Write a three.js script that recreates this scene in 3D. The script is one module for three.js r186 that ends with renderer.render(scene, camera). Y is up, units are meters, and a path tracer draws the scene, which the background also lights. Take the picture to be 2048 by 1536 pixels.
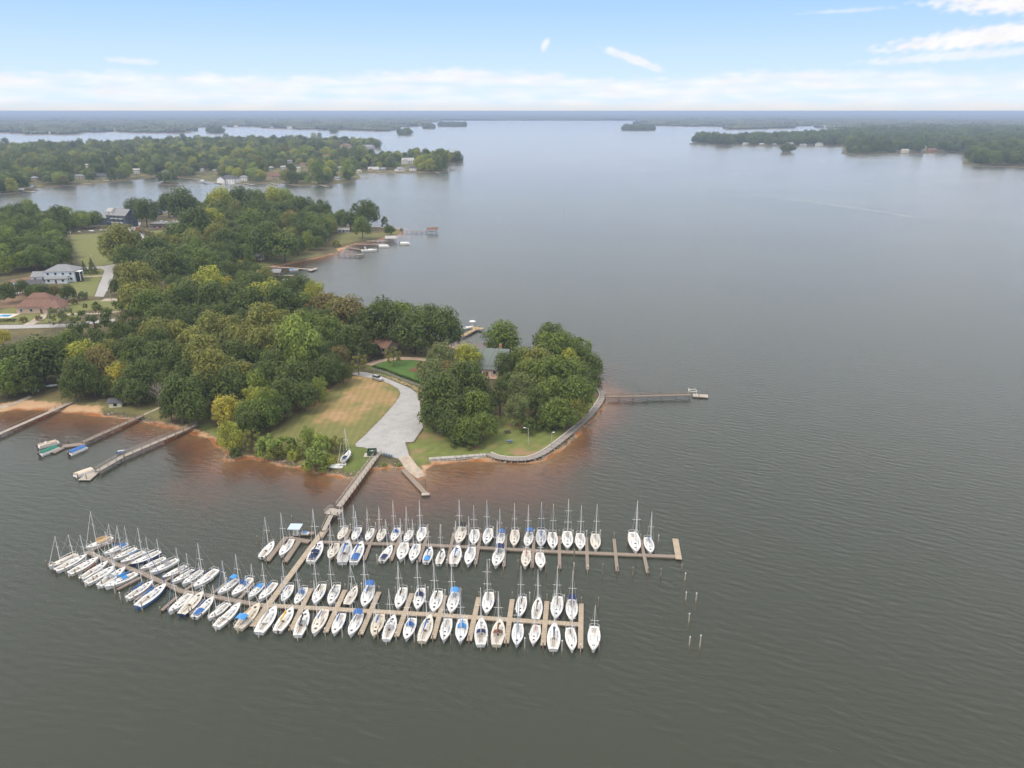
import * as THREE from 'three';
import { mergeGeometries, mergeVertices } from 'three/addons/utils/BufferGeometryUtils.js';
import { RoundedBoxGeometry } from 'three/addons/geometries/RoundedBoxGeometry.js';
import { createNoise2D, createNoise3D } from 'simplex-noise';

// ---------------------------------------------------------------- camera, sky, sun, exposure
const scene = new THREE.Scene();
const EYE = 100, FOCAL = 1500, PITCH = Math.atan(546 / FOCAL);           // metres above the lake; focal length in pixels of a 2048 wide picture
const camera = new THREE.PerspectiveCamera(2 * Math.atan(768 / FOCAL) * 180 / Math.PI, 2048 / 1536, 0.5, 60000);
camera.position.set(0, EYE, 0);
camera.rotation.set(-PITCH, 0, 0);
scene.add(camera);

function rng32(seed) { let a = seed >>> 0; return () => { a = (a + 0x6D2B79F5) >>> 0; let t = Math.imul(a ^ (a >>> 15), 1 | a); t = (t + Math.imul(t ^ (t >>> 7), 61 | t)) ^ t; return ((t ^ (t >>> 14)) >>> 0) / 4294967296; }; }
const noise2 = createNoise2D(rng32(11)), noise3 = createNoise3D(rng32(12));
const clamp = (x, a = 0, b = 1) => Math.min(b, Math.max(a, x));
const smooth = (a, b, x) => { const t = clamp((x - a) / (b - a)); return t * t * (3 - 2 * t); };
const mix = (a, b, t) => a + (b - a) * t;
function fbm(x, y, n = 4) { let s = 0, a = 0.5, f = 1; for (let i = 0; i < n; i++) { s += a * noise2(x * f + i * 17.3, y * f - i * 9.1); a *= 0.5; f *= 2.03; } return s; }

const SUN_DIR = new THREE.Vector3(-0.42, 0.80, 0.30).normalize();
{ // sky: pale blue air, a low white cloud bank, thin cloud thickening overhead
  const W = 4096, Hh = 2048, data = new Float32Array(W * Hh * 4);
  const wisps = [ // azimuth and elevation in degrees, half length, half height, tilt, strength
    [8.4, 3.4, 2.4, 0.34, -0.34, 0.8], [2.3, 4.3, 0.34, 0.36, 0.7, 0.75], [31.0, 4.3, 7.4, 0.62, 0.08, 1.0], [32.5, 5.95, 6.4, 0.75, -0.05, 1.0], [28.5, 3.2, 6.0, 0.3, 0.05, 0.6],
    [22.0, 6.0, 3.0, 0.14, 0.02, 0.4], [-25, 3.0, 1.8, 0.2, -0.05, 0.5], [-60, 6, 7, 0.7, 0.05, 0.8], [60, 5, 8, 0.6, 0.02, 0.8], [150, 6, 9, 0.7, 0.04, 0.8], [-130, 5, 8, 0.6, 0.03, 0.8]];
  for (let j = 0; j < Hh; j++) {
    const el = ((j + 0.5) / Hh - 0.5) * 180;
    for (let i = 0; i < W; i++) {
      const k = (j * W + i) * 4;
      let r, g, b;
      if (el < -0.3) { r = 0.62; g = 0.63; b = 0.64; }
      else {
        const az = (((i + 0.5) / W) * 360 - 90 + 540) % 360 - 180;       // 0 straight ahead (-z)
        const e = Math.max(el, 0);
        const t = smooth(0, 9, e), t2 = smooth(8, 40, e);
        r = mix(mix(0.68, 0.36, t), 0.40, t2); g = mix(mix(0.84, 0.61, t), 0.60, t2); b = mix(mix(1.0, 1.0, t), 0.86, t2);
        let c = 0;
        // low bank of cloud on the horizon
        const a = az * Math.PI / 180, top = 2.35 + 0.45 * noise2(Math.cos(a) * 2.1 + 3, Math.sin(a) * 2.1) + 0.22 * fbm(az * 0.22, 4.2, 4);
        const body = 0.46 + 0.75 * fbm(az * 0.13 + 9, e * 1.1, 5);
        c = Math.max(c, smooth(top + 0.35, top - 0.35, e + 0.3 * fbm(az * 0.45, e * 1.6 + 7, 4)) * clamp(body + 0.3 * smooth(top - 1.4, top - 0.2, e)) * 0.86);
        for (const [wa, we, wl, wh, tilt, s] of wisps) {
          let da = az - wa; if (da > 180) da -= 360; if (da < -180) da += 360;
          if (Math.abs(da) > wl * 1.3 || Math.abs(e - we) > 3) continue;
          const de = e - we - tilt * da, d = (da / wl) ** 2 + (de / wh) ** 2;
          c = Math.max(c, s * smooth(1.25, 0.1, d + 0.7 * fbm(da * 0.9 + wa, de * 2.4, 4)));
        }
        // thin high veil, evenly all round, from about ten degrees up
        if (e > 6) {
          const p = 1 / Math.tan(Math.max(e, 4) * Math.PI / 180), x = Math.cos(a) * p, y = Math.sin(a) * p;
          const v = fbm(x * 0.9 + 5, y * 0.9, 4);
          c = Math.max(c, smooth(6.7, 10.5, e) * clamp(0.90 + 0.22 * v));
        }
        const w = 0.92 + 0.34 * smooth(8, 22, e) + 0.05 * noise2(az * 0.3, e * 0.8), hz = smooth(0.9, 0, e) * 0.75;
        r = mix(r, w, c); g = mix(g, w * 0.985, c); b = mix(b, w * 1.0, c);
        r = mix(r, 0.74, hz); g = mix(g, 0.735, hz); b = mix(b, 0.735, hz);
      }
      data[k] = r; data[k + 1] = g; data[k + 2] = b; data[k + 3] = 1;
    }
  }
  const sky = new THREE.DataTexture(data, W, Hh, THREE.RGBAFormat, THREE.FloatType);
  sky.mapping = THREE.EquirectangularReflectionMapping; sky.magFilter = THREE.LinearFilter; sky.needsUpdate = true;
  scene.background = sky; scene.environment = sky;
}
const sun = new THREE.DirectionalLight(0xfff0dc, 2.1);
sun.position.copy(SUN_DIR).multiplyScalar(600).add(new THREE.Vector3(-60, 0, -330));
sun.target.position.set(-60, 0, -330);
sun.castShadow = true; sun.shadow.radius = 22; sun.shadow.mapSize.set(4096, 4096);
Object.assign(sun.shadow.camera, { left: -420, right: 420, top: 420, bottom: -420, near: 10, far: 1600 });
scene.add(sun, sun.target);
const renderer = new THREE.WebGLRenderer({ antialias: true });
renderer.toneMapping = THREE.LinearToneMapping;
renderer.toneMappingExposure = 1.08;
renderer.shadowMap.enabled = true;
scene.fog = new THREE.FogExp2(0xb2c5e2, 0.00013);

// ---------------------------------------------------------------- helpers
const V = (x, y, z) => new THREE.Vector3(x, y, z);
function at(px, py, y = 0) {                                             // the point of the level y that was surveyed at that place of the photograph
  const v = (py - 768) / FOCAL, u = (px - 1024) / FOCAL, c = Math.cos(PITCH), s = Math.sin(PITCH);
  const t = (EYE - y) / (c * v + s);
  return V(u * t, y, -(c - s * v) * t);
}
const taken = {};
function numbered(name) { const n = taken[name] = (taken[name] ?? -1) + 1; return n ? `${name}_${String(n).padStart(3, '0')}` : name; }
function tag(o, label, category, group, kind) { if (label) o.userData.label = label; if (category) o.userData.category = category; if (group) o.userData.group = group; if (kind) o.userData.kind = kind; return o; }
function shade(o) { o.traverse(c => { if (c.isMesh) { c.castShadow = true; c.receiveShadow = true; } }); return o; }
function thing(name, label, category, pos = [0, 0, 0], turn = 0, group) {
  const o = new THREE.Group(); o.name = numbered(name); o.position.set(...(pos.isVector3 ? pos.toArray() : pos)); o.rotation.y = turn; scene.add(o); return tag(o, label, category, group);
}
function mesh(name, geo, mat, parent, pos, rot) {
  const m = new THREE.Mesh(geo, mat); m.name = parent ? name : numbered(name); m.castShadow = m.receiveShadow = true;
  if (pos) m.position.set(...pos); if (rot) m.rotation.set(...rot);
  (parent || scene).add(m); return m;
}
function structure(name, geo, mat) { const m = mesh(name, geo, mat); m.userData.kind = 'structure'; return m; }
const ordinals = ['first', 'second', 'third', 'fourth', 'fifth', 'sixth', 'seventh', 'eighth', 'ninth', 'tenth', 'eleventh', 'twelfth', 'thirteenth', 'fourteenth', 'fifteenth', 'sixteenth', 'seventeenth', 'eighteenth', 'nineteenth', 'twentieth', 'twenty-first', 'twenty-second', 'twenty-third', 'twenty-fourth', 'twenty-fifth', 'twenty-sixth', 'twenty-seventh', 'twenty-eighth', 'twenty-ninth', 'thirtieth', 'thirty-first', 'thirty-second', 'thirty-third', 'thirty-fourth', 'thirty-fifth', 'thirty-sixth'];
const ord = i => ordinals[i] || (i < 39 ? 'thirty-' + ordinals[i - 30] : i === 39 ? 'fortieth' : i < 49 ? 'forty-' + ordinals[i - 40] : i === 49 ? 'fiftieth' : i < 59 ? 'fifty-' + ordinals[i - 50] : `${i + 1}th`);
const rgb = (r, g, b) => new THREE.Color().setRGB(r, g, b);
const std = (color, roughness = 0.8, more = {}) => new THREE.MeshStandardMaterial({ color, roughness, ...more });
const box = (w, h, d, x = 0, y = 0, z = 0) => new THREE.BoxGeometry(w, h, d).translate(x, y, z);
function bar(a, b, w, h) {                                               // a beam from a to b, w wide, h high
  const d = b.clone().sub(a), g = new THREE.BoxGeometry(d.length(), h, w);
  const q = new THREE.Quaternion().setFromUnitVectors(V(1, 0, 0), d.clone().normalize());
  return g.applyQuaternion(q).translate((a.x + b.x) / 2, (a.y + b.y) / 2, (a.z + b.z) / 2);
}
function rod(a, b, r, seg = 5, r2 = r) {
  const d = b.clone().sub(a), g = new THREE.CylinderGeometry(r2, r, d.length(), seg);
  return g.applyQuaternion(new THREE.Quaternion().setFromUnitVectors(V(0, 1, 0), d.clone().normalize())).translate((a.x + b.x) / 2, (a.y + b.y) / 2, (a.z + b.z) / 2);
}
function merged(list) { const g = mergeGeometries(list.map(x => x.index ? x.toNonIndexed() : x)); return g; }
function dataTexture(n, m, fn, srgb = true) {                            // fn(u, v) -> [r, g, b] linear 0..1 (stored as sRGB when srgb)
  const d = new Uint8Array(n * m * 4), enc = c => srgb ? 255 * (c <= 0.0031308 ? 12.92 * c : 1.055 * Math.pow(c, 1 / 2.4) - 0.055) : 255 * c;
  for (let j = 0; j < m; j++) for (let i = 0; i < n; i++) { const c = fn((i + 0.5) / n, (j + 0.5) / m), k = (j * n + i) * 4; d[k] = enc(clamp(c[0])); d[k + 1] = enc(clamp(c[1])); d[k + 2] = enc(clamp(c[2])); d[k + 3] = 255; }
  const t = new THREE.DataTexture(d, n, m); t.wrapS = t.wrapT = THREE.RepeatWrapping; t.magFilter = THREE.LinearFilter; t.minFilter = THREE.LinearMipmapLinearFilter; t.generateMipmaps = true;
  if (srgb) t.colorSpace = THREE.SRGBColorSpace; t.needsUpdate = true; return t;
}
// ---------------------------------------------------------------- terrain of the two near peninsulas, lake bed and lake
const toXZ = list => list.map(([x, y]) => { const p = at(x, y, 0); return [p.x, p.z]; });
const SHORE = toXZ([[-420, 860], [-150, 842], [-40, 832], [0, 824], [12, 822], [39, 818], [98, 821], [156, 827], [195, 831], [244, 838], [283, 841.6], [322, 851], [361, 859], [400, 872], [419, 877], [444, 898], [454, 908], [447, 919], [462, 924], [480, 921], [489, 915], [517, 920], [556, 929.5], [595, 937], [614, 943], [644, 947], [683, 956], [712, 954], [731, 945], [751, 938], [780, 934], [802, 936], [818, 946], [834, 957], [847, 952], [846, 942], [872, 928.5], [895, 923.5], [935, 921], [973, 922], [1012, 925], [1051, 927.5], [1080, 922], [1108, 909], [1138, 887], [1167, 857], [1192, 836], [1206, 817], [1212, 803], [1211, 788], [1201, 776], [1188, 766], [1160, 748], [1110, 728], [1050, 716], [1000, 708], [950, 705], [920, 699], [850, 683], [760, 660], [700, 648], [640, 622], [600, 598], [555, 576], [505, 564], [478, 555], [488, 549], [517, 544], [524, 537], [560, 531], [595, 524], [640, 515], [670, 507], [684, 500], [694, 494], [712, 488], [751, 483.5], [765, 477], [786, 472], [803, 468], [802, 461], [788, 456], [765, 455], [700, 452], [640, 434], [560, 417], [430, 409], [330, 425], [270, 433], [240, 440], [170, 440], [100, 442], [0, 440], [-120, 438], [-420, 436]]);
function polySD(poly, x, z) {                                            // metres to the outline, positive inside
  let d = 1e18, inside = false;
  for (let i = 0, j = poly.length - 1; i < poly.length; j = i++) {
    const [ax, az] = poly[j], [bx, bz] = poly[i], ex = bx - ax, ez = bz - az, wx = x - ax, wz = z - az;
    const t = clamp((wx * ex + wz * ez) / (ex * ex + ez * ez)), dx = wx - ex * t, dz = wz - ez * t;
    d = Math.min(d, dx * dx + dz * dz);
    if ((az > z) !== (bz > z) && x < ex * (z - az) / (bz - az) + ax) inside = !inside;
  }
  return (inside ? 1 : -1) * Math.sqrt(d);
}
const SD = { x0: -760, z0: -1240, step: 1.5, nx: 760, nz: 790 };
SD.a = new Float32Array(SD.nx * SD.nz);
for (let j = 0; j < SD.nz; j++) for (let i = 0; i < SD.nx; i++) SD.a[j * SD.nx + i] = polySD(SHORE, SD.x0 + i * SD.step, SD.z0 + j * SD.step);
function shoreDistance(x, z) {
  const u = clamp((x - SD.x0) / SD.step, 0, SD.nx - 1.001), v = clamp((z - SD.z0) / SD.step, 0, SD.nz - 1.001), i = Math.floor(u), j = Math.floor(v), fu = u - i, fv = v - j, a = SD.a, n = SD.nx, k = j * n + i;
  return mix(mix(a[k], a[k + 1], fu), mix(a[k + n], a[k + n + 1], fu), fv);
}
const COVES = [[940, 945, 22, 0.62], [1205, 825, 32, 3.4], [1150, 890, 22, 1.5], [340, 880, 30, 1.35], [100, 850, 40, 1.3], [520, 940, 26, 1.5], [660, 965, 24, 1.4]].map(([px, py, r, k]) => { const p = at(px, py, 0); return [p.x, p.z, r, k]; });
function bedSteepness(x, z) { let s = 1; for (const [a, b, r, k] of COVES) s *= 1 + (k - 1) * Math.exp(-((x - a) ** 2 + (z - b) ** 2) / (r * r)); return s; }
function landHeight(x, z) {
  const d = shoreDistance(x, z) + 0.8 * noise2(x * 0.09, z * 0.09) + 0.35 * noise2(x * 0.31, z * 0.31);
  if (d < 0) { const steep = bedSteepness(x, z) * (1 + 0.45 * noise2(x * 0.035 + 3, z * 0.035)); return Math.max(-7, (d * 0.045 - 0.0050 * d * d) * steep + 0.10 * Math.min(1, -d / 4) * noise2(x * 0.12, z * 0.12 + 8)); }
  return 0.24 * Math.min(d, 3.2) + 1.3 * smooth(3, 26, d) + 2.4 * smooth(30, 150, d) + 0.35 * noise2(x * 0.02, z * 0.02) * smooth(15, 50, d);
}
function G(px, py, lift = 0) { let p = at(px, py, 1); for (let i = 0; i < 5; i++) p = at(px, py, Math.max(0, landHeight(p.x, p.z)) + lift); return p; }
const onLand = (x, z, lift = 0) => V(x, landHeight(x, z) + lift, z);
const landPoly = list => list.map(([x, y]) => { const p = G(x, y); return [p.x, p.z]; });
function spaced(lo, a, b, hi, step, grow, most) {
  const out = [];
  for (let x = a; x <= b + 1e-6; x += step) out.push(x);
  let s = step, x = out[out.length - 1]; while (x < hi) { s = Math.min(s * grow, most); x += s; out.push(x); }
  s = step; x = a; while (x > lo) { s = Math.min(s * grow, most); x -= s; out.unshift(x); }
  return out;
}
function heightSheet(xs, zs, hf) {
  const pos = new Float32Array(xs.length * zs.length * 3), uv = new Float32Array(xs.length * zs.length * 2), index = [];
  zs.forEach((z, j) => xs.forEach((x, i) => { const k = j * xs.length + i; pos[k * 3] = x; pos[k * 3 + 1] = hf(x, z); pos[k * 3 + 2] = z; uv[k * 2] = x; uv[k * 2 + 1] = z; }));
  for (let j = 0; j < zs.length - 1; j++) for (let i = 0; i < xs.length - 1; i++) { const k = j * xs.length + i, n = xs.length; index.push(k, k + n, k + 1, k + 1, k + n, k + n + 1); }
  const g = new THREE.BufferGeometry(); g.setAttribute('position', new THREE.BufferAttribute(pos, 3)); g.setAttribute('uv', new THREE.BufferAttribute(uv, 2)); g.setIndex(index); g.computeVertexNormals(); return g;
}
// what grows where (outlines surveyed on the ground)
const FIELD = landPoly([[700, 752], [653, 781], [614, 814], [556, 858], [525, 872], [520, 905], [600, 925], [660, 930], [700, 945], [740, 925], [745, 905], [712, 893], [712, 887], [759, 841], [788, 808], [799, 793], [802, 785], [795, 776], [778, 766], [764, 762], [738, 752]]);
const POINT_LAWN = landPoly([[811, 886], [826, 886], [846, 857], [870, 850], [960, 855], [1000, 830], [1060, 850], [1130, 850], [1165, 820], [1195, 775], [1205, 800], [1180, 830], [1140, 868], [1085, 908], [1050, 918], [980, 912], [960, 915], [870, 918], [836, 934], [818, 912]]);
const GARDEN = landPoly([[737, 735], [770, 722], [830, 719], [850, 722], [850, 778], [790, 757], [745, 742]]);
const VERGE = landPoly([[748, 746], [764, 750], [790, 760], [822, 773], [836, 786], [843, 800], [839, 784], [850, 780], [820, 768], [780, 752]]);
const SHED_LAWN = landPoly([[70, 812], [85, 798], [130, 798], [200, 806], [320, 815], [330, 842], [260, 826], [190, 820], [140, 812]]);
const PIER_LAWN = landPoly([[395, 850], [420, 845], [445, 870], [440, 885], [420, 870]]);
const MARINA_LAWN = landPoly([[700, 890], [745, 896], [762, 905], [720, 948], [690, 945], [690, 920]]);
const LEFT_LAWNS = [[[-20, 640], [0, 630], [60, 625], [150, 620], [160, 635], [100, 645], [60, 648], [0, 648]], [[110, 610], [190, 600], [235, 600], [240, 615], [160, 622], [110, 622]], [[145, 545], [209, 537], [190, 592], [150, 592], [135, 565]], [[0, 620], [110, 600], [110, 625], [0, 640]], [[130, 655], [170, 650], [160, 690], [130, 680]], [[215, 600], [245, 600], [245, 620], [210, 620]], [[140, 470], [215, 466], [230, 500], [226, 528], [165, 535], [150, 500]], [[300, 462], [350, 458], [330, 480], [305, 475]], [[270, 462], [285, 462], [282, 470], [262, 468]]].map(landPoly);
const COVE_LAWNS = [[[665, 470], [700, 462], [745, 466], [770, 465], [800, 460], [800, 468], [760, 474], [720, 480], [690, 487], [672, 490]], [[510, 525], [560, 520], [600, 512], [640, 506], [640, 513], [560, 527], [525, 534]]].map(landPoly);
const BARE = [[[180, 680], [230, 665], [250, 700], [200, 720]], [[560, 800], [640, 775], [640, 785], [560, 845]], [[20, 560], [75, 550], [70, 590], [15, 600]], [[0, 600], [45, 590], [40, 615], [0, 615]]].map(landPoly);
const SANDS = [[[-20, 812], [40, 800], [75, 802], [140, 808], [205, 813], [200, 830], [100, 822], [-20, 826]], [[340, 848], [385, 856], [428, 874], [420, 885], [380, 870], [330, 856]], [[840, 935], [870, 924], [900, 918], [895, 926], [848, 945]], [[472, 545], [520, 541], [520, 548], [475, 556]], [[672, 498], [700, 490], [698, 498], [680, 504]]].map(landPoly);
const inP = (poly, x, z, soft) => smooth(-soft, soft, polySD(poly, x, z));
const boundsOf = poly => { let a = [1e9, 1e9, -1e9, -1e9]; for (const [x, z] of poly) a = [Math.min(a[0], x), Math.min(a[1], z), Math.max(a[2], x), Math.max(a[3], z)]; return a; };
const layer = (poly, colour, soft = 1) => ({ poly, colour, soft, b: boundsOf(poly) });
const dirt = (x, z, n) => [0.20 + 0.05 * n, 0.125 + 0.03 * n, 0.07 + 0.02 * n], sand = (x, z, n) => [0.46 + 0.06 * n, 0.30 + 0.05 * n, 0.17 + 0.04 * n];
const lawn = (x, z, n) => { const s = 0.5 + 0.5 * Math.sin((x * 0.8 + z * 0.6) * 2 * Math.PI / 3.2); const k = 0.92 + 0.3 * n + 0.07 * smooth(0.3, 0.7, s); return [0.15 * k, 0.178 * k, 0.045 * k]; };
const COVER = [
  ...LEFT_LAWNS.map(p => layer(p, (x, z, n) => { const k = 0.95 + 0.25 * n; return [0.165 * k, 0.175 * k, 0.05 * k]; }, 1.5)),
  ...COVE_LAWNS.map(p => layer(p, (x, z, n) => [0.15 + 0.04 * n, 0.15 + 0.03 * n, 0.05], 2)),
  ...BARE.map(p => layer(p, dirt, 3)),
  layer(FIELD, (x, z, n) => {                                            // a mown field, burnt in places
    const p = at(700, 830), w = fbm(x * 0.035 + 3, z * 0.035, 4), d = smooth(-26, 6, -(z - p.z)) * 0.5 + w * 1.15 + 0.12;
    const t = smooth(0.15, 0.75, d), bare = smooth(0.35, 0.6, fbm(x * 0.09 + 40, z * 0.09, 3) + 0.25 * t), st = 0.94 + 0.1 * smooth(0.3, 0.7, 0.5 + 0.5 * Math.sin(x * 2 * Math.PI / 2.4 + 0.6 * noise2(z * 0.1, 3)));
    let c = [mix(0.165, 0.29, t), mix(0.165, 0.205, t), mix(0.05, 0.085, t)]; c = c.map((v, i) => mix(v, [0.36, 0.235, 0.125][i], bare * t * 0.8) * (st + 0.18 * n)); return c;
  }, 1.2),
  layer(POINT_LAWN, (x, z, n) => { const w = smooth(0.05, 0.45, fbm(x * 0.06 + 70, z * 0.06, 3)), c = lawn(x, z, n); return [mix(c[0], 0.26, w), mix(c[1], 0.175, w), mix(c[2], 0.09, w)]; }, 1.2),
  layer(VERGE, (x, z, n) => [0.33 + 0.08 * n, 0.25 + 0.06 * n, 0.13 + 0.04 * n], 0.7),
  layer(GARDEN, (x, z, n) => { const k = 0.85 + 0.25 * n; return [0.085 * k, 0.165 * k, 0.03 * k]; }, 0.8),
  layer(SHED_LAWN, (x, z, n) => [0.16 + 0.05 * n, 0.15 + 0.04 * n, 0.055], 2), layer(PIER_LAWN, lawn, 1), layer(MARINA_LAWN, (x, z, n) => { const k = 0.9 + 0.3 * n; return [0.12 * k, 0.155 * k, 0.035 * k]; }, 0.6),
  ...SANDS.map(p => layer(p, sand, 1)),
];
function groundColour(x, z) {
  const n = fbm(x * 0.22, z * 0.22, 3), f = fbm(x * 1.3 + 20, z * 1.3, 2), d = shoreDistance(x, z) + 1.2 * noise2(x * 0.13, z * 0.13), m = n * 0.6 + f * 0.7;
  const leaf = smooth(-0.2, 0.5, fbm(x * 0.05 + 11, z * 0.05, 3));
  let c = [mix(0.085, 0.13, leaf) * (1 + 0.5 * m), mix(0.075, 0.105, leaf) * (1 + 0.5 * m), mix(0.035, 0.04, leaf) * (1 + 0.5 * m)];  // forest floor: leaf litter, moss, thin grass
  for (const l of COVER) {
    if (x < l.b[0] - 4 || z < l.b[1] - 4 || x > l.b[2] + 4 || z > l.b[3] + 4) continue;
    const w = inP(l.poly, x + 0.8 * noise2(x * 0.4, z * 0.4), z + 0.8 * noise2(x * 0.4 + 9, z * 0.4), l.soft);
    if (w > 0) { const q = l.colour(x, z, m); c = c.map((v, i) => mix(v, q[i], w)); }
  }
  const clay = [0.36 + 0.12 * m, 0.21 + 0.08 * m, 0.115 + 0.05 * m], beach = smooth(1.7, 0.3, d);  // red clay banks and bed
  const wet = smooth(0.6, -0.4, d); clay[0] = mix(clay[0], 0.26 + 0.15 * m, wet); clay[1] = mix(clay[1], 0.104 + 0.065 * m, wet); clay[2] = mix(clay[2], 0.030 + 0.015 * m, wet);   // darker where it is soaked
  return c.map((v, i) => mix(v, clay[i], beach));
}
const NEAR = { x0: -300, z0: -520, w: 430, h: 390 };
const groundMap = dataTexture(1600, 1450, (u, v) => groundColour(NEAR.x0 + u * NEAR.w, NEAR.z0 + v * NEAR.h));
groundMap.wrapS = groundMap.wrapT = THREE.ClampToEdgeWrapping;
const FAR = { x0: -760, z0: -1240, w: 1140, h: 1110 };
const farMap = dataTexture(1100, 1100, (u, v) => groundColour(FAR.x0 + u * FAR.w, FAR.z0 + v * FAR.h));
farMap.wrapS = farMap.wrapT = THREE.ClampToEdgeWrapping;
{
  const xs = spaced(-760, -294, 124, 380, 1.6, 1.05, 6), zs = spaced(-1240, -516, -140, -60, 1.6, 1.05, 6);
  const place = (g, R) => { const uv = g.attributes.uv; for (let i = 0; i < uv.count; i++) uv.setXY(i, (uv.getX(i) - R.x0) / R.w, (uv.getY(i) - R.z0) / R.h); return g; };
  const iz = zs.findIndex(z => z >= -516.01), ia = xs.findIndex(x => x >= -294.01), ib = xs.findIndex(x => x > 123.5);
  const nearX = xs.slice(ia, ib + 1);
  structure('ground', place(heightSheet(nearX, zs.slice(iz), landHeight), NEAR), std(0xffffff, 0.95, { map: groundMap }));
  structure('ground', place(heightSheet(xs, zs.slice(0, iz + 1), landHeight), FAR), std(0xffffff, 0.95, { map: farMap }));
  structure('ground', place(heightSheet(xs.slice(0, ia + 1), zs.slice(iz), landHeight), FAR), std(0xffffff, 0.95, { map: farMap }));
  structure('ground', place(heightSheet(xs.slice(ib), zs.slice(iz), landHeight), FAR), std(0xffffff, 0.95, { map: farMap }));
  const bed = new THREE.PlaneGeometry(70000, 70000).rotateX(-Math.PI / 2).translate(0, -7.2, 0);
  structure('lake_bed', bed, std(rgb(0.05, 0.04, 0.025), 1));
}
// lake: rippled by a light wind; short waves in the bump, longer ones in the normals
function waveField(n, tile, list) { const a = new Float32Array(n * n); for (const [kx, ky, amp, ph] of list) for (let j = 0; j < n; j++) { const q = 2 * Math.PI * ky * j / n + ph; for (let i = 0; i < n; i++) a[j * n + i] += amp * Math.sin(2 * Math.PI * kx * i / n + q); } return a; }
function waves(seed, count, tile, l0, l1, dir, spread) { const r = rng32(seed), out = []; for (let i = 0; i < count; i++) { const L = l0 * Math.pow(l1 / l0, r()), a = dir + spread * (r() + r() + r() - 1.5), kx = Math.round(tile / L * Math.cos(a)), ky = Math.round(tile / L * Math.sin(a)); if (kx || ky) out.push([kx, ky, Math.pow(L, 0.9) * (0.6 + 0.8 * r()), r() * 6.283]); } return out; }
function bumpTexture(n, tile, list) {
  const a = waveField(n, tile, list); let lo = 1e9, hi = -1e9; for (const x of a) { lo = Math.min(lo, x); hi = Math.max(hi, x); }
  const d = new Uint8Array(n * n * 4); for (let i = 0; i < n * n; i++) { const v = 255 * (a[i] - lo) / (hi - lo); d[i * 4] = d[i * 4 + 1] = d[i * 4 + 2] = v; d[i * 4 + 3] = 255; }
  const t = new THREE.DataTexture(d, n, n); t.wrapS = t.wrapT = THREE.RepeatWrapping; t.magFilter = THREE.LinearFilter; t.needsUpdate = true; return t;
}
function normalTexture(n, tile, list, steep) {
  const a = waveField(n, tile, list), d = new Uint8Array(n * n * 4), s = n / tile / 2; let sum = 0;
  for (let j = 0; j < n; j++) for (let i = 0; i < n; i++) { const gx = (a[j * n + (i + 1) % n] - a[j * n + (i + n - 1) % n]) * s, gy = (a[((j + 1) % n) * n + i] - a[((j + n - 1) % n) * n + i]) * s; sum += gx * gx + gy * gy; }
  const k = steep / Math.sqrt(sum / (n * n));
  for (let j = 0; j < n; j++) for (let i = 0; i < n; i++) { const gx = k * (a[j * n + (i + 1) % n] - a[j * n + (i + n - 1) % n]) * s, gy = k * (a[((j + 1) % n) * n + i] - a[((j + n - 1) % n) * n + i]) * s, l = Math.hypot(gx, gy, 1), q = (j * n + i) * 4; d[q] = 127.5 - 127.5 * gx / l; d[q + 1] = 127.5 - 127.5 * gy / l; d[q + 2] = 127.5 + 127.5 / l; d[q + 3] = 255; }
  const t = new THREE.DataTexture(d, n, n); t.wrapS = t.wrapT = THREE.RepeatWrapping; t.magFilter = THREE.LinearFilter; t.needsUpdate = true; return t;
}
{
  const half = 34000, water = new THREE.PlaneGeometry(2 * half, 2 * half).rotateX(-Math.PI / 2);
  const uv = water.attributes.uv; for (let i = 0; i < uv.count; i++) uv.setXY(i, (uv.getX(i) - 0.5) * 2 * half, (uv.getY(i) - 0.5) * 2 * half);
  const bump = bumpTexture(1024, 64, waves(5, 46, 64, 0.8, 3.2, 1.25, 0.55)); bump.repeat.set(1 / 64, 1 / 64);
  const normal = normalTexture(1024, 93, [...waves(6, 44, 93, 0.7, 3.6, 1.0, 0.7), ...waves(8, 8, 93, 9, 24, 0.6, 1.6).map(w => [w[0], w[1], w[2] * 0.22, w[3]])], 0.044); normal.repeat.set(1 / 93, 1 / 93);
  const slicks = dataTexture(1024, 1024, (u, v) => { const a = 2 * Math.PI * u, b = 2 * Math.PI * v, q = (k, s) => noise3(Math.cos(a) * k + s, Math.sin(a) * k + Math.cos(b) * k * 1.7, Math.sin(b) * k * 1.7 - s); const n = 0.55 * q(1.1, 2) + 0.4 * q(2.9, 7) + 0.25 * q(6.3, 4); const k = 0.88 + 0.12 * smooth(-0.45, 0.6, n); return [k, k, k]; }, false); slicks.repeat.set(1 / 1700, 1 / 1300);   // gusts and calm streaks
  // the rippled surface mirrors and lets light through; the murky water under it is lit, half clear, and swallows light with depth
  structure('water', water, new THREE.MeshPhysicalMaterial({ color: 0xffffff, roughness: 0.22, ior: 1.333, transmission: 1, thickness: 0, bumpMap: bump, bumpScale: 0.05, roughnessMap: slicks, normalMap: normal }));
  structure('lake_water', new THREE.PlaneGeometry(2 * half, 2 * half).rotateX(-Math.PI / 2).translate(0, -0.02, 0), new THREE.MeshPhysicalMaterial({ color: rgb(0.126, 0.156, 0.108), roughness: 1, specularIntensity: 0, transparent: true, opacity: 0.30, thickness: 3, attenuationColor: rgb(0.80, 0.54, 0.28), attenuationDistance: 1.2 }));
}
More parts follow.
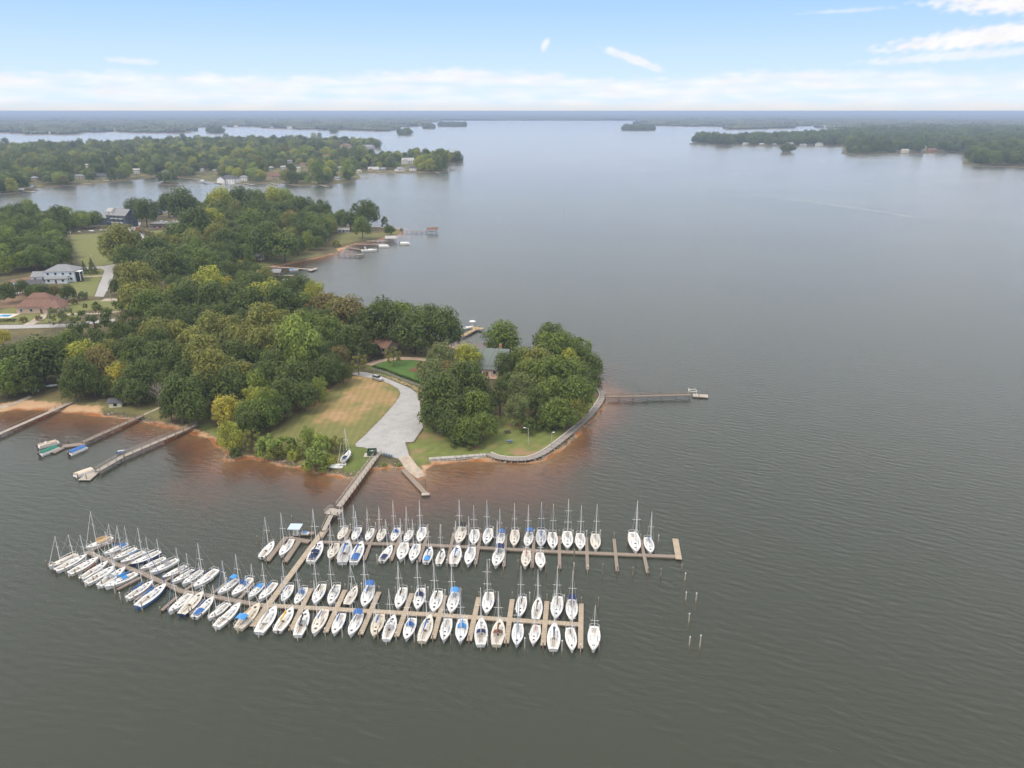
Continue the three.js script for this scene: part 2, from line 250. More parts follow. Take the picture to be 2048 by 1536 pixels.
// houses across the water: place, width, wall, roof, storeys
const farHouses = [[460, 364, 38, 'white', 'dark', 2, 'large white modern house on the shore across the water'], [270, 313, 14, 'grey', 'pale', 1, 'pale-roofed house high among the trees across the water'], [274, 346, 14, 'white', 'pale', 2, 'white gabled house above a lawn across the water'], [333, 347, 18, 'tan', 'grey', 1, 'tan house on a bare lawn across the water'], [203, 354, 20, 'grey', 'dark', 1, 'dark low house by the shore across the water'], [160, 355, 16, 'white', 'grey', 1, 'white cottage under trees across the water'], [70, 359, 16, 'tan', 'grey', 1, 'tan house at the left across the water'], [8, 334, 20, 'grey', 'brown', 1, 'grey house at the left edge across the water'], [547, 358, 30, 'tan', 'brown', 2, 'large tan house by the shore across the water'], [489, 361, 16, 'white', 'grey', 2, 'white house right of the large modern house'], [580, 327, 10, 'white', 'grey', 2, 'narrow white house among trees on the middle spit'], [607, 331, 14, 'tan', 'brown', 1, 'tan brown-roofed house on the middle spit'], [653, 318, 20, 'pink', 'red', 2, 'tall pink house with red roof beside the inlet'], [682, 338, 18, 'grey', 'grey', 1, 'grey-roofed house on the lower spit'], [677, 359, 15, 'white', 'grey', 1, 'white house on the near tip of the spit'], [718, 344, 12, 'cream', 'pale', 1, 'small cream boathouse on the spit shore'], [747, 341, 24, 'tan', 'pale', 1, 'long tan house on the spit'], [766, 340, 13, 'grey', 'grey', 1, 'small grey gabled house on the spit'], [800, 341, 24, 'white', 'grey', 1, 'white house with three gables on the spit'], [816, 326, 28, 'white', 'pale', 3, 'big white house behind the trees on the spit'], [826, 341, 15, 'white', 'dark', 2, 'white house with dark roof near the spit trees'], [692, 294, 24, 'tan', 'brown', 2, 'tan mansion at the edge of the upper spit'], [737, 297, 26, 'grey', 'grey', 2, 'grey hipped-roof house on the upper spit tip'], [1809, 305, 14, 'cream', 'pale', 2, 'pale yellow house on the right far shore'], [1638, 291, 14, 'white', 'grey', 2, 'white house in the middle of the right far shore'], [1579, 291, 14, 'tan', 'grey', 2, 'tan house near the left of the right far shore'], [1606, 292, 14, 'grey', 'grey', 1, 'grey house on the right far shore'], [1690, 287, 6, 'white', 'pale', 3, 'tall white house at the end of the right bay'], [1863, 304, 16, 'brick', 'brown', 2, 'brown house on the right sandy shore'], [1813, 288, 10, 'white', 'pale', 1, 'white roof among the trees on the right shore'], [1850, 296, 10, 'white', 'grey', 1, 'white house behind the right sandy shore'], [580, 258, 10, 'white', 'pale', 2, 'white house on the distant left shore'], [616, 257, 14, 'white', 'grey', 2, 'group-roofed white house on the distant left shore'], [664, 258, 6, 'white', 'pale', 2, 'small white house on the distant left shore'], [722, 260, 8, 'brick', 'red', 1, 'reddish house on the distant left shore'], [768, 254, 4, 'white', 'pale', 4, 'tall white tower house on the distant left shore'], [115, 268, 16, 'tan', 'pale', 1, 'tan house low on the far left shore'], [88, 268, 8, 'white', 'pale', 1, 'white house low on the far left shore'], [173, 264, 8, 'white', 'pale', 1, 'white house at the far left bay'], [30, 266, 8, 'tan', 'pale', 1, 'tan house at the far left point'], [1645, 256, 12, 'white', 'pale', 2, 'white house on the distant right shore'], [1629, 251, 4, 'white', 'grey', 3, 'narrow white house on the distant right shore'], [1802, 259, 8, 'white', 'pale', 3, 'white house at the end of the distant right bay'], [1867, 262, 10, 'white', 'pale', 2, 'pale house behind the distant right bay'], [1901, 263, 8, 'white', 'pale', 3, 'bright white house above the distant right bay'], [1640, 250, 5, 'white', 'pale', 2, 'small pale house above the distant right water']];
{ // small pale houses strung along the far shores
  const shores = [[[60, 268.5], [150, 268.5], 3, 'left far shore'], [[185, 262.5], [370, 264.8], 5, 'left far shore'], [[410, 253], [550, 256.5], 5, 'left far shore'], [[570, 257], [760, 261.5], 5, 'left far shore'], [[1320, 250.8], [1440, 252], 4, 'right far shore'], [[1460, 258], [1580, 256], 4, 'right far shore'], [[1660, 256.5], [1830, 258.5], 5, 'right far shore'], [[1720, 296], [1900, 294], 5, 'right wooded shore'], [[1480, 289], [1560, 290.5], 3, 'right wooded shore'], [[100, 340], [260, 330], 3, 'wooded peninsula'], [[380, 340], [440, 344], 2, 'wooded peninsula'], [[520, 336], [640, 345], 4, 'wooded peninsula']], q = rng32(505), count = {};
  for (const [a, b, n, where] of shores) for (let i = 0; i < n; i++) { const t = (i + 0.2 + 0.6 * q()) / n, k = count[where] = (count[where] ?? -1) + 1, near = a[1] > 280; farHouses.push([a[0] + (b[0] - a[0]) * t, a[1] + (b[1] - a[1]) * t, (near ? 9 : 5) + 4 * q(), ['white', 'white', 'cream', 'grey', 'tan'][Math.floor(q() * 5)], ['pale', 'grey', 'pale', 'grey'][Math.floor(q() * 4)], 1 + Math.floor(q() * 2), `tiny house ${ord(k)} from left in the row along the ${where}`]); }
}
// ---------------------------------------------------------------- far shores: wooded land across the lake
const FARLANDS = [
  ['peninsula', [[-500, 402], [-60, 392], [0, 388], [60, 384], [75, 376], [150, 372], [230, 364], [290, 358], [330, 353], [390, 358], [430, 365], [490, 368], [560, 367], [600, 372], [660, 370], [700, 364], [721, 357], [716, 350], [714, 346], [760, 347], [846, 346], [891, 343], [890, 329], [927, 326], [925, 322], [884, 321], [800, 322], [767, 324], [731, 323], [690, 316], [655, 308], [657, 303], [708, 301.5], [762, 297.8], [758, 293], [720, 290], [640, 288], [500, 288], [300, 291], [230, 297], [0, 304], [-500, 312]]],
  ['islet', [[318, 368], [330, 362], [352, 362], [357, 367], [340, 371]]],
  ['far_shore', [[-900, 264], [0, 266], [35, 267], [56, 270], [152, 270], [172, 265.5], [223, 263.5], [269, 266.5], [378, 266.5], [386, 262], [396, 255], [480, 254], [505, 254.6], [554, 258.4], [708, 262], [764, 263.5], [797, 261], [797, 255], [848, 253], [858, 248], [891, 238], [1000, 237], [1020, 240.2], [1142, 240.8], [1200, 239], [1297, 238], [1290, 243], [1262, 250], [1307, 252], [1366, 253], [1450, 254], [1451, 260], [1500, 260], [1588, 257.5], [1590, 253], [1628, 252], [1634, 256.5], [1692, 258.6], [1750, 259], [1832, 260], [1900, 262], [2048, 266], [2400, 272], [3400, 272], [3400, 227], [2048, 226], [1024, 226], [0, 226], [-1400, 227], [-1400, 262]]],
  ['island', [[414, 266], [430, 268], [449, 266.5], [448, 263.5], [432, 262], [416, 263]]], ['island', [[660, 266], [668, 267], [674, 266], [670, 263.5], [662, 263.5]]], ['island', [[796, 270.5], [810, 271.5], [823, 270], [820, 266.5], [800, 266.5]]], ['island', [[846, 258], [870, 258.2], [868, 255], [848, 255]]], ['island', [[876, 253.8], [932, 253.8], [931, 249.5], [880, 250]]],
  ['island', [[1244, 261.5], [1310, 261.5], [1305, 257], [1250, 256.5]]], ['islet', [[1564, 306.5], [1574, 308], [1583, 306.5], [1580, 302], [1568, 302]]],
  ['peninsula', [[1378, 287.5], [1430, 290], [1434, 293.5], [1462, 293.5], [1468, 290], [1500, 292], [1594, 293], [1680, 292], [1688, 296], [1683, 308], [1714, 311], [1794, 307.5], [1933, 307], [1928, 315], [1925, 328], [1955, 333], [2016, 333.5], [2048, 335.5], [2300, 342], [2700, 330], [2700, 268], [2300, 266], [2048, 263.5], [1900, 261], [1830, 260.2], [1750, 264], [1690, 269], [1600, 277], [1500, 281], [1400, 282]]],
];
const woodFloor = dataTexture(512, 512, (u, v) => { const n = fbm(u * 6, v * 6, 4), m = fbm(u * 37 + 3, v * 37, 3); const w = smooth(0.05, 0.35, n); return [mix(0.09, 0.22, w) * (1 + 0.5 * m), mix(0.09, 0.18, w) * (1 + 0.5 * m), mix(0.035, 0.06, w) * (1 + 0.5 * m)]; });
const farGround = std(0xffffff, 1, { map: woodFloor }), bankMat = std(rgb(0.17, 0.13, 0.09), 1);
for (const [name, list] of FARLANDS) {                                   // a level top 1.5 m above the lake, with sloping clay banks
  const P = toXZ(list), far = name === 'far_shore', top = far ? 2.5 : 0.7, n = P.length;
  let area = 0; for (let i = 0; i < n; i++) { const [a, b] = P[i], [c, d] = P[(i + 1) % n]; area += a * d - c * b; }
  if (area < 0) P.reverse();
  const shape = new THREE.Shape(P.map(([x, z]) => new THREE.Vector2(x, z)));
  const g = new THREE.ShapeGeometry(shape), pos = g.attributes.position, uv = g.attributes.uv, ix = g.index.array;
  for (let i = 0; i < pos.count; i++) { const x = pos.getX(i), z = pos.getY(i); pos.setXYZ(i, x, top, z); uv.setXY(i, x / 180, z / 180); }
  for (let i = 0; i < ix.length; i += 3) [ix[i + 1], ix[i + 2]] = [ix[i + 2], ix[i + 1]];
  g.computeVertexNormals();
  structure(name, g, farGround);
  const out = [], o = P.map(([x, z], i) => { const [ax, az] = P[(i + n - 1) % n], [bx, bz] = P[(i + 1) % n], dx = bx - ax, dz = bz - az, l = Math.hypot(dx, dz) || 1, w = far ? 12 : 1.5; return [x + dz / l * w, z - dx / l * w]; });
  for (let i = 0; i < n; i++) { const j = (i + 1) % n, a = [P[i][0], top - 0.02, P[i][1]], b = [P[j][0], top - 0.02, P[j][1]], c = [o[i][0], -0.8, o[i][1]], d = [o[j][0], -0.8, o[j][1]]; out.push(...a, ...b, ...c, ...b, ...d, ...c); }
  const bg = new THREE.BufferGeometry(); bg.setAttribute('position', new THREE.Float32BufferAttribute(out, 3)); bg.computeVertexNormals();
  structure('clay_bank', bg, bankMat);
}
const FARPOLY = FARLANDS.map(([name, list]) => ({ name, poly: toXZ(list) }));
// ---------------------------------------------------------------- trees
// A crown is lobes of foliage; every lobe carries many small leaf sprays (folded leaf-shaped faces) turned mostly outwards.
function crownGeometry(seed, kind, sprays) {
  const r = rng32(seed), lobes = [], pos = [], nor = [], col = [];
  const put = (x, y, z, s) => lobes.push([x, y, z, s]);
  if (kind === 'oak') {                                                   // unit: half width 1, from y 0 to about 1.75
    for (let i = 0; i < 26; i++) { const a = i * 2.39996 + r() * 0.5, t = (i + 0.5) / 26, el = Math.asin(1 - 1.55 * t), R = 0.70 * (0.82 + 0.3 * r()); put(Math.cos(a) * Math.cos(el) * R, 0.86 + Math.sin(el) * 0.66 * (0.9 + 0.2 * r()), Math.sin(a) * Math.cos(el) * R, 0.25 + 0.15 * r()); }
    for (let i = 0; i < 4; i++) put((r() - 0.5) * 0.6, 0.7 + r() * 0.5, (r() - 0.5) * 0.6, 0.42);
  } else if (kind === 'tall') {
    for (let i = 0; i < 28; i++) { const a = i * 2.39996 + r(), t = (i + 0.5) / 28, y = 0.18 + 1.95 * t, R = 0.72 * Math.sqrt(Math.max(0.03, 1 - Math.pow((t - 0.42) / 0.6, 2))) * (0.75 + 0.4 * r()); put(Math.cos(a) * R, y, Math.sin(a) * R, 0.26 + 0.14 * r()); }
    for (let i = 0; i < 4; i++) put(0, 0.5 + i * 0.4, 0, 0.42);
  } else if (kind === 'pine') {
    for (let i = 0; i < 30; i++) { const a = i * 2.39996 + r(), t = (i + 0.5) / 30, y = 0.55 + 1.65 * t, R = (0.85 * Math.pow(1 - t, 0.6) + 0.06) * (0.55 + 0.55 * r()); put(Math.cos(a) * R, y, Math.sin(a) * R, 0.17 + 0.13 * r()); }
  } else if (kind === 'cone') {
    for (let i = 0; i < 26; i++) { const a = i * 2.39996, t = (i + 0.5) / 26, y = 0.12 + 2.1 * t, R = 0.62 * (1 - t) * (0.85 + 0.3 * r()); put(Math.cos(a) * R, y, Math.sin(a) * R, 0.14 + 0.26 * (1 - t)); }
  } else if (kind === 'open') {
    for (let i = 0; i < 20; i++) { const a = i * 2.39996 + r(), t = (i + 0.5) / 20, y = 0.35 + 1.5 * t, R = 0.85 * Math.sqrt(Math.max(0.05, 1 - Math.pow((t - 0.4) / 0.65, 2))) * (0.6 + 0.5 * r()); put(Math.cos(a) * R, y, Math.sin(a) * R, 0.16 + 0.12 * r()); }
  } else {                                                               // bush
    for (let i = 0; i < 14; i++) { const a = i * 2.39996 + r(), t = (i + 0.5) / 14, y = 0.25 + 1.0 * t, R = 0.75 * Math.sqrt(Math.max(0.05, 1 - Math.pow((t - 0.2) / 0.9, 2))) * (0.7 + 0.4 * r()); put(Math.cos(a) * R, y, Math.sin(a) * R, 0.28 + 0.14 * r()); }
  }
  const lean = r() * 6.28, grow = 0.10 + 0.14 * r(); if (kind !== 'cone') for (const l of lobes) { const k = 1 + grow * Math.cos(Math.atan2(l[2], l[0]) - lean) + 0.16 * (r() - 0.5); l[0] *= k; l[2] *= k; l[1] += 0.10 * (r() - 0.4); l[3] *= 0.82 + 0.42 * r(); }
  const total = lobes.reduce((s, l) => s + l[3] * l[3], 0), n = V(0, 0, 0), u = V(0, 0, 0), w = V(0, 0, 0), up = V(0, 1, 0);
  for (const [lx, ly, lz, s] of lobes) {
    const hue = r(), lobeTone = 0.84 + 0.32 * r(), count = Math.round(sprays * s * s / total);
    for (let i = 0; i < count; i++) {
      const a = r() * 6.2832, e = Math.asin(1 - 1.72 * r()), bumpy = 0.82 + 0.3 * noise3(lx * 5 + Math.cos(a) * 2, ly * 5 + Math.sin(e) * 2, lz * 5 + Math.sin(a) * 2), R = s * bumpy * (0.88 + 0.2 * r());
      n.set(Math.cos(a) * Math.cos(e), Math.sin(e), Math.sin(a) * Math.cos(e));
      const x = lx + n.x * R, y = ly + n.y * R * 0.85, z = lz + n.z * R;
      n.x += 0.8 * (r() - 0.5); n.y += 0.8 * (r() - 0.3); n.z += 0.8 * (r() - 0.5); n.normalize();
      u.crossVectors(n, up).normalize(); w.crossVectors(n, u); const spin = r() * 6.2832, cs = Math.cos(spin), sn = Math.sin(spin);
      const ux = u.x * cs + w.x * sn, uy = u.y * cs + w.y * sn, uz = u.z * cs + w.z * sn, wx = w.x * cs - u.x * sn, wy = w.y * cs - u.y * sn, wz = w.z * cs - u.z * sn;
      const L = (0.040 + 0.032 * r()) * (kind === 'bush' ? 1.5 : 1), B = L * (0.5 + 0.25 * r()), f = 0.35 * B;
      const A = [x - ux * L, y - uy * L, z - uz * L], C = [x + ux * L, y + uy * L, z + uz * L], P = [x + wx * B - n.x * f, y + wy * B - n.y * f, z + wz * B - n.z * f], Q = [x - wx * B - n.x * f, y - wy * B - n.y * f, z - wz * B - n.z * f];
      pos.push(...A, ...C, ...P, ...A, ...Q, ...C);
      const t = lobeTone * (0.86 + 0.28 * r()), yl = 0.5 * hue + 0.5 * r();
      for (let k = 0; k < 6; k++) { nor.push(n.x, n.y, n.z); col.push(t * (0.86 + 0.32 * yl), t * (0.94 + 0.14 * yl), t * (1.08 - 0.3 * yl)); }
    }
  }
  const g = new THREE.BufferGeometry();
  g.setAttribute('position', new THREE.Float32BufferAttribute(pos, 3)); g.setAttribute('normal', new THREE.Float32BufferAttribute(nor, 3)); g.setAttribute('color', new THREE.Float32BufferAttribute(col, 3));
  return g;
}
function trunkGeometry(seed, kind) {                                     // tapered trunk with limbs, in the crown's units
  const r = rng32(seed), top = { oak: 1.0, tall: 1.6, pine: 2.1, cone: 1.8, open: 1.35, bush: 0.5, bare: 1.0 }[kind], parts = [rod(V(0, -0.22, 0), V(0, top * 0.5, 0), 0.055, 7, 0.042), rod(V(0, top * 0.49, 0), V(0.03 * (r() - 0.5), top, 0.03), 0.042, 6, 0.012)];
  const limbs = kind === 'bare' ? 16 : kind === 'pine' ? 10 : 8;
  for (let i = 0; i < limbs; i++) {
    const a = i * 2.4 + r(), y = top * (0.28 + 0.6 * i / limbs), l = (kind === 'bare' ? 0.75 : 0.6) * (1 - 0.4 * i / limbs), e = V(Math.cos(a) * l, y + l * (kind === 'pine' ? 0.1 : 0.75), Math.sin(a) * l), s = V(0, y, 0);
    parts.push(rod(s, e, 0.022, 5, 0.008));
    for (let k = 0; k < (kind === 'bare' ? 5 : 2); k++) { const m = s.clone().lerp(e, 0.4 + 0.12 * k); parts.push(rod(m, m.clone().add(V((r() - 0.5) * 0.35, 0.16 + 0.2 * r(), (r() - 0.5) * 0.35)), 0.011, 4, 0.004)); }
  }
  return merged(parts.map(p => { p.deleteAttribute('uv'); return p; }));
}
const KINDS = { oak: [0, 1, 2, 3, 4].map(i => crownGeometry(100 + i, 'oak', 3200)), tall: [0, 1, 2].map(i => crownGeometry(200 + i, 'tall', 3200)), pine: [0, 1].map(i => crownGeometry(300 + i, 'pine', 2300)), cone: [crownGeometry(400, 'cone', 1800)], open: [0, 1].map(i => crownGeometry(500 + i, 'open', 1500)), bush: [0, 1].map(i => crownGeometry(600 + i, 'bush', 1100)), bare: [] };
const TOPS = { oak: 1.75, tall: 2.35, pine: 2.35, cone: 2.35, open: 2.05, bush: 1.45, bare: 1.5 };
const TRUNKS = Object.fromEntries(Object.keys(TOPS).map((k, i) => [k, trunkGeometry(700 + i, k)]));
const bark = std(rgb(0.13, 0.10, 0.075), 0.95), greyBark = std(rgb(0.27, 0.23, 0.20), 0.95);
const TINT = { d: [0.043, 0.060, 0.020], g: [0.060, 0.084, 0.024], o: [0.088, 0.096, 0.031], y: [0.138, 0.152, 0.034], Y: [0.170, 0.160, 0.038], l: [0.095, 0.126, 0.036], r: [0.150, 0.085, 0.042], b: [0.085, 0.075, 0.035], s: [0.070, 0.088, 0.042] };
const TINTNAME = { d: 'dark green', g: 'mid green', o: 'olive green', y: 'yellow-green', Y: 'golden yellow', l: 'light green', r: 'rust brown', b: 'bronze', s: 'grey-green' };
const leafMats = {};
function leafMat(t) { return leafMats[t] ??= new THREE.MeshPhysicalMaterial({ color: rgb(...TINT[t].map((c, i) => c * [2.5, 2.42, 1.9][i])), roughness: 0.85, vertexColors: true, side: THREE.DoubleSide, transmission: 0.34, thickness: 0, specularIntensity: 0.35 }); }
const treeRand = rng32(77), WOOD = [];                                    // every tree: where, how wide, what kind
const PREFIX = { oak: 'oak_tree', tall: 'broadleaf_tree', pine: 'pine_tree', cone: 'cypress_tree', open: 'thin_tree', bush: 'shrub', bare: 'dead_tree' };
const NOUN = { oak: 'round-crowned tree', tall: 'tall broadleaf tree', pine: 'pine tree', cone: 'pointed evergreen', open: 'thin-leaved tree', bush: 'shrub', bare: 'leafless dead tree' };
function plant(x, y, z, half, kind, tint, place, group, special) { WOOD.push({ x, y, z, half, kind, tint, place, group, special, tall: special === undefined && y < 1.0 ? 0.8 + 0.55 * treeRand() : 1.0 + 0.34 * treeRand(), spin: treeRand() * 6.28, v: Math.floor(treeRand() * 8) }); }
// crowns as they stand in the photograph: centre of the crown, its width, tint, kind
function grove(place, group, list, wider = 1, stretch) {
  for (const [cx, cy, w0, tint, kind = 'oak', special] of list) {
    const w = w0 * wider;
    let p = G(cx, cy), half = 5;
    for (let i = 0; i < 6; i++) { const g = Math.max(0, landHeight(p.x, p.z)), mid = g + half * TOPS[kind] * 1.2 * 0.52; p = at(cx, cy, mid); half = w / 2 * (EYE - mid) / (Math.cos(PITCH) * (cy - 768) / FOCAL + Math.sin(PITCH)) / FOCAL; }
    plant(p.x, landHeight(p.x, p.z), p.z, half, kind, tint, place, group, special);
    if (stretch) WOOD[WOOD.length - 1].tall = stretch * (0.92 + 0.16 * treeRand());
  }
}
grove('in the grove on the point', 'trees of the grove on the point', [
  [886, 790, 96, 'd'], [929, 768, 92, 'd'], [950, 817, 74, 'g'], [864, 822, 66, 'd', 'oak', 'dark green tree overhanging the right edge of the boat ramp lot'], [903, 823, 72, 'd'], [930, 860, 58, 'g'], [966, 848, 58, 'g'], [915, 800, 70, 'd'], [962, 795, 52, 'd'],
  [1000, 792, 56, 'd', 'pine', 'single tall pine with bare trunk standing right of the dark trees'], [1036, 817, 48, 's', 'tall', 'grey-green feathery tree beside the single tall pine'], [1057, 850, 34, 'd', 'bush', 'small dark round tree behind the lamp post on the point lawn'],
  [933, 714, 60, 'y', 'oak', 'light yellow-green tree in front of the green-roofed house'], [950, 750, 26, 'Y', 'bush', 'yellow shrub at the corner of the green-roofed house'], [882, 716, 56, 's', 'oak'], [864, 746, 58, 's'], [893, 742, 44, 'b'], [845, 731, 22, 'b', 'bush', 'small bronze tree in a mulch bed on the garden lawn'],
  [1008, 727, 40, 'd', 'tall', 'narrow dark evergreen right of the green roof'], [1006, 678, 76, 'g', 'oak', 'lone round tree behind the green-roofed house'], [1099, 679, 76, 'd', 'oak', 'dark tree at the far edge of the point'],
  [1112, 701, 80, 'g'], [1152, 704, 68, 'g'], [1184, 728, 50, 'd'], [1190, 754, 32, 'd', 'tall', 'dark tree leaning over the bend of the boardwalk'], [1135, 722, 56, 'y', 'oak', 'yellow-green crown in the middle of the point grove'],
  [1075, 724, 74, 'o'], [1041, 724, 56, 'g'], [1101, 751, 78, 'g'], [1148, 752, 74, 'g'], [1058, 744, 64, 'g'], [1047, 777, 62, 's'], [1105, 786, 74, 'g'], [1152, 792, 72, 'g'], [1112, 822, 66, 'g', 'oak', 'bright green low tree at the front of the point grove'], [1156, 818, 48, 'o'], [1075, 803, 56, 'd'], [1130, 800, 56, 'd'], [1172, 772, 40, 'g'], [902, 850, 54, 'd'], [880, 838, 50, 'd'], [1022, 768, 46, 'd'], [1090, 830, 44, 'd'], [1134, 832, 46, 'g'], [948, 880, 34, 'd', 'bush'], [915, 878, 30, 'd', 'bush'], [1090, 846, 34, 'd', 'bush']], 1.1, 1.12);
grove('in the far shore wood', 'trees along the far shore of the near peninsula', [
  [890, 667, 84, 'd'], [828, 660, 94, 'd'], [764, 642, 96, 'd'], [816, 650, 80, 'g'], [788, 620, 74, 'g'], [860, 640, 60, 'd'], [700, 628, 88, 'b'], [725, 645, 60, 'd'], [656, 610, 72, 'b'], [629, 590, 54, 'y', 'tall', 'yellow-green treetop above the cove docks'], [627, 618, 40, 'r', 'open', 'rusty browning tree in the middle of the far shore wood'],
  [605, 582, 62, 'd'], [537, 588, 84, 'y', 'oak', 'broad yellow-green tree above the cove boathouse'], [561, 616, 80, 'd'], [577, 587, 58, 'd'], [500, 612, 80, 'd'], [508, 572, 64, 'd'], [747, 695, 34, 'd', 'bush', 'dark rounded tree beside the brown ranch house'], [787, 712, 33, 'o', 'open', 'small olive tree at the bend of the garden drive'], [716, 727, 38, 'o', 'open', 'small olive tree at the top of the mown field'], [640, 640, 60, 'd'], [670, 640, 60, 'd'], [598, 608, 60, 'g']]);
grove('in the wood beside the field', 'trees of the wood beside the mown field', [
  [524, 648, 92, 'o'], [566, 647, 56, 'o'], [610, 662, 80, 'g'], [661, 672, 74, 'g'], [705, 684, 78, 'd'], [593, 702, 92, 'l', 'tall', 'tall light green tree rising above the wood left of the field'], [549, 735, 70, 'd'], [585, 757, 84, 'd'], [607, 789, 68, 'd'], [637, 777, 40, 'l', 'tall', 'slender light green tree at the left edge of the mown field'], [656, 747, 60, 'd'], [685, 745, 42, 'd'], [640, 715, 60, 'd'], [675, 712, 50, 'b'],
  [568, 786, 76, 'd'], [524, 808, 56, 'y', 'tall'], [515, 774, 54, 'l', 'tall'], [541, 816, 56, 'g', 'tall'], [560, 815, 56, 'd'], [451, 816, 74, 'Y', 'oak', 'golden yellow tree near the pier shore'], [503, 796, 48, 'y', 'tall', 'yellow treetop beside the golden tree'], [530, 823, 72, 'g'], [493, 832, 60, 'g'],
  [359, 800, 92, 'd', 'oak', 'broad dark tree right of the yellow shed'], [405, 786, 78, 'd'], [388, 820, 68, 'd'], [340, 818, 50, 'd'], [430, 752, 96, 'o'], [481, 752, 80, 'o'], [461, 776, 78, 'd'], [503, 764, 46, 'l'], [540, 762, 70, 'd'], [410, 724, 90, 'o'], [460, 720, 76, 'd'], [500, 712, 70, 'd'],
  [315, 664, 78, 'o'], [356, 667, 70, 'o'], [390, 684, 84, 'o'], [425, 656, 86, 'o'], [430, 693, 72, 'd'], [461, 660, 78, 'o'], [481, 688, 84, 'o'], [527, 698, 78, 'o'], [556, 676, 62, 'o'], [356, 728, 72, 'd'], [373, 750, 60, 'd']]);
grove('in the wood behind the yellow shed', 'trees of the wood behind the yellow shed', [
  [351, 752, 30, 'y', 'tall', 'slim yellow-green treetop beside the dead tree'], [318, 784, 62, 's', 'bare', 'leafless grey dead tree standing out of the wood'], [286, 750, 78, 'd'], [234, 750, 54, 'Y', 'tall', 'yellow-olive tree behind the yellow shed'], [215, 772, 34, 'd', 'tall'], [251, 780, 60, 'd'], [273, 784, 58, 'd'], 
  [161, 716, 84, 'y', 'oak', 'large yellow-green tree in the middle of the left wood'], [203, 736, 74, 'b'], [161, 756, 74, 'd'], [149, 776, 54, 'd'], [186, 768, 50, 'd'], [271, 708, 78, 'd'], [315, 711, 84, 'd'], [238, 716, 50, 'd'], [340, 700, 60, 'd'], [320, 740, 60, 'd']]);
grove('above the sandy beach', 'trees at the left edge above the beach', [
  [78, 708, 122, 'd', 'oak', 'largest dark tree at the left above the beach'], [29, 708, 90, 'd'], [112, 722, 72, 'd'], [23, 746, 80, 'g'], [8, 766, 60, 'g'], [55, 740, 78, 'd'], [2, 672, 40, 'Y', 'oak', 'yellow tree at the left picture edge'], [-30, 730, 80, 'd'], [60, 764, 50, 'd']], 1, 0.95);
grove('beside the roads on the left', 'trees beside the roads on the left', [
  [187, 640, 70, 'd', 'open', 'thin dark tree with road showing through its crown'], [246, 648, 74, 'd', 'open'], [273, 598, 98, 'o'], [305, 618, 80, 'g'], [262, 616, 34, 'r', 'tall', 'rust brown dying tree beside the left roads'], [350, 584, 44, 'Y', 'oak', 'golden tree in the middle of the left wood'], [367, 603, 76, 'd'], [332, 630, 70, 'd'], [282, 572, 84, 'o'], [376, 590, 74, 'd'], [421, 577, 78, 'y'], [454, 568, 36, 'Y', 'tall', 'narrow yellow tree left of the cove'], [425, 606, 84, 'd'], [473, 596, 68, 'd'], [473, 620, 66, 'd'], [317, 640, 60, 'd'], [400, 632, 70, 'd'], [440, 632, 64, 'd'], [505, 637, 50, 'd'],
  [110, 632, 34, 's', 'open'], [135, 630, 36, 's', 'open'], [135, 585, 34, 'd'], [108, 582, 26, 'b', 'oak', 'bronze tree in front of the pale two-storey house'], [84, 585, 40, 'd'], [65, 583, 34, 'd'], [165, 590, 20, 's', 'bush'], [183, 530, 24, 'd', 'cone', 'larger of the dark clipped evergreens beside the road junction'], [167, 534, 18, 'd', 'cone', 'slimmer dark evergreen beside the road junction'], [145, 537, 26, 'd', 'cone', 'dark evergreen at the corner of the pale house'], [232, 570, 36, 'd'], [240, 545, 30, 'o'], [45, 575, 30, 'd'], [14, 585, 40, 'd'], [148, 603, 14, 'b', 'bush'], [77, 635, 14, 'b', 'bush'], [46, 638, 16, 'b', 'bush']]);
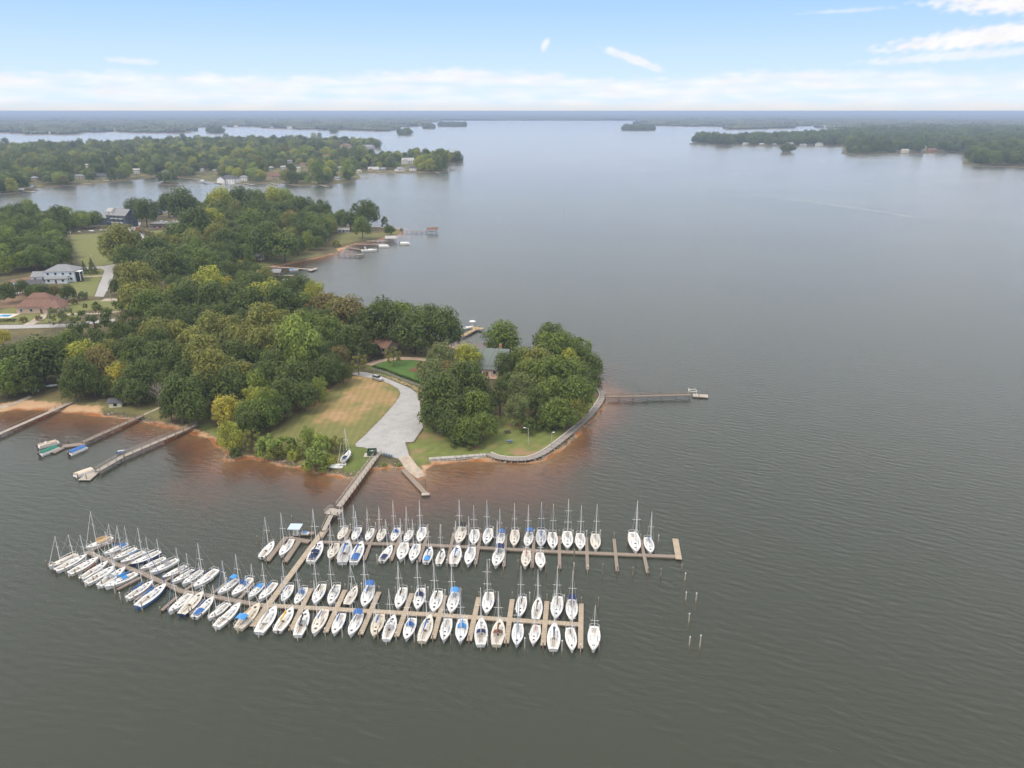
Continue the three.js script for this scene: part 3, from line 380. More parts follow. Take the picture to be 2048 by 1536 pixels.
grove('beyond the cove', 'trees on the land beyond the cove', [
  [238, 487, 84, 'o', 'oak', 'broad olive tree beside the far green meadow'], [249, 515, 50, 'g'], [264, 542, 42, 'd'], [307, 501, 70, 'd'], [337, 537, 80, 'd'], [357, 532, 46, 'o'], [317, 522, 60, 'd'], [290, 522, 50, 'd'], [389, 486, 56, 'o'], [376, 509, 60, 'g'], [395, 452, 78, 'd'], [426, 447, 48, 'y'], [356, 466, 58, 'g'], [436, 476, 60, 'o'], [456, 489, 60, 'd'], [425, 513, 56, 'd'], [411, 531, 64, 'g'], [437, 529, 56, 'd'], [452, 548, 48, 'd'], [493, 510, 34, 'g', 'tall', 'pointed green tree beside the cream boathouse'], [481, 531, 20, 'Y', 'tall', 'small golden tree at the head of the cove'], [497, 532, 28, 'd', 'tall'], [506, 447, 68, 'g'], [477, 467, 46, 'd'], [501, 466, 30, 'l', 'tall'], [532, 478, 78, 'd'], [567, 481, 78, 'g'], [546, 440, 20, 'r', 'tall'], [583, 438, 22, 'r', 'tall'],
  [270, 417, 48, 'd'], [290, 425, 52, 'd'], [313, 416, 24, 'd', 'tall'], [335, 411, 44, 'd'], [366, 413, 66, 'd'], [386, 410, 40, 'd'], [442, 406, 56, 'y'], [434, 425, 46, 'd'], [479, 401, 58, 'd'], [512, 404, 58, 'd'], [548, 397, 52, 'y'], [571, 402, 44, 'l'], [522, 426, 60, 'd'], [560, 425, 50, 'd'], [605, 416, 54, 'd'], [640, 410, 26, 'd', 'pine'], [652, 424, 32, 'd', 'tall'], [685, 426, 30, 'd', 'pine'], [710, 418, 26, 'd', 'pine'], [735, 427, 54, 'd'], [724, 455, 40, 'g', 'oak', 'single round tree on the far shore lawn'], [640, 467, 42, 'd'], [624, 449, 44, 'g'], [616, 480, 28, 'l', 'tall'], [638, 487, 24, 'g'], [595, 488, 40, 'd'], [608, 446, 40, 'd'], [590, 460, 40, 'd'], [769, 446, 20, 'd', 'pine'], [778, 459, 24, 'd'], [671, 486, 18, 'o', 'bush'], [660, 448, 34, 'g'], [700, 440, 40, 'd'], [630, 430, 40, 'd'], [590, 425, 40, 'd'], [461, 440, 46, 'd'], [803, 460, 8, 'd', 'bush'], [276, 460, 14, 'r', 'bush'], [298, 468, 20, 'b', 'bush']]);
grove('along the clay bank', 'shrubs along the clay bank in front of the field', [
  [461, 865, 54, 'y', 'tall', 'yellow-green bank tree with rock at its foot'], [500, 880, 40, 'o', 'open'], [469, 906, 24, 'd', 'bush', 'dark round shrub at the tip of the clay bank'], [535, 893, 50, 'l', 'bush'], [571, 887, 44, 'l', 'bush'], [589, 887, 18, 'd', 'cone', 'small dark conifer among the bank shrubs'], [615, 878, 40, 'l', 'tall', 'tallest light green tree on the bank beside the field'], [640, 893, 52, 'l', 'bush'], [671, 888, 38, 'o', 'bush'], [630, 920, 58, 'l', 'bush', 'bright green shrub reaching down to the waterline'], [655, 915, 36, 'y', 'bush'], [552, 905, 34, 'o', 'bush'], [600, 903, 30, 'o', 'bush'], [442, 880, 22, 'o', 'bush'], [520, 898, 26, 'o', 'bush'], [585, 910, 26, 'y', 'bush'], [768, 928, 12, 'l', 'bush'], [798, 929, 9, 'l', 'bush']]);
// the parts of the woods that the list above leaves open
const taken2 = [];
function fill(poly, gap, half0, half1, place, group, tints, high = landHeight, kinds = ['oak', 'oak', 'oak', 'tall'], keep = () => true) {
  const b = boundsOf(poly), r = rng32(Math.round(b[0] * 7 + gap * 31)), cell = gap * 0.95, mine = [];
  for (let z = b[1]; z < b[3]; z += cell) for (let x = b[0]; x < b[2]; x += cell) {
    const px = x + (r() - 0.5) * cell * 0.8, pz = z + (r() - 0.5) * cell * 0.8, half = mix(half0, half1, r()), tint = tints[Math.floor(r() * tints.length)], kind = kinds[Math.floor(r() * kinds.length)];
    if (polySD(poly, px, pz) < 0 || !keep(px, pz)) continue;
    let ok = true; for (const t of WOOD) { const q = (t.half + half) * 0.5; if ((t.x - px) ** 2 + (t.z - pz) ** 2 < q * q) { ok = false; break; } }
    if (ok) { plant(px, high(px, pz), pz, half, kind, tint, place, group); mine.push(1); }
  }
}
const WOODS_NEAR = landPoly([[700, 752], [653, 781], [614, 814], [556, 858], [525, 880], [470, 880], [440, 862], [335, 830], [330, 812], [215, 806], [140, 798], [120, 770], [150, 700], [255, 700], [270, 660], [330, 650], [360, 560], [470, 560], [510, 566], [600, 600], [640, 628], [700, 653], [760, 668], [840, 690], [760, 700], [735, 690], [700, 690], [690, 730]]);
fill(WOODS_NEAR, 9, 4.2, 6, 'in the wood beside the field', 'trees of the wood beside the mown field', ['d', 'd', 'd', 'g', 'o']);
const WOODS_LEFT = landPoly([[-420, 445], [0, 446], [100, 447], [140, 452], [195, 451], [190, 458], [130, 464], [118, 480], [132, 500], [136, 528], [110, 545], [60, 548], [20, 552], [-420, 560]]);
fill(WOODS_LEFT, 11, 5.5, 8, 'beyond the pale house', 'trees of the far left wood', ['d', 'd', 'g', 'd', 'l', 'g']);
const WOODS_COVE = landPoly([[300, 516], [345, 504], [378, 484], [372, 440], [430, 414], [560, 420], [640, 438], [690, 456], [660, 472], [640, 500], [600, 508], [520, 522], [480, 545], [465, 552], [360, 552], [260, 552], [240, 537], [252, 524]]);
fill(WOODS_COVE, 11, 5.5, 7.5, 'beyond the cove', 'trees on the land beyond the cove', ['d', 'd', 'g', 'o', 'g']);
// lots kept open round the houses across the lake, down to the water in front of them
const openLot = (x, z) => farHouses.every(([px, py, w]) => { const p = at(px, py, 1.5), l = Math.hypot(p.x, p.z), dx = p.x / l, dz = p.z / l, rx = x - p.x, rz = z - p.z, along = -(rx * dx + rz * dz), across = Math.abs(rx * dz - rz * dx), hw = w * l / FOCAL * 0.5; return !(across < hw + 5 && along > -hw - 6 && along < (l < 3000 ? 210 : 900)) && !(Math.hypot(rx, rz) < hw * 1.3 + 6); });
const [P3, IS1] = [FARPOLY[0].poly, FARPOLY[1].poly], farFlat = () => 0.9;
fill(P3, 16, 6.2, 12, 'on the wooded peninsula across the water', 'trees on the peninsula across the water', ['d', 'd', 'g', 's', 'o', 'l', 'd', 'y'], farFlat, ['oak', 'oak', 'tall'], (x, z) => openLot(x, z) && polySD(P3, x, z) > 2);
for (const [cx, w, py] of [[905, 12, 322], [898, 14, 321], [914, 14, 322.5], [922, 10, 322], [797, 13, 322]]) { const p = at(cx, py + 2, 1.5), half = w / 2 * p.length() / FOCAL; plant(p.x, 1.4, p.z, half, 'oak', 'd', 'on the narrow far spit', 'trees on the narrow far spit'); }
fill(IS1, 12, 6, 8, 'on the small islet by the far docks', 'trees on the small islet', ['d', 'g'], farFlat, ['open', 'oak']);
for (const f of FARPOLY.slice(3)) if (f.name !== 'peninsula') fill(f.poly, 20, 8, 13, 'on a small wooded island far out', 'trees on the small far islands', ['d', 'd', 'g'], farFlat, ['oak']);
const P6 = FARPOLY[FARPOLY.length - 1].poly;
fill(P6, 22, 8, 17, 'on the far right wooded shore', 'trees on the far right shore', ['d', 'd', 'g'], farFlat, ['oak'], (x, z) => openLot(x, z) && polySD(P6, x, z) > 6 && x < -z * 0.78);
// the 300 largest in view stand as trees of their own, the rest as one wood
{
  for (const t of WOOD) { const d = Math.hypot(t.x, t.y - EYE, t.z); const s = Math.sin(PITCH), c = Math.cos(PITCH), zc = -t.z * c + (EYE - t.y) * s, u = t.x / zc * FOCAL; t.size = Math.abs(u) < 1024 + t.half / zc * FOCAL ? t.half / d : 0; }
  const order = WOOD.slice().sort((a, b) => b.size - a.size), rest = [];
  let shown = 0;
  const own = [], same = {};
  for (const t of order) {
    if (!t.size) continue;
    if (shown >= 298 && !t.special) { rest.push(t); continue; }
    shown++; own.push(t);
  }
  for (const t of own) { t.label = t.special || `${TINTNAME[t.tint]} ${NOUN[t.kind]}`; t.key = t.label + t.place; (same[t.key] ??= []).push(t); }
  for (const l of Object.values(same)) if (l.length > 1) l.sort((a, b) => a.x / -a.z - b.x / -b.z).forEach((t, i) => { t.label += `, ${ord(i)} from left`; });
  for (const t of own) {
    const o = thing(PREFIX[t.kind], t.special || `${t.label} ${t.place}`, t.kind === 'bush' ? 'shrub' : 'tree', [t.x, t.y - 0.05, t.z], t.spin, t.group);
    const lift = t.kind === 'bush' ? 0 : 0.03;
    o.scale.set(t.half, t.half * t.tall, t.half);
    mesh('trunk', TRUNKS[t.kind], t.kind === 'bare' ? greyBark : bark, o, [0, 0.16, 0]);
    if (t.kind !== 'bare') { const list = KINDS[t.kind]; mesh('crown', list[t.v % list.length], leafMat(t.tint), o, [0, lift, 0]); }
  }
  const groups = {};
  for (const t of rest) (groups[t.kind + t.v % KINDS[t.kind].length] ??= []).push(t);
  const m4 = new THREE.Matrix4(), q = new THREE.Quaternion(), c = new THREE.Color();
  const wood = new THREE.MeshPhysicalMaterial({ color: 0xffffff, roughness: 0.85, vertexColors: true, side: THREE.DoubleSide, transmission: 0.34, thickness: 0, specularIntensity: 0.35 });
  for (const list of Object.values(groups)) {
    const t0 = list[0], im = new THREE.InstancedMesh(KINDS[t0.kind][t0.v % KINDS[t0.kind].length], wood, list.length); im.name = numbered('woodland');
    list.forEach((t, i) => { im.setMatrixAt(i, m4.compose(V(t.x, t.y, t.z), q.setFromAxisAngle(V(0, 1, 0), t.spin), V(t.half, t.half * t.tall, t.half))); im.setColorAt(i, c.setRGB(...TINT[t.tint].map((x, i) => x * [2.5, 2.42, 1.9][i]))); });
    im.castShadow = im.receiveShadow = true; scene.add(im); tag(im, 'mixed woodland on the shores across the lake', 'woodland', 'distant woodland', 'stuff');
  }
  console.log('trees', WOOD.length, 'own', shown, 'rest', rest.length);
}
// ---------------------------------------------------------------- the wooded country beyond the lake, out to the horizon
{
  const FS = FARPOLY[2].poly, r = rng32(900), lump = new THREE.IcosahedronGeometry(1, 1), parts = [];
  const stand = (seed, count, spread) => {                               // one stand of crowns
    const q = rng32(seed), out = [];
    for (let i = 0; i < count; i++) {
      const a = q() * 6.283, d = Math.sqrt(q()) * spread, s = 6.5 + 5 * q(), g = lump.clone(), p = g.attributes.position, y = 6 + 5 * q(), t = 0.75 + 0.5 * q();
      for (let k = 0; k < p.count; k++) { const n = 1 + 0.22 * noise3(p.getX(k) * 2.1 + i, p.getY(k) * 2.1, p.getZ(k) * 2.1 + seed); p.setXYZ(k, p.getX(k) * s * n + Math.cos(a) * d, p.getY(k) * s * 0.9 * n + y, p.getZ(k) * s * n + Math.sin(a) * d); }
      g.deleteAttribute('uv'); g.computeVertexNormals(); g.setAttribute('color', new THREE.Float32BufferAttribute(Array.from({ length: p.count }, () => [t, t * (0.95 + 0.1 * q()), t]).flat(), 3)); out.push(g);
    }
    return merged(out);
  };
  const stands = [0, 1, 2].map(i => stand(31 + i, 16, 38)), list = [[], [], []];
  const keepOpen = [];
  for (let dist = 3300; dist < 9000; dist *= 1 + 0.0135 * (1 + (dist - 3300) / 9000)) {
    const step = 46 + (dist - 3300) * 0.018;
    for (let x = -dist * 0.76; x < dist * 0.76; x += step) {
      const px = x + (r() - 0.5) * step, pz = -dist - (r() - 0.5) * step;
      if (r() < 0.05) continue;
      if (polySD(FS, px, pz) < 34) continue;
      list[Math.floor(r() * 3)].push([px, pz, 0.9 + 0.5 * r() + (dist - 3300) / 9000]);
    }
  }
  const mat = std(0xffffff, 1, { vertexColors: true }), m4 = new THREE.Matrix4(), q = new THREE.Quaternion(), c = new THREE.Color();
  list.forEach((l, k) => {
    const im = new THREE.InstancedMesh(stands[k], mat, l.length); im.name = numbered('far_woodland');
    l.forEach(([x, z, s], i) => { const t = 0.65 + 0.6 * r(), warm = r(); im.setMatrixAt(i, m4.compose(V(x, 2, z), q.setFromAxisAngle(V(0, 1, 0), r() * 6.28), V(s, 0.7 + 0.9 * r() * r(), s))); im.setColorAt(i, c.setRGB((0.075 + 0.03 * warm) * t, 0.105 * t, 0.045 * t)); });
    scene.add(im); tag(im, 'blue-hazed woodland stretching to the horizon', 'woodland', 'horizon woodland', 'stuff');
    console.log('stands', l.length);
  });
  // beyond nine kilometres single stands cannot be told apart: rolling canopy
  const xs = [], zs = []; for (let x = -24000; x <= 24000; x += 240) xs.push(x); for (let z = -8800; z > -30000; z -= 60 + (-z - 8800) * 0.03) zs.unshift(z);
  const g = heightSheet(xs, zs, (x, z) => 10 + 7 * noise2(x * 0.004, z * 0.004) + 9 * fbm(x * 0.0007, z * 0.0007, 3) + 0.0006 * Math.max(0, -z - 9000) + 9 * noise2(x * 0.02, z * 0.02));
  const col = []; for (let i = 0; i < g.attributes.position.count; i++) { const t = 0.85 + 0.5 * noise2(g.attributes.position.getX(i) * 0.003, g.attributes.position.getZ(i) * 0.003); col.push(0.05 * t, 0.072 * t, 0.03 * t); }
  g.setAttribute('color', new THREE.Float32BufferAttribute(col, 3));
  structure('wooded_plain', g, mat);
}
// ---------------------------------------------------------------- docks, pilings, piers
function plankTexture(seed, base, vary) {                                // boards across the walkway, 0.15 m each; tile 3 m
  const r = rng32(seed), tone = Array.from({ length: 20 }, () => 1 + vary * (r() - 0.5)), warm = Array.from({ length: 20 }, () => r());
  return dataTexture(320, 160, (u, v) => { const k = Math.floor(u * 20), f = u * 20 - k, gap = f < 0.1 ? 0.45 : 1, n = 1 + 0.22 * fbm(u * 9 + k, v * 2 + k * 3, 3), t = tone[k] * gap * n; return [base[0] * t * (1 + 0.06 * warm[k]), base[1] * t, base[2] * t * (1 - 0.06 * warm[k])]; });
}
const tanPlanks = std(0xffffff, 0.9, { map: plankTexture(1, [0.40, 0.34, 0.262], 0.3) }), greyPlanks = std(0xffffff, 0.9, { map: plankTexture(2, [0.255, 0.215, 0.18], 0.45) }), palePlanks = std(0xffffff, 0.9, { map: plankTexture(3, [0.40, 0.37, 0.33], 0.3) }), darkPlanks = std(0xffffff, 0.9, { map: plankTexture(4, [0.27, 0.25, 0.235], 0.5) });
const timber = std(rgb(0.19, 0.15, 0.11), 0.95), paleTimber = std(rgb(0.36, 0.33, 0.29), 0.9), float_ = std(rgb(0.06, 0.06, 0.06), 0.7), concrete = std(rgb(0.48, 0.45, 0.40), 0.9), galvanised = std(rgb(0.55, 0.55, 0.55), 0.45, { metalness: 0.5 });
function deckBoards(a, b, w, y, thick = 0.16) {                          // boards laid across, from a to b; uv in 3 m tiles
  const dx = b.x - a.x, dz = b.z - a.z, l = Math.hypot(dx, dz), g = new THREE.BoxGeometry(l, thick, w), p = g.attributes.position, uv = g.attributes.uv;
  for (let i = 0; i < p.count; i++) uv.setXY(i, p.getX(i) / 3, p.getZ(i) / 3);
  return g.rotateY(-Math.atan2(dz, dx)).translate((a.x + b.x) / 2, y - thick / 2, (a.z + b.z) / 2);
}
const between = (a, b, t) => a.clone().lerp(b, t);
const jitter = rng32(41);
// a floating dock stretch: boards, side beams, floats beneath
function dockPart(parent, name, a, b, w, y, mat, label) {
  const m = mesh(name, deckBoards(a, b, w, y), mat, parent); if (label) m.userData.label = label;
  const d = b.clone().sub(a).setY(0).normalize(), s = V(-d.z, 0, d.x), e = w / 2 - 0.06;
  mesh('side_beam', merged([1, -1].map(k => bar(a.clone().addScaledVector(s, e * k).setY(y - 0.27), b.clone().addScaledVector(s, e * k).setY(y - 0.27), 0.1, 0.2))), timber, m);
  const n = Math.max(2, Math.round(a.distanceTo(b) / 3)), fl = []; for (let i = 0; i < n; i++) { const c = between(a, b, (i + 0.5) / n); fl.push(bar(c.clone().addScaledVector(d, -0.7).setY(y - 0.5), c.clone().addScaledVector(d, 0.7).setY(y - 0.5), w * 0.8, 0.3)); }
  mesh('float', merged(fl), float_, m);
  return m;
}
const postGeo = {}; 
function piling(base, h, label, group, pale = false, lean = 0) {
  const o = thing('mooring_piling', label, 'piling', [base.x, 0, base.z], jitter() * 6, group); o.rotation.z = lean;
  const key = h.toFixed(1); postGeo[key] ??= [new THREE.CylinderGeometry(0.12, 0.15, h + 2.5, 9).translate(0, (h - 2.5) / 2, 0), new THREE.ConeGeometry(0.15, 0.22, 9).translate(0, h + 0.11, 0)];
  mesh('post', postGeo[key][0], pale ? paleTimber : timber, o); mesh('cap', postGeo[key][1], pale ? std1.white : paleTimber, o); return o;
}
const std1 = { white: std(rgb(0.74, 0.73, 0.70), 0.5), black: std(rgb(0.03, 0.03, 0.03), 0.6), glass: std(rgb(0.03, 0.035, 0.045), 0.12), rust: std(rgb(0.35, 0.12, 0.05), 0.9) };
const DY = 0.5, Z = (ox, oy) => (x, y, lift = DY) => at(ox + x / 5.12, oy + y / 5.12, lift);
const R1 = Z(80, 1010), R2 = Z(460, 1010), R3 = Z(840, 1010), R4 = Z(1140, 1010), R5 = Z(0, 740), R6 = Z(380, 740), R7 = Z(700, 660), R8 = Z(1040, 640);
const DOCKENDS = { front: [], back: [], left: [] };
{ // front dock: tan boards
  const d = thing('front_dock', 'long tan front dock of the marina with ten finger piers', 'dock', [0, 0, 0]);
  const spine = [R2(310, 1022), R2(2048, 1118), R3(1625, 1220)];
  for (let i = 0; i < 2; i++) dockPart(d, 'walkway', spine[i], spine[i + 1], 1.25, DY, tanPlanks);
  const F = [[R2(832, 852), R2(622, 1280)], [R2(1178, 868), R2(978, 1302)], [R2(1526, 888), R2(1335, 1325)], [R2(1862, 903), R2(1704, 1345)], [R3(255, 925), R3(134, 1367)], [R3(602, 943), R3(504, 1388)], [R3(945, 963), R3(884, 1413)], [R3(1300, 983), R3(1261, 1438)], [R3(1651, 1008), R3(1644, 1468)]];
  F.forEach(([a, b], i) => { dockPart(d, 'finger_pier', a, b, 1.05, DY + 0.012, tanPlanks); DOCKENDS.front.push([a, b]); });
}
{ // main pier through both docks, up to the gangway
  const d = thing('main_walkway', 'long straight tan walkway crossing both marina docks', 'walkway');
  dockPart(d, 'walkway', R2(945, 275), R2(228, 1240), 1.35, DY + 0.03, tanPlanks);
  dockPart(d, 'side_float', R2(1000, 235), R2(935, 335), 0.9, DY + 0.02, greyPlanks);
}
{ // back dock: grey weathered boards
  const d = thing('back_dock', 'weathered grey back dock of the marina with many finger piers', 'dock');
  const spine = [R2(855, 375), R2(2048, 408), R3(1300, 470), R4(1090, 525)];
  for (let i = 0; i < 3; i++) dockPart(d, 'walkway', spine[i], spine[i + 1], 1.15, DY, greyPlanks);
  const F = [[R2(1232, 248), R2(1084, 550)], [R2(1492, 252), R2(1374, 562)], [R2(1765, 262), R2(1648, 568)], [R2(2030, 268), R2(1934, 580)], [R3(350, 278), R3(279, 598)], [R3(622, 288), R3(568, 604)], [R3(880, 298), R3(857, 628)], [R3(1170, 315), R3(1146, 640)], [R3(1425, 320), R3(1430, 650)], [R3(1705, 330), R3(1716, 660)], [R3(1987, 345), R3(2021, 675)], [R4(726, 357), R4(797, 695)]];
  F.forEach(([a, b]) => { dockPart(d, 'finger_pier', a, b, 0.78, DY + 0.012, greyPlanks); DOCKENDS.back.push([a, b]); });
  dockPart(d, 'end_platform', R4(1078, 345), R4(1115, 552), 1.45, DY + 0.02, tanPlanks);
}
{ // shed platform left of the main walkway
  const d = thing('shed_platform', 'grey platform with two wide fingers under the small dock shed', 'dock');
  dockPart(d, 'platform', R2(600, 335), R2(815, 372), 1.5, DY - 0.01, greyPlanks); dockPart(d, 'platform', R2(640, 300), R2(860, 285), 1.3, DY + 0.005, greyPlanks);
  dockPart(d, 'finger_pier', R2(575, 325), R2(378, 572), 1.25, DY + 0.015, greyPlanks); dockPart(d, 'finger_pier', R2(718, 350), R2(560, 582), 1.3, DY + 0.02, greyPlanks);
  DOCKENDS.left.push([R2(575, 325), R2(378, 572)], [R2(718, 350), R2(560, 582)]);
  const s = thing('dock_shed', 'small white dock shed with pale blue tilted roof', 'shed', R2(680, 305).setY(DY + 0.02), -0.12);
  mesh('wall', box(1.0, 1.9, 1.0, 0, 0.95, 0), std1.white, s); const rf = mesh('roof', box(3.2, 0.1, 2.4), std(rgb(0.50, 0.60, 0.68), 0.4, { metalness: 0.3 }), s, [-0.1, 2.3, 0], [0.12, 0, 0.05]);
  for (const [x, z] of [[-1.3, -1], [1.2, -1], [-1.3, 1], [1.2, 1]]) mesh('post', box(0.1, 2.2, 0.1, x, 1.12, z), paleTimber, s); mesh('door', box(0.6, 1.5, 0.04, 0, 0.8, 0.53), std(rgb(0.3, 0.34, 0.38), 0.6), s);
  const lk = thing('dock_locker', 'low blue and white boat locker on the shed platform', 'box', R2(770, 300).setY(DY + 0.02), -0.1); mesh('body', new RoundedBoxGeometry(1.9, 0.5, 0.9, 2, 0.08).translate(0, 0.26, 0), std1.white, lk); mesh('lid', new RoundedBoxGeometry(1.3, 0.12, 0.8, 2, 0.05).translate(0, 0.58, 0), std(rgb(0.12, 0.25, 0.55), 0.6), lk);
}
{ // left dock, curving away
  const d = thing('left_dock', 'weathered dock bending away to the left with short fingers', 'dock');
  const S = [R1(480, 474), R1(780, 602), R1(1040, 690), R1(1300, 808), R1(1450, 880), R1(1700, 918), R1(2048, 985), R2(330, 1024)];
  for (let i = 0; i < S.length - 1; i++) dockPart(d, 'walkway', S[i], S[i + 1].clone().add(S[i + 1].clone().sub(S[i]).setLength(0.25)), 1.15, DY - 0.03 + (i % 2) * 0.008, greyPlanks);
  const F = [[R1(1030, 738), R1(790, 862)], [R1(1210, 812), R1(980, 968)], [R1(1400, 940), R1(1243, 1078)], [R1(1680, 960), R1(1540, 1110)], [R1(2020, 1000), R1(1810, 1185)], [R1(500, 470), R1(752, 362)], [R1(700, 540), R1(830, 480)], [R1(870, 620), R1(1050, 535)], [R1(1110, 690), R1(1235, 610)], [R1(1275, 780), R1(1420, 690)], [R1(1480, 872), R1(1610, 782)], [R1(1770, 900), R1(1905, 795)], [R2(95, 955), R2(245, 800)]];
  F.forEach(([a, b]) => { dockPart(d, 'finger_pier', a, b, 0.75, DY - 0.012, greyPlanks); DOCKENDS.left.push([a, b]); });
}
{ // pilings at the finger ends and between the berths
  const name = { front: 'front dock', back: 'back dock', left: 'left dock' };
  for (const key of ['front', 'back', 'left']) {
    const L = DOCKENDS[key];
    L.forEach(([a, b], i) => {
      [[a, 'far'], [b, 'near']].forEach(([p, w]) => { const o = (w === 'far' ? a : b).clone().sub(w === 'far' ? b : a).setY(0).setLength(0.28); if (key === 'left' && w === 'far') return; piling(p.clone().add(o), 1.5 + 0.7 * jitter(), `piling at the ${key === 'left' ? 'outer' : w} end of the ${ord(i)} ${name[key]} finger pier`, 'pilings at finger pier ends', jitter() < 0.35); });
      if (key !== 'left' && i < L.length - 1) {
        const [c, e] = L[i + 1];
        piling(between(a, c, 0.5), 1.9 + 0.8 * jitter(), `far mooring post between the ${ord(i)} and ${ord(i + 1)} ${name[key]} fingers`, 'mooring posts between the berths', jitter() < 0.4);
        piling(between(b, e, 0.5).add(V(0, 0, 0.5)), 1.9 + 0.8 * jitter(), `near mooring post between the ${ord(i)} and ${ord(i + 1)} ${name[key]} fingers`, 'mooring posts between the berths', jitter() < 0.4);
      }
    });
  }
  [[42, 540, 2.2], [42, 705, 2.2], [930, 722, 1.8], [1143, 655, 1.2], [905, 372, 1.7], [586, 402, 1.8]].forEach(([x, y, h], i) => piling(R4(x, y, 0), h, `${ord(i)} dark mooring post off the right end of the back dock`, 'posts off the back dock end', i === 4));
  [[1178, 765, 1.7, 'nearest the back dock corner'], [1185, 967, 1.9, 'left one of the upper pair'], [1290, 977, 1.9, 'right one of the upper pair'], [1217, 1190, 1.9, 'alone between the two pairs'], [1223, 1430, 1.9, 'left one of the lower pair'], [1330, 1446, 2.6, 'tallest, right one of the lower pair']].forEach(([x, y, h, w]) => piling(R4(x, y, 0), h, `white-topped post in open water right of the marina, ${w}`, 'posts in open water', true));
  [[287, 1048, 2.4, 'far'], [297, 1492, 2.2, 'near']].forEach(([x, y, h, w]) => piling(R4(x, y, 0), h, `post at the ${w} side of the outermost front berth`, 'outermost berth posts'));
  [[[285, 385], 1.8, 'left of the leftmost shed berth'], [[405, 285], 1.4, 'behind the leftmost shed berth'], [[640, 180], 2.0, 'behind the dock shed']].forEach(([[x, y], h, w]) => piling(R2(x, y, 0), h, `thin dark post ${w}`, 'posts around the dock shed'));
  [[75, 640], [145, 665], [265, 700], [370, 735], [430, 790], [555, 800], [640, 840], [770, 905], [828, 965], [965, 965], [1048, 1070], [1375, 1110], [1560, 1120], [1660, 1160], [1800, 1180], [1940, 1250]].forEach(([x, y], i) => piling(R1(x, y, 0), 1.4 + 0.8 * jitter(), `${ord(i)} mooring post from the left along the near side of the left dock`, 'posts along the left dock', jitter() < 0.4));
}
// elevated timber piers on posts, with rails
function pier(name, label, pts, w, y, mat, { rails = 'both', step = 3.2, foot = 3, railMat = paleTimber, postMat = timber } = {}) {
  const o = thing(name, label, 'pier');
  for (let i = 0; i < pts.length - 1; i++) {
    const a = pts[i].clone().setY(y), b = pts[i + 1].clone().setY(y), d = b.clone().sub(a).normalize(), s = V(-d.z, 0, d.x), l = a.distanceTo(b), n = Math.max(1, Math.round(l / step));
    mesh('deck', deckBoards(a.clone().addScaledVector(d, i ? -0.15 : 0), b, w, y + i * 0.004, 0.12), mat, o);
    mesh('joist', merged([1, -1].map(k => bar(a.clone().addScaledVector(s, k * (w / 2 - 0.15)).setY(y - 0.24), b.clone().addScaledVector(s, k * (w / 2 - 0.15)).setY(y - 0.24), 0.08, 0.2))), postMat, o);
    for (let k = 0; k <= n; k++) {
      const c = between(a, b, k / n);
      for (const q of [1, -1]) {
        const p = c.clone().addScaledVector(s, q * (w / 2 + 0.02)), bot = Math.min(-0.5, landHeight(p.x, p.z) - 0.3), rail = rails === 'both' || rails === (q > 0 ? 'left' : 'right');
        mesh('post', rod(V(p.x, bot, p.z), V(p.x, y + (rail ? 1.0 : 0.15), p.z), 0.085, 6), postMat, o);
      }
    }
    for (const q of [1, -1]) if (rails === 'both' || rails === (q > 0 ? 'left' : 'right')) { const e = w / 2 + 0.03; mesh('rail', merged([0.98, 0.55].map(h => bar(a.clone().addScaledVector(s, q * e).setY(y + h), b.clone().addScaledVector(s, q * e).setY(y + h), 0.09, 0.07))), railMat, o); }
  }
  return o;
}
const PY = 1.25, up = (f, x, y) => f(x, y, PY);
pier('gangway_pier', 'railed timber pier leading from the shore to the marina', [up(R6, 1930, 850), up(R6, 1525, 1395)], 1.7, PY, palePlanks, { step: 2.2 });
{
  const a = up(R6, 1470, 1425), b = up(R6, 1475, 1480), o = thing('pier_platform', 'square railed platform at the end of the gangway pier', 'platform');
  const c = between(a, b, 0.5), q = -0.30; o.position.set(c.x, 0, c.z); o.rotation.y = q;
  const top = new THREE.BoxGeometry(4.1, 0.14, 3.0), uv = top.attributes.uv, p = top.attributes.position; for (let i = 0; i < uv.count; i++) uv.setXY(i, p.getX(i) / 3, p.getZ(i) / 3);
  mesh('deck', top.translate(0, PY + 0.03, 0), palePlanks, o);
  for (const x of [-2, 0, 2]) for (const z of [-1.45, 1.45]) mesh('post', box(0.16, 4.2, 0.16, x, PY - 1.1, z), timber, o);
  for (const [ax, az, bx, bz] of [[-2, -1.45, -0.9, -1.45], [1.3, -1.45, 2, -1.45], [-2, -1.45, -2, 1.45], [2, -1.45, 2, 1.45], [0.9, 1.45, 2, 1.45]]) mesh('rail', merged([0.95, 0.5].map(h => bar(V(ax, PY + h, az), V(bx, PY + h, bz), 0.09, 0.07))), paleTimber, o);
  const g = thing('gangway', 'narrow sloping gangway from the platform down to the main walkway', 'gangway');
  const t = R2(1035, 105, PY), u = R2(960, 262, DY + 0.1), gd = deckBoards(t, u, 1.1, 0, 0.1); 
  { const pp = gd.attributes.position; const l = t.clone().setY(0).distanceTo(u.clone().setY(0)); for (let i = 0; i < pp.count; i++) { const f = Math.hypot(pp.getX(i) - u.x, pp.getZ(i) - u.z) / l; pp.setY(i, pp.getY(i) + mix(DY + 0.12, PY, clamp(f))); } gd.computeVertexNormals(); }
  mesh('deck', gd, palePlanks, g); const s = V(-(u.z - t.z), 0, u.x - t.x).setLength(0.55);
  for (const k of [1, -1]) mesh('rail', bar(t.clone().addScaledVector(s, k).setY(PY + 0.9), u.clone().addScaledVector(s, k).setY(DY + 1.0), 0.07, 0.07), paleTimber, g);
}
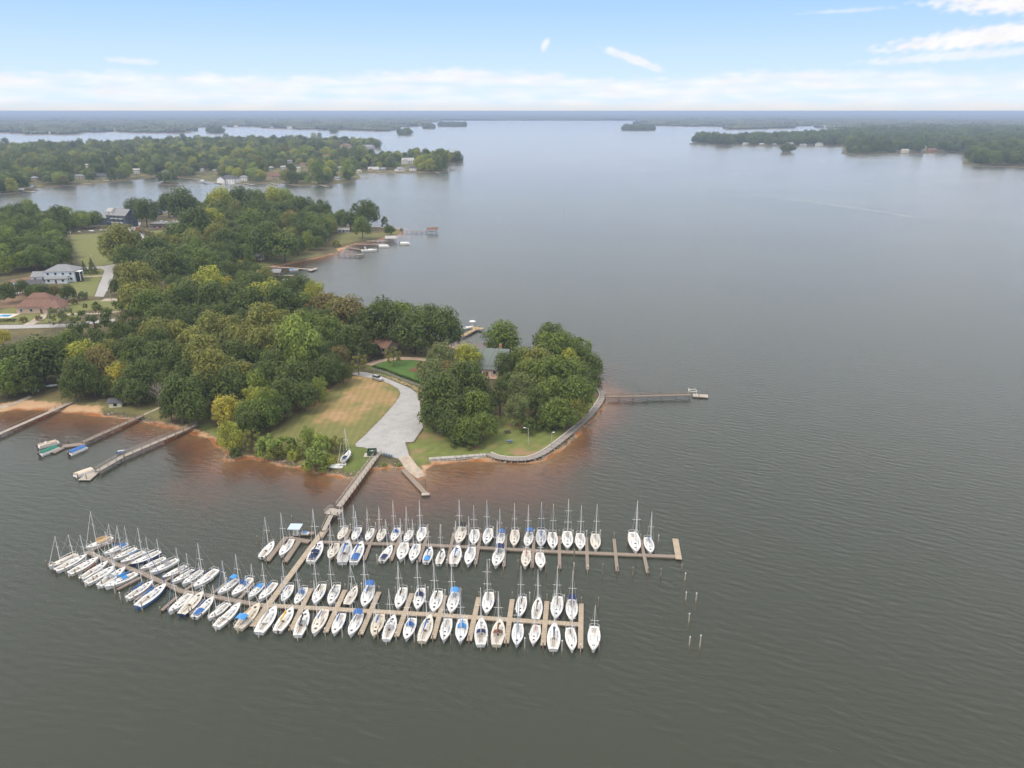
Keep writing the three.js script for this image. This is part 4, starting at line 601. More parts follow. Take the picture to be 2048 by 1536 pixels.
pier('left_pier', 'grey pier leaving the sandy beach at the left edge', [up(R5, 735, 328), at(-70, 897, PY)], 1.6, PY, palePlanks, { rails: 'left', railMat: timber });
pier('middle_pier', 'weathered brown pier with pontoon boats at its end', [up(R5, 1450, 468), up(R5, 858, 732)], 1.7, PY, greyPlanks, { rails: 'right', railMat: timber });
pier('long_pier', 'long pale pier left of the marina with rails and floating end', [up(R5, 2020, 556), up(R5, 1250, 885), up(R5, 1000, 1030)], 1.6, PY, palePlanks, { rails: 'both' });
pier('east_pier', 'thin railed pier running right from the boardwalk bend', [up(R8, 868, 790), up(R8, 1745, 768)], 1.5, PY + 0.2, greyPlanks, { rails: 'both', step: 5.2, railMat: timber });
{
  const o = thing('swim_dock', 'low pale floating platform at the end of the east pier', 'dock'); dockPart(o, 'platform', R8(1770, 770), R8(1925, 780), 3.0, DY + 0.1, palePlanks);
  for (const [x, y] of [[1795, 720], [1830, 760], [1908, 712]]) piling(R8(x, y + 40, 0), 2.2, `dark post beside the floating platform of the east pier, ${x < 1800 ? 'left' : x < 1850 ? 'middle' : 'right'} one`, 'posts of the east pier platform');
  const l = thing('boat_lift', 'white boat lift frame beside the east pier', 'boat lift', R8(1765, 752, 0)); for (const [x, z] of [[-1.3, -1.2], [1.3, -1.2], [-1.3, 1.2], [1.3, 1.2]]) mesh('post', box(0.14, 3.6, 0.14, x, 0, z), std1.white, l); mesh('cross_beam', merged([box(2.8, 0.14, 0.14, 0, 1.2, -1.2), box(2.8, 0.14, 0.14, 0, 1.2, 1.2), box(0.14, 0.14, 2.5, -1.3, 1.35, 0), box(0.14, 0.14, 2.5, 1.3, 1.35, 0)]), std1.white, l);
  const r = thing('ramp_dock', 'short grey dock beside the concrete boat ramp', 'dock'); dockPart(r, 'walkway', at(806, 939, DY), at(852, 988, DY), 1.4, DY + 0.1, greyPlanks); dockPart(r, 'end_platform', at(843, 989, DY), at(859, 988, DY), 1.2, DY + 0.13, palePlanks); piling(at(851, 968, 0), 2.0, 'dark post beside the ramp dock', 'ramp dock posts');
  const a = thing('pontoon_float', 'grey T-shaped float between the green and blue pontoon boats', 'dock'); dockPart(a, 'platform', R5(640, 780), R5(880, 750), 2.2, DY, greyPlanks); dockPart(a, 'finger_pier', R5(640, 795), R5(540, 845), 1.6, DY + 0.01, greyPlanks);
  const b = thing('pier_float', 'pale floating platform at the end of the long pier', 'dock'); dockPart(b, 'platform', R5(960, 1040), R5(860, 1125), 3.4, DY, palePlanks);
  [[420, 770], [700, 745], [890, 1130], [800, 1115]].forEach(([x, y], i) => piling(R5(x, y, 0), 1.9, `${ord(i)} dark post from the left among the pontoon boats`, 'posts among the pontoon boats'));
}
// ---------------------------------------------------------------- sailing boats
// unit boat: 7.5 m long, bow towards +x, waterline at y 0
const BL = 7.5, halfBeam = s => 1.28 * (s < 0.42 ? mix(0.70, 1, Math.sin(s / 0.42 * Math.PI / 2)) : Math.pow(Math.max(0, 1 - Math.pow((s - 0.42) / 0.58, 2.1)), 0.78)), sheer = s => 0.80 + 0.32 * s * s - 0.05 * Math.sin(s * Math.PI);
const sx = s => (s - 0.5) * BL;
function hullGeometry(lo = 0, hi = 1) {                                  // skin between two heights given as shares of the topside
  const N = 22, M = 6, pos = [], idx = [];
  for (let i = 0; i <= N; i++) { const s = i / N, b = Math.max(0.012, halfBeam(s)), y1 = sheer(s), rake = 0.30 * Math.pow(s, 6) ; 
    for (const side of [1, -1]) for (let j = 0; j <= M; j++) { const t = mix(lo, hi, j / M), y = mix(-0.42, y1, t), w = b * Math.pow(t, 0.28) * (s > 0.6 ? mix(1, 0.55 + 0.45 * t, (s - 0.6) / 0.4) : 1), x = sx(s) - (1 - t) * (s > 0.5 ? (s - 0.5) * 2 * 0.55 : 0) + (1 - t) * (s < 0.12 ? (0.12 - s) * 3 : 0); pos.push(x + rake * 0.3, y, side * w); } }
  const row = 2 * (M + 1);
  for (let i = 0; i < N; i++) for (let q = 0; q < 2; q++) for (let j = 0; j < M; j++) { const a = i * row + q * (M + 1) + j, b = a + row; if (q === 0) idx.push(a, a + 1, b, b, a + 1, b + 1); else idx.push(a, b, a + 1, b, b + 1, a + 1); }
  for (let j = 0; j < M; j++) { const a = j, b = M + 1 + j; idx.push(a, b, a + 1, b, b + 1, a + 1); }      // transom
  const g = new THREE.BufferGeometry(); g.setAttribute('position', new THREE.Float32BufferAttribute(pos, 3)); g.setIndex(idx); g.computeVertexNormals(); return g;
}
function deckGeometry() {                                                // deck with an open cockpit well
  const N = 24, pos = [], quad = (a, b, c, d) => pos.push(...a, ...b, ...c, ...a, ...c, ...d);
  const c0 = 0.07, c1 = 0.38, S = [...Array(N + 1).keys()].map(i => i / N).concat([c0, c1]).sort((a, b) => a - b), well = s => 0.56 * halfBeam(s), crown = (s, f) => sheer(s) + 0.07 * (1 - f * f);
  const P = (s, f) => [sx(s) + 0.09 * Math.pow(s, 6), crown(s, f) + 0.004, f * Math.max(0.012, halfBeam(s)) * 0.985];
  for (let i = 0; i < S.length - 1; i++) {
    const a = S[i], b = S[i + 1]; if (b - a < 1e-6) continue;
    const open = a >= c0 - 1e-6 && b <= c1 + 1e-6, F = open ? [[-1, -0.56], [0.56, 1]] : [[-1, -0.5], [-0.5, 0], [0, 0.5], [0.5, 1]];
    for (const [f, g] of F) quad(P(a, f), P(a, g), P(b, g), P(b, f));
    if (open) for (const k of [-0.56, 0.56]) { const u = P(a, k), v = P(b, k); quad(u, v, [v[0], v[1] - 0.42, v[2]], [u[0], u[1] - 0.42, u[2]]); }
  }
  for (const s of [c0, c1]) { const u = P(s, -0.56), v = P(s, 0.56), w = P(s, 0); quad(u, w, [w[0], u[1] - 0.42, w[2]], [u[0], u[1] - 0.42, u[2]]); quad(w, v, [v[0], v[1] - 0.42, v[2]], [w[0], v[1] - 0.42, w[2]]); }
  const g = new THREE.BufferGeometry(); g.setAttribute('position', new THREE.Float32BufferAttribute(pos, 3)); g.computeVertexNormals(); return g;
}
function cabinGeometry(s0, s1, h, k) {
  const N = 8, prof = [[1, -0.06], [0.93, 0.62], [0.80, 0.90], [0.4, 1.0], [0, 1.03]], full = [...prof, ...prof.slice(0, -1).reverse().map(([w, y]) => [-w, y])], pos = [], idx = [];
  for (let i = 0; i <= N; i++) { const t = i / N, s = mix(s0, s1, t), hh = h * (1 - 0.45 * t * t) * (i === N ? 0.05 : 1); for (const [w, y] of full) pos.push(sx(s) + (i === N ? 0.18 : 0), sheer(s) + 0.05 + y * hh, w * halfBeam(s) * k); }
  const n = full.length; for (let i = 0; i < N; i++) for (let j = 0; j < n - 1; j++) { const a = i * n + j, b = a + n; idx.push(a, a + 1, b, b, a + 1, b + 1); } for (let j = 1; j < n - 1; j++) idx.push(0, j + 1, j);
  let g = new THREE.BufferGeometry(); g.setAttribute('position', new THREE.Float32BufferAttribute(pos, 3)); g.setIndex(idx); g = g.toNonIndexed(); g.computeVertexNormals(); return g;
}
function windowGeometry(s0, s1, side) { const a = (s0 + s1) / 2, y = sheer(a) + 0.27, dz = halfBeam(s1) - halfBeam(s0), l = (s1 - s0) * BL; return new RoundedBoxGeometry(l, 0.15, 0.05, 1, 0.02).rotateY(-side * Math.atan2(dz * 0.58, l)).translate(sx(a), y, side * (halfBeam(a) * 0.58 * 0.965 + 0.012)); }
function sailCover(len, r) { const N = 10, M = 8, pos = [], idx = []; const q = rng32(3); for (let i = 0; i <= N; i++) { const t = i / N, R = r * (0.55 + 0.75 * (1 - t)) * (0.9 + 0.2 * q()); for (let j = 0; j < M; j++) { const a = j / M * 6.2832; pos.push(-t * len, Math.sin(a) * R * 1.5 + (1 - t) * 0.18, Math.cos(a) * R); } } for (let i = 0; i < N; i++) for (let j = 0; j < M; j++) { const a = i * M + j, b = i * M + (j + 1) % M; idx.push(a, b, a + M, b, b + M, a + M); } for (const [o, f] of [[0, 1], [N * M, -1]]) for (let j = 1; j < M - 1; j++) f > 0 ? idx.push(o, o + j + 1, o + j) : idx.push(o, o + j, o + j + 1); const g = new THREE.BufferGeometry(); g.setAttribute('position', new THREE.Float32BufferAttribute(pos, 3)); g.setIndex(idx); g.computeVertexNormals(); return g; }
function canopy(l, w, h) { const N = 8, pos = [], idx = []; for (let i = 0; i <= 3; i++) for (let j = 0; j <= N; j++) { const a = (j / N - 0.5) * Math.PI * 0.92; pos.push((i / 3 - 0.5) * l, Math.cos(a) * h * (i === 3 ? 0.82 : 1), Math.sin(a) * w / 2); } for (let i = 0; i < 3; i++) for (let j = 0; j < N; j++) { const a = i * (N + 1) + j, b = a + N + 1; idx.push(a, a + 1, b, b, a + 1, b + 1); } const g = new THREE.BufferGeometry(); g.setAttribute('position', new THREE.Float32BufferAttribute(pos, 3)); g.setIndex(idx); g.computeVertexNormals(); return g; }
const BG = {
  hull: hullGeometry(0.27, 1), stripe: hullGeometry(0.84, 0.90).scale(1.002, 1, 1.012), boot: hullGeometry(0.12, 0.275), keel: hullGeometry(0, 0.13), deck: deckGeometry(),
  floor: (() => { const s = new THREE.Shape([0.07, 0.15, 0.25, 0.38].map(t => new THREE.Vector2(sx(t), halfBeam(t) * 0.555)).concat([0.38, 0.25, 0.15, 0.07].map(t => new THREE.Vector2(sx(t), -halfBeam(t) * 0.555)))); return new THREE.ShapeGeometry(s).rotateX(-Math.PI / 2).translate(0, sheer(0.2) - 0.34, 0); })(),
  bench: merged([1, -1].map(k => box(2.0, 0.22, 0.30, sx(0.235), sheer(0.2) - 0.22, k * 0.50))),
  cabin: cabinGeometry(0.38, 0.74, 0.40, 0.58), cabinLong: cabinGeometry(0.34, 0.80, 0.36, 0.60), slide: box(0.85, 0.07, 0.62, sx(0.43), sheer(0.43) + 0.47, 0), companion: box(0.04, 0.46, 0.5, sx(0.378), sheer(0.38) + 0.12, 0),
  hatch: new RoundedBoxGeometry(0.52, 0.07, 0.48, 1, 0.02).translate(sx(0.80), sheer(0.80) + 0.10, 0), hatch2: new RoundedBoxGeometry(0.42, 0.07, 0.42, 1, 0.02).translate(sx(0.66), sheer(0.66) + 0.33, 0),
  win: [1, -1].map(k => windowGeometry(0.43, 0.53, k)), winF: [1, -1].map(k => windowGeometry(0.57, 0.65, k)),
  mast: rod(V(0, 0, 0), V(0, 10, 0), 0.076, 8, 0.052), spreader: rod(V(0, 0, -0.85), V(0, 0, 0.85), 0.035, 5), boom: rod(V(0, 0, 0), V(-3.1, 0.12, 0), 0.06, 7), cover: sailCover(3.0, 0.16), bundle: sailCover(2.8, 0.11),
  dodger: canopy(1.15, 1.75, 0.62), bimini: canopy(1.7, 1.9, 0.42), tarp: canopy(2.5, 1.6, 0.36), tent: (() => { const g = canopy(3.2, 2.3, 0.7); return g; })(),
  bowRail: (() => { const c = new THREE.CatmullRomCurve3([V(sx(0.84), 1.55, 0.62), V(sx(0.94), 1.62, 0.36), V(sx(1.0) + 0.1, 1.68, 0), V(sx(0.94), 1.62, -0.36), V(sx(0.84), 1.55, -0.62)]); return merged([new THREE.TubeGeometry(c, 14, 0.028, 5), ...[[0.84, 0.6], [0.94, 0.34], [0.94, -0.34], [0.84, -0.6]].map(([s, z]) => rod(V(sx(s), sheer(s), z * 0.95), V(sx(s), 1.58, z), 0.025, 5))].map(g => { g.deleteAttribute('uv'); return g; })); })(),
  sternRail: (() => { const c = new THREE.CatmullRomCurve3([V(sx(0.16), 1.42, 1.02), V(sx(0.02), 1.45, 0.86), V(sx(0.0), 1.46, 0), V(sx(0.02), 1.45, -0.86), V(sx(0.16), 1.42, -1.02)]); return merged([new THREE.TubeGeometry(c, 16, 0.03, 5), ...[[0.16, 1.0], [0.02, 0.84], [0.02, -0.84], [0.16, -1.0]].map(([s, z]) => rod(V(sx(s), sheer(s), z * 0.97), V(sx(s), 1.43, z), 0.025, 5))].map(g => { g.deleteAttribute('uv'); return g; })); })(),
  stays: (mh, mx) => merged([rod(V(mx, mh, 0), V(sx(0.995), 1.12, 0), 0.016, 4), rod(V(mx, mh, 0), V(sx(0.01), 0.85, 0), 0.016, 4), rod(V(mx, mh * 0.96, 0), V(mx - 0.15, 0.9, 1.18), 0.014, 4), rod(V(mx, mh * 0.96, 0), V(mx - 0.15, 0.9, -1.18), 0.014, 4)]),
  furl: (mh, mx) => rod(V(sx(0.985), 1.2, 0), V(mx + 0.15, mh * 0.93, 0), 0.07, 6, 0.035),
  outboard: merged([box(0.34, 0.36, 0.28, sx(0) - 0.26, 0.86, 0.35), box(0.14, 0.9, 0.12, sx(0) - 0.26, 0.3, 0.35)]), rudder: box(0.4, 1.2, 0.06, sx(0) - 0.1, 0.15, 0), tiller: rod(V(sx(0), 0.95, 0), V(sx(0.14), 1.05, 0), 0.03, 5), winch: merged([1, -1].map(k => new THREE.CylinderGeometry(0.09, 0.11, 0.16, 8).translate(sx(0.30), sheer(0.3) + 0.13, k * 0.92))),
  wheel: new THREE.TorusGeometry(0.36, 0.03, 5, 14).rotateY(Math.PI / 2).translate(sx(0.13), 1.05, 0),
};
const staysCache = {}, furlCache = {};
const gel = (r, g, b, rough = 0.28) => new THREE.MeshPhysicalMaterial({ color: rgb(r, g, b), roughness: rough, clearcoat: 0.25, clearcoatRoughness: 0.25 });
const HULL = { white: gel(0.76, 0.76, 0.745), ivory: gel(0.70, 0.67, 0.60), tan: gel(0.66, 0.60, 0.49), navy: gel(0.035, 0.06, 0.16), blue: gel(0.10, 0.20, 0.46), dark: gel(0.05, 0.055, 0.06), grey: gel(0.46, 0.47, 0.48) };
const DECK = { white: std(rgb(0.72, 0.72, 0.70), 0.55), ivory: std(rgb(0.66, 0.62, 0.54), 0.6), tan: std(rgb(0.62, 0.555, 0.44), 0.65), grey: std(rgb(0.50, 0.51, 0.52), 0.6) };
const CLOTH = { blue: std(rgb(0.04, 0.135, 0.38), 0.85), sky: std(rgb(0.06, 0.27, 0.62), 0.85), navy: std(rgb(0.022, 0.035, 0.10), 0.9), grey: std(rgb(0.36, 0.36, 0.37), 0.9), tan: std(rgb(0.52, 0.36, 0.19), 0.9), yellow: std(rgb(0.70, 0.44, 0.07), 0.85), black: std(rgb(0.03, 0.03, 0.03), 0.9), white: std(rgb(0.66, 0.66, 0.65), 0.85), brown: std(rgb(0.16, 0.075, 0.045), 0.9), green: std(rgb(0.02, 0.16, 0.11), 0.85), red: std(rgb(0.40, 0.05, 0.04), 0.85), cream: std(rgb(0.62, 0.52, 0.42), 0.85) };
const BOOT = { blue: std(rgb(0.03, 0.08, 0.30), 0.5), red: std(rgb(0.42, 0.07, 0.04), 0.6), black: std(rgb(0.03, 0.03, 0.03), 0.5), yellow: std(rgb(0.62, 0.45, 0.06), 0.5), green: std(rgb(0.03, 0.14, 0.10), 0.5) };
const alloy = std(rgb(0.78, 0.78, 0.78), 0.4, { metalness: 0.1 }), steel = std(rgb(0.75, 0.75, 0.76), 0.3, { metalness: 0.6 }), antifoul = std(rgb(0.05, 0.03, 0.03), 0.9), dim = std(rgb(0.42, 0.40, 0.37), 0.7), plex = std1.glass;
const br = rng32(2024);
function sailboat(bow, stern, { mast = 1.25, hull = 'white', deck, boot, cover = 'blue', dodger, bimini, tarp, tent, long, noMast, outboard, cabin, hatchMat, y = 0, wheel } = {}, label, group) {
  const c = bow.clone().add(stern).multiplyScalar(0.5), L = Math.hypot(bow.x - stern.x, bow.z - stern.z), k = L / BL;
  const o = thing('sailboat', label, 'sailboat', [c.x, y, c.z], Math.atan2(-(bow.z - stern.z), bow.x - stern.x), group);
  o.scale.set(k, k * mix(1, 1 / k, 0.35), k * (0.94 + 0.12 * br()));
  deck ??= hull === 'tan' ? 'tan' : hull === 'ivory' ? 'ivory' : 'white'; boot ??= ['blue', 'black', 'red', 'blue', 'green'][Math.floor(br() * 5)];
  const h = mesh('hull', BG.hull, HULL[hull], o); mesh('boot_stripe', BG.boot, BOOT[boot], h); mesh('underbody', BG.keel, antifoul, h); const sq = br(); if (sq < 0.55 && (hull === 'white' || hull === 'ivory')) mesh('sheer_stripe', BG.stripe, [BOOT.blue, BOOT.red, BOOT.black, BOOT.blue, BOOT.green][Math.floor(sq * 9)], h);
  const d = mesh('deck', BG.deck, DECK[deck], o); mesh('bow_rail', BG.bowRail, steel, d); mesh('stern_rail', BG.sternRail, steel, d); mesh('winch', BG.winch, steel, d);
  const f = mesh('cockpit_floor', BG.floor, dim, o); mesh('bench', BG.bench, DECK[deck === 'white' ? 'ivory' : deck], f); mesh(wheel ? 'steering_wheel' : 'tiller', wheel ? BG.wheel : BG.tiller, wheel ? steel : CLOTH.brown, f);
  const cab = mesh('cabin', long ? BG.cabinLong : BG.cabin, cabin ? CLOTH[cabin] : DECK[deck], o);
  for (const g of BG.win) mesh('window', g, plex, cab); for (const g of BG.winF) mesh('window', g, plex, cab);
  mesh('sliding_hatch', BG.slide, DECK.ivory, cab); mesh('companionway', BG.companion, CLOTH.brown, cab); mesh('fore_hatch', BG.hatch, hatchMat || plex, d); if (br() < 0.5) mesh('cabin_hatch', BG.hatch2, plex, cab);
  if (outboard) mesh('outboard_motor', BG.outboard, std1.black, o); else mesh('rudder', BG.rudder, HULL[hull], o);
  const mx = sx(0.60), mh = mast * BL * 1.06, foot = sheer(0.6) + 0.28, lean = 0.008 + 0.012 * br();
  if (!noMast) {
    const m = mesh('mast', BG.mast, alloy, o, [mx, foot, 0], [0, 0, lean]); m.scale.y = (mh - foot) / 10;
    const n = mast > 1.45 ? [0.45, 0.72] : [0.56]; for (const t of n) { const s = mesh('spreader', BG.spreader, alloy, m, [0, 10 * t, 0]); s.scale.y = 1 / m.scale.y; }
    const bx = mesh('boom', BG.boom, alloy, o, [mx - 0.08, foot + 0.75, 0], [0, (br() - 0.5) * 0.1, 0]);
    if (cover !== 'none') mesh('sail_cover', br() < 0.75 ? BG.cover : BG.bundle, CLOTH[cover], bx, [0, 0.08, 0]);
    const key = mh.toFixed(1); mesh('rigging', staysCache[key] ??= BG.stays(mh, mx - lean * mh), steel, o);
    if (br() < 0.45) mesh('furled_jib', furlCache[key] ??= BG.furl(mh, mx - lean * mh), CLOTH[br() < 0.5 ? 'white' : cover === 'none' ? 'blue' : cover], o);
  }
  if (br() < 0.6) { const n = 1 + Math.floor(br() * 3), fe = []; for (let i = 0; i < n; i++) { const s = 0.25 + 0.4 * br(), k2 = br() < 0.5 ? 1 : -1; fe.push(new THREE.CapsuleGeometry(0.11, 0.4, 2, 6).translate(sx(s), sheer(s) - 0.32, k2 * (halfBeam(s) + 0.1))); } mesh('fender', merged(fe), br() < 0.7 ? std1.white : BOOT.blue, o); }
  if (dodger) mesh('dodger', BG.dodger, CLOTH[dodger], o, [sx(0.40), sheer(0.38) + 0.32, 0]);
  if (bimini) { const b = mesh('bimini', BG.bimini, CLOTH[bimini], o, [sx(0.19), 2.15, 0]); mesh('bimini_frame', merged([0.7, -0.7].flatMap(x => [1, -1].map(z => rod(V(x * 0.5, -1.25, z * 0.9), V(x, 0.06, z * 0.93), 0.025, 5)))), steel, b); }
  if (tarp) mesh('cockpit_cover', BG.tarp, CLOTH[tarp], o, [sx(0.24), sheer(0.25) + 0.08, 0]);
  if (tent) mesh('boom_tent', BG.tent, CLOTH[tent], o, [sx(0.38), foot - 0.05, 0]);
  return o;
}
const DK = 0.9;
const looks = { hull: { white: 'white', ivory: 'ivory', tan: 'tan', navy: 'navy-hulled', blue: 'blue-hulled', dark: 'dark-hulled', grey: 'grey' } };
function row(where, group, zone, list) {
  list.forEach(([b, s, o = {}], i) => {
    const bits = o.tent ? `${o.tent} boom tent` : o.bimini ? `${o.bimini === 'sky' ? 'bright blue' : o.bimini} bimini` : o.tarp ? `${o.tarp} cockpit cover` : o.dodger ? `${o.dodger} dodger` : o.noMast ? 'no mast' : o.cover === 'none' ? 'bare boom' : `${o.cover ?? 'blue'} sail cover`;
    const f = o.f || zone; delete o.f;
    sailboat(f(b[0], b[1], DK), (o.g || f)(s[0], s[1], DK), o, `${looks.hull[o.hull || 'white']} sailboat with ${bits}, ${ord(i)} from left, ${where}`, group);
  });
}
row('far side of left dock', 'sailboats on the left dock', R1, [
  [[470, 438], [740, 322], { tent: 'tan', mast: 1.35, cover: 'tan', boot: 'red' }], [[652, 500], [892, 385], { tarp: 'blue', mast: 1.15 }], [[745, 552], [982, 432], { cover: 'white' }], [[825, 585], [1064, 465], { cover: 'sky', mast: 1.35 }], [[935, 608], [1228, 468], { hull: 'navy', cover: 'white', long: true, mast: 1.2 }], [[1028, 655], [1278, 530], { cover: 'navy', mast: 1.15 }], [[1130, 695], [1408, 548], { dodger: 'grey', cover: 'grey', mast: 1.1, long: true }], [[1255, 740], [1492, 612], { tarp: 'grey', noMast: true, hull: 'grey' }], [[1350, 790], [1572, 655], { cover: 'white' }], [[1455, 812], [1656, 660], { cover: 'navy', mast: 1.05 }], [[1575, 842], [1808, 655], { cover: 'navy', mast: 1.3, wheel: true }], [[1820, 905], [2022, 750], { bimini: 'sky', cover: 'sky', mast: 1.1 }],
  [[22, 925], [217, 742], { f: R2, cover: 'blue', dodger: 'blue', long: true }], [[195, 945], [332, 795], { f: R2, tarp: 'sky', cover: 'sky', outboard: true, mast: 1.2, long: true }], [[300, 968], [462, 790], { f: R2, cover: 'blue', mast: 1.15 }]]);
row('near side of left dock', 'sailboats on the left dock', R1, [
  [[90, 632], [380, 497], { deck: 'ivory', cover: 'none', tarp: 'cream', mast: 1.05 }], [[482, 508], [155, 664], { cover: 'grey', mast: 1.0, outboard: true }], [[598, 535], [296, 694], { cover: 'none', mast: 1.1, long: true }], [[694, 578], [416, 748], { cover: 'brown', outboard: true, mast: 1.05 }], [[767, 625], [467, 792], { cover: 'white', mast: 1.1 }], [[874, 638], [600, 820], { cover: 'white', mast: 1.55, dodger: 'grey' }], [[660, 840], [988, 692], { cover: 'sky', dodger: 'sky', long: true, mast: 1.1 }], [[1160, 775], [890, 947], { cover: 'blue', mast: 1.0 }], [[1290, 812], [994, 1032], { hull: 'blue', cover: 'blue', mast: 1.45 }], [[1315, 1098], [1540, 905], { hull: 'white', cover: 'none', long: true, mast: 1.25 }], [[1668, 890], [1444, 1112], { hull: 'navy', deck: 'ivory', cover: 'none', mast: 1.1 }], [[1776, 940], [1574, 1142], { tarp: 'blue', cover: 'blue', mast: 1.5, outboard: true }], [[1720, 1162], [1934, 998], { cover: 'white', mast: 1.1 }], [[2052, 1005], [1800, 1242], { cover: 'black', long: true, mast: 1.3 }], [[302, 1008], [80, 1258], { f: R2, hull: 'tan', bimini: 'sky', cover: 'tan', mast: 1.2 }]]);
row('near side of front dock', 'sailboats on the front dock', R2, [
  [[470, 1040], [292, 1302], { cover: 'grey', long: true, mast: 1.3, wheel: true }], [[642, 1048], [480, 1286], { cover: 'yellow', outboard: true, mast: 1.3, boot: 'yellow' }], [[792, 1078], [690, 1332], { dodger: 'grey', cover: 'black', boot: 'red', mast: 1.25 }], [[853, 1327], [972, 1068], { cover: 'blue', mast: 1.35, deck: 'ivory' }], [[1058, 1322], [1152, 1104], { cover: 'blue', mast: 1.4 }], [[1224, 1337], [1332, 1106], { cover: 'blue', bimini: 'blue', mast: 1.45 }], [[1468, 1347], [1542, 1112], { hull: 'tan', cover: 'blue', mast: 1.4 }], [[1682, 1128], [1598, 1372], { dodger: 'grey', cover: 'grey', mast: 1.2 }], [[1798, 1377], [1872, 1152], { cover: 'blue', mast: 1.4, dodger: 'blue' }], [[108, 1128], [18, 1392], { f: R3, hull: 'tan', deck: 'ivory', cover: 'blue', mast: 1.3 }],
  [[238, 1392], [290, 1158], { f: R3, cover: 'grey', mast: 1.3 }], [[410, 1407], [440, 1162], { f: R3, cover: 'sky', dodger: 'sky', mast: 1.45 }], [[630, 1162], [622, 1428], { f: R3, dodger: 'navy', cover: 'grey', mast: 1.3, wheel: true }], [[820, 1172], [782, 1428], { f: R3, hull: 'tan', deck: 'ivory', cover: 'brown', dodger: 'brown', mast: 1.25 }], [[988, 1437], [1010, 1210], { f: R3, cover: 'blue', mast: 1.3 }], [[1153, 1422], [1196, 1222], { f: R3, cover: 'red', mast: 1.25 }], [[1377, 1212], [1364, 1472], { f: R3, cover: 'navy', mast: 1.4 }], [[1562, 1492], [1535, 1252], { f: R3, cover: 'black', boot: 'yellow', mast: 1.35 }], [[1775, 1492], [1786, 1238], { f: R3, cover: 'none', long: true, mast: 1.15 }]]);
row('far side of front dock', 'sailboats on the front dock', R2, [
  [[538, 987], [622, 812], { cover: 'blue', mast: 1.25 }], [[668, 1012], [768, 838], { cover: 'blue', mast: 1.2, dodger: 'blue' }], [[863, 1012], [948, 806], { cover: 'black', mast: 1.35 }], [[1018, 1022], [1098, 812], { cover: 'black', mast: 1.35, dodger: 'white' }], [[1296, 828], [1193, 1012], { hull: 'dark', deck: 'ivory', cover: 'none', mast: 1.15 }], [[1368, 1047], [1442, 818], { cover: 'blue', mast: 1.35, bimini: 'blue' }], [[1713, 1062], [1778, 842], { cover: 'black', mast: 1.3 }], [[1913, 1072], [1962, 847], { cover: 'navy', mast: 1.35, dodger: 'navy' }],
  [[133, 1097], [188, 876], { f: R3, cover: 'black', mast: 1.35 }], [[313, 1107], [362, 886], { f: R3, cover: 'sky', bimini: 'sky', mast: 1.35 }], [[678, 1112], [712, 888], { f: R3, cover: 'navy', mast: 1.5 }], [[1016, 1147], [1052, 932], { f: R3, cover: 'navy', mast: 1.45 }], [[1217, 948], [1184, 1162], { f: R3, cover: 'brown', mast: 1.3 }], [[1385, 1167], [1415, 932], { f: R3, cover: 'black', mast: 1.4 }], [[1552, 1182], [1556, 962], { f: R3, cover: 'navy', mast: 1.4, bimini: 'navy' }]]);
row('near side of back dock', 'sailboats on the back dock', R2, [
  [[447, 373], [318, 528], { cover: 'none', mast: 1.25, outboard: true }], [[513, 522], [628, 348], { cover: 'black', mast: 1.35 }], [[937, 378], [822, 578], { dodger: 'navy', tarp: 'navy', cover: 'navy', boot: 'red', mast: 1.4 }], [[1018, 552], [1088, 388], { hull: 'tan', deck: 'ivory', cover: 'black', mast: 1.2 }], [[1212, 368], [1148, 588], { cover: 'blue', mast: 1.3, deck: 'grey' }], [[1352, 378], [1263, 588], { cover: 'blue', tarp: 'blue', mast: 1.3 }], [[1657, 412], [1548, 568], { tarp: 'navy', cover: 'none', mast: 1.3, outboard: true }], [[1743, 567], [1788, 382], { cover: 'white', mast: 1.25 }], [[1858, 577], [1918, 398], { cover: 'blue', mast: 1.3 }], [[112, 428], [58, 582], { f: R3, tarp: 'sky', cover: 'blue', mast: 1.2, outboard: true }],
  [[237, 448], [188, 597], { f: R3, cover: 'black', mast: 1.3, outboard: true }], [[392, 418], [343, 602], { f: R3, cover: 'blue', mast: 1.2, outboard: true }], [[487, 617], [532, 428], { f: R3, cover: 'blue', mast: 1.45 }], [[768, 632], [828, 442], { f: R3, cover: 'navy', bimini: 'navy', mast: 1.35 }], [[1074, 637], [1096, 462], { f: R3, cover: 'red', mast: 0.9, deck: 'ivory' }], [[1240, 647], [1225, 482], { f: R3, cover: 'black', mast: 1.0 }]]);
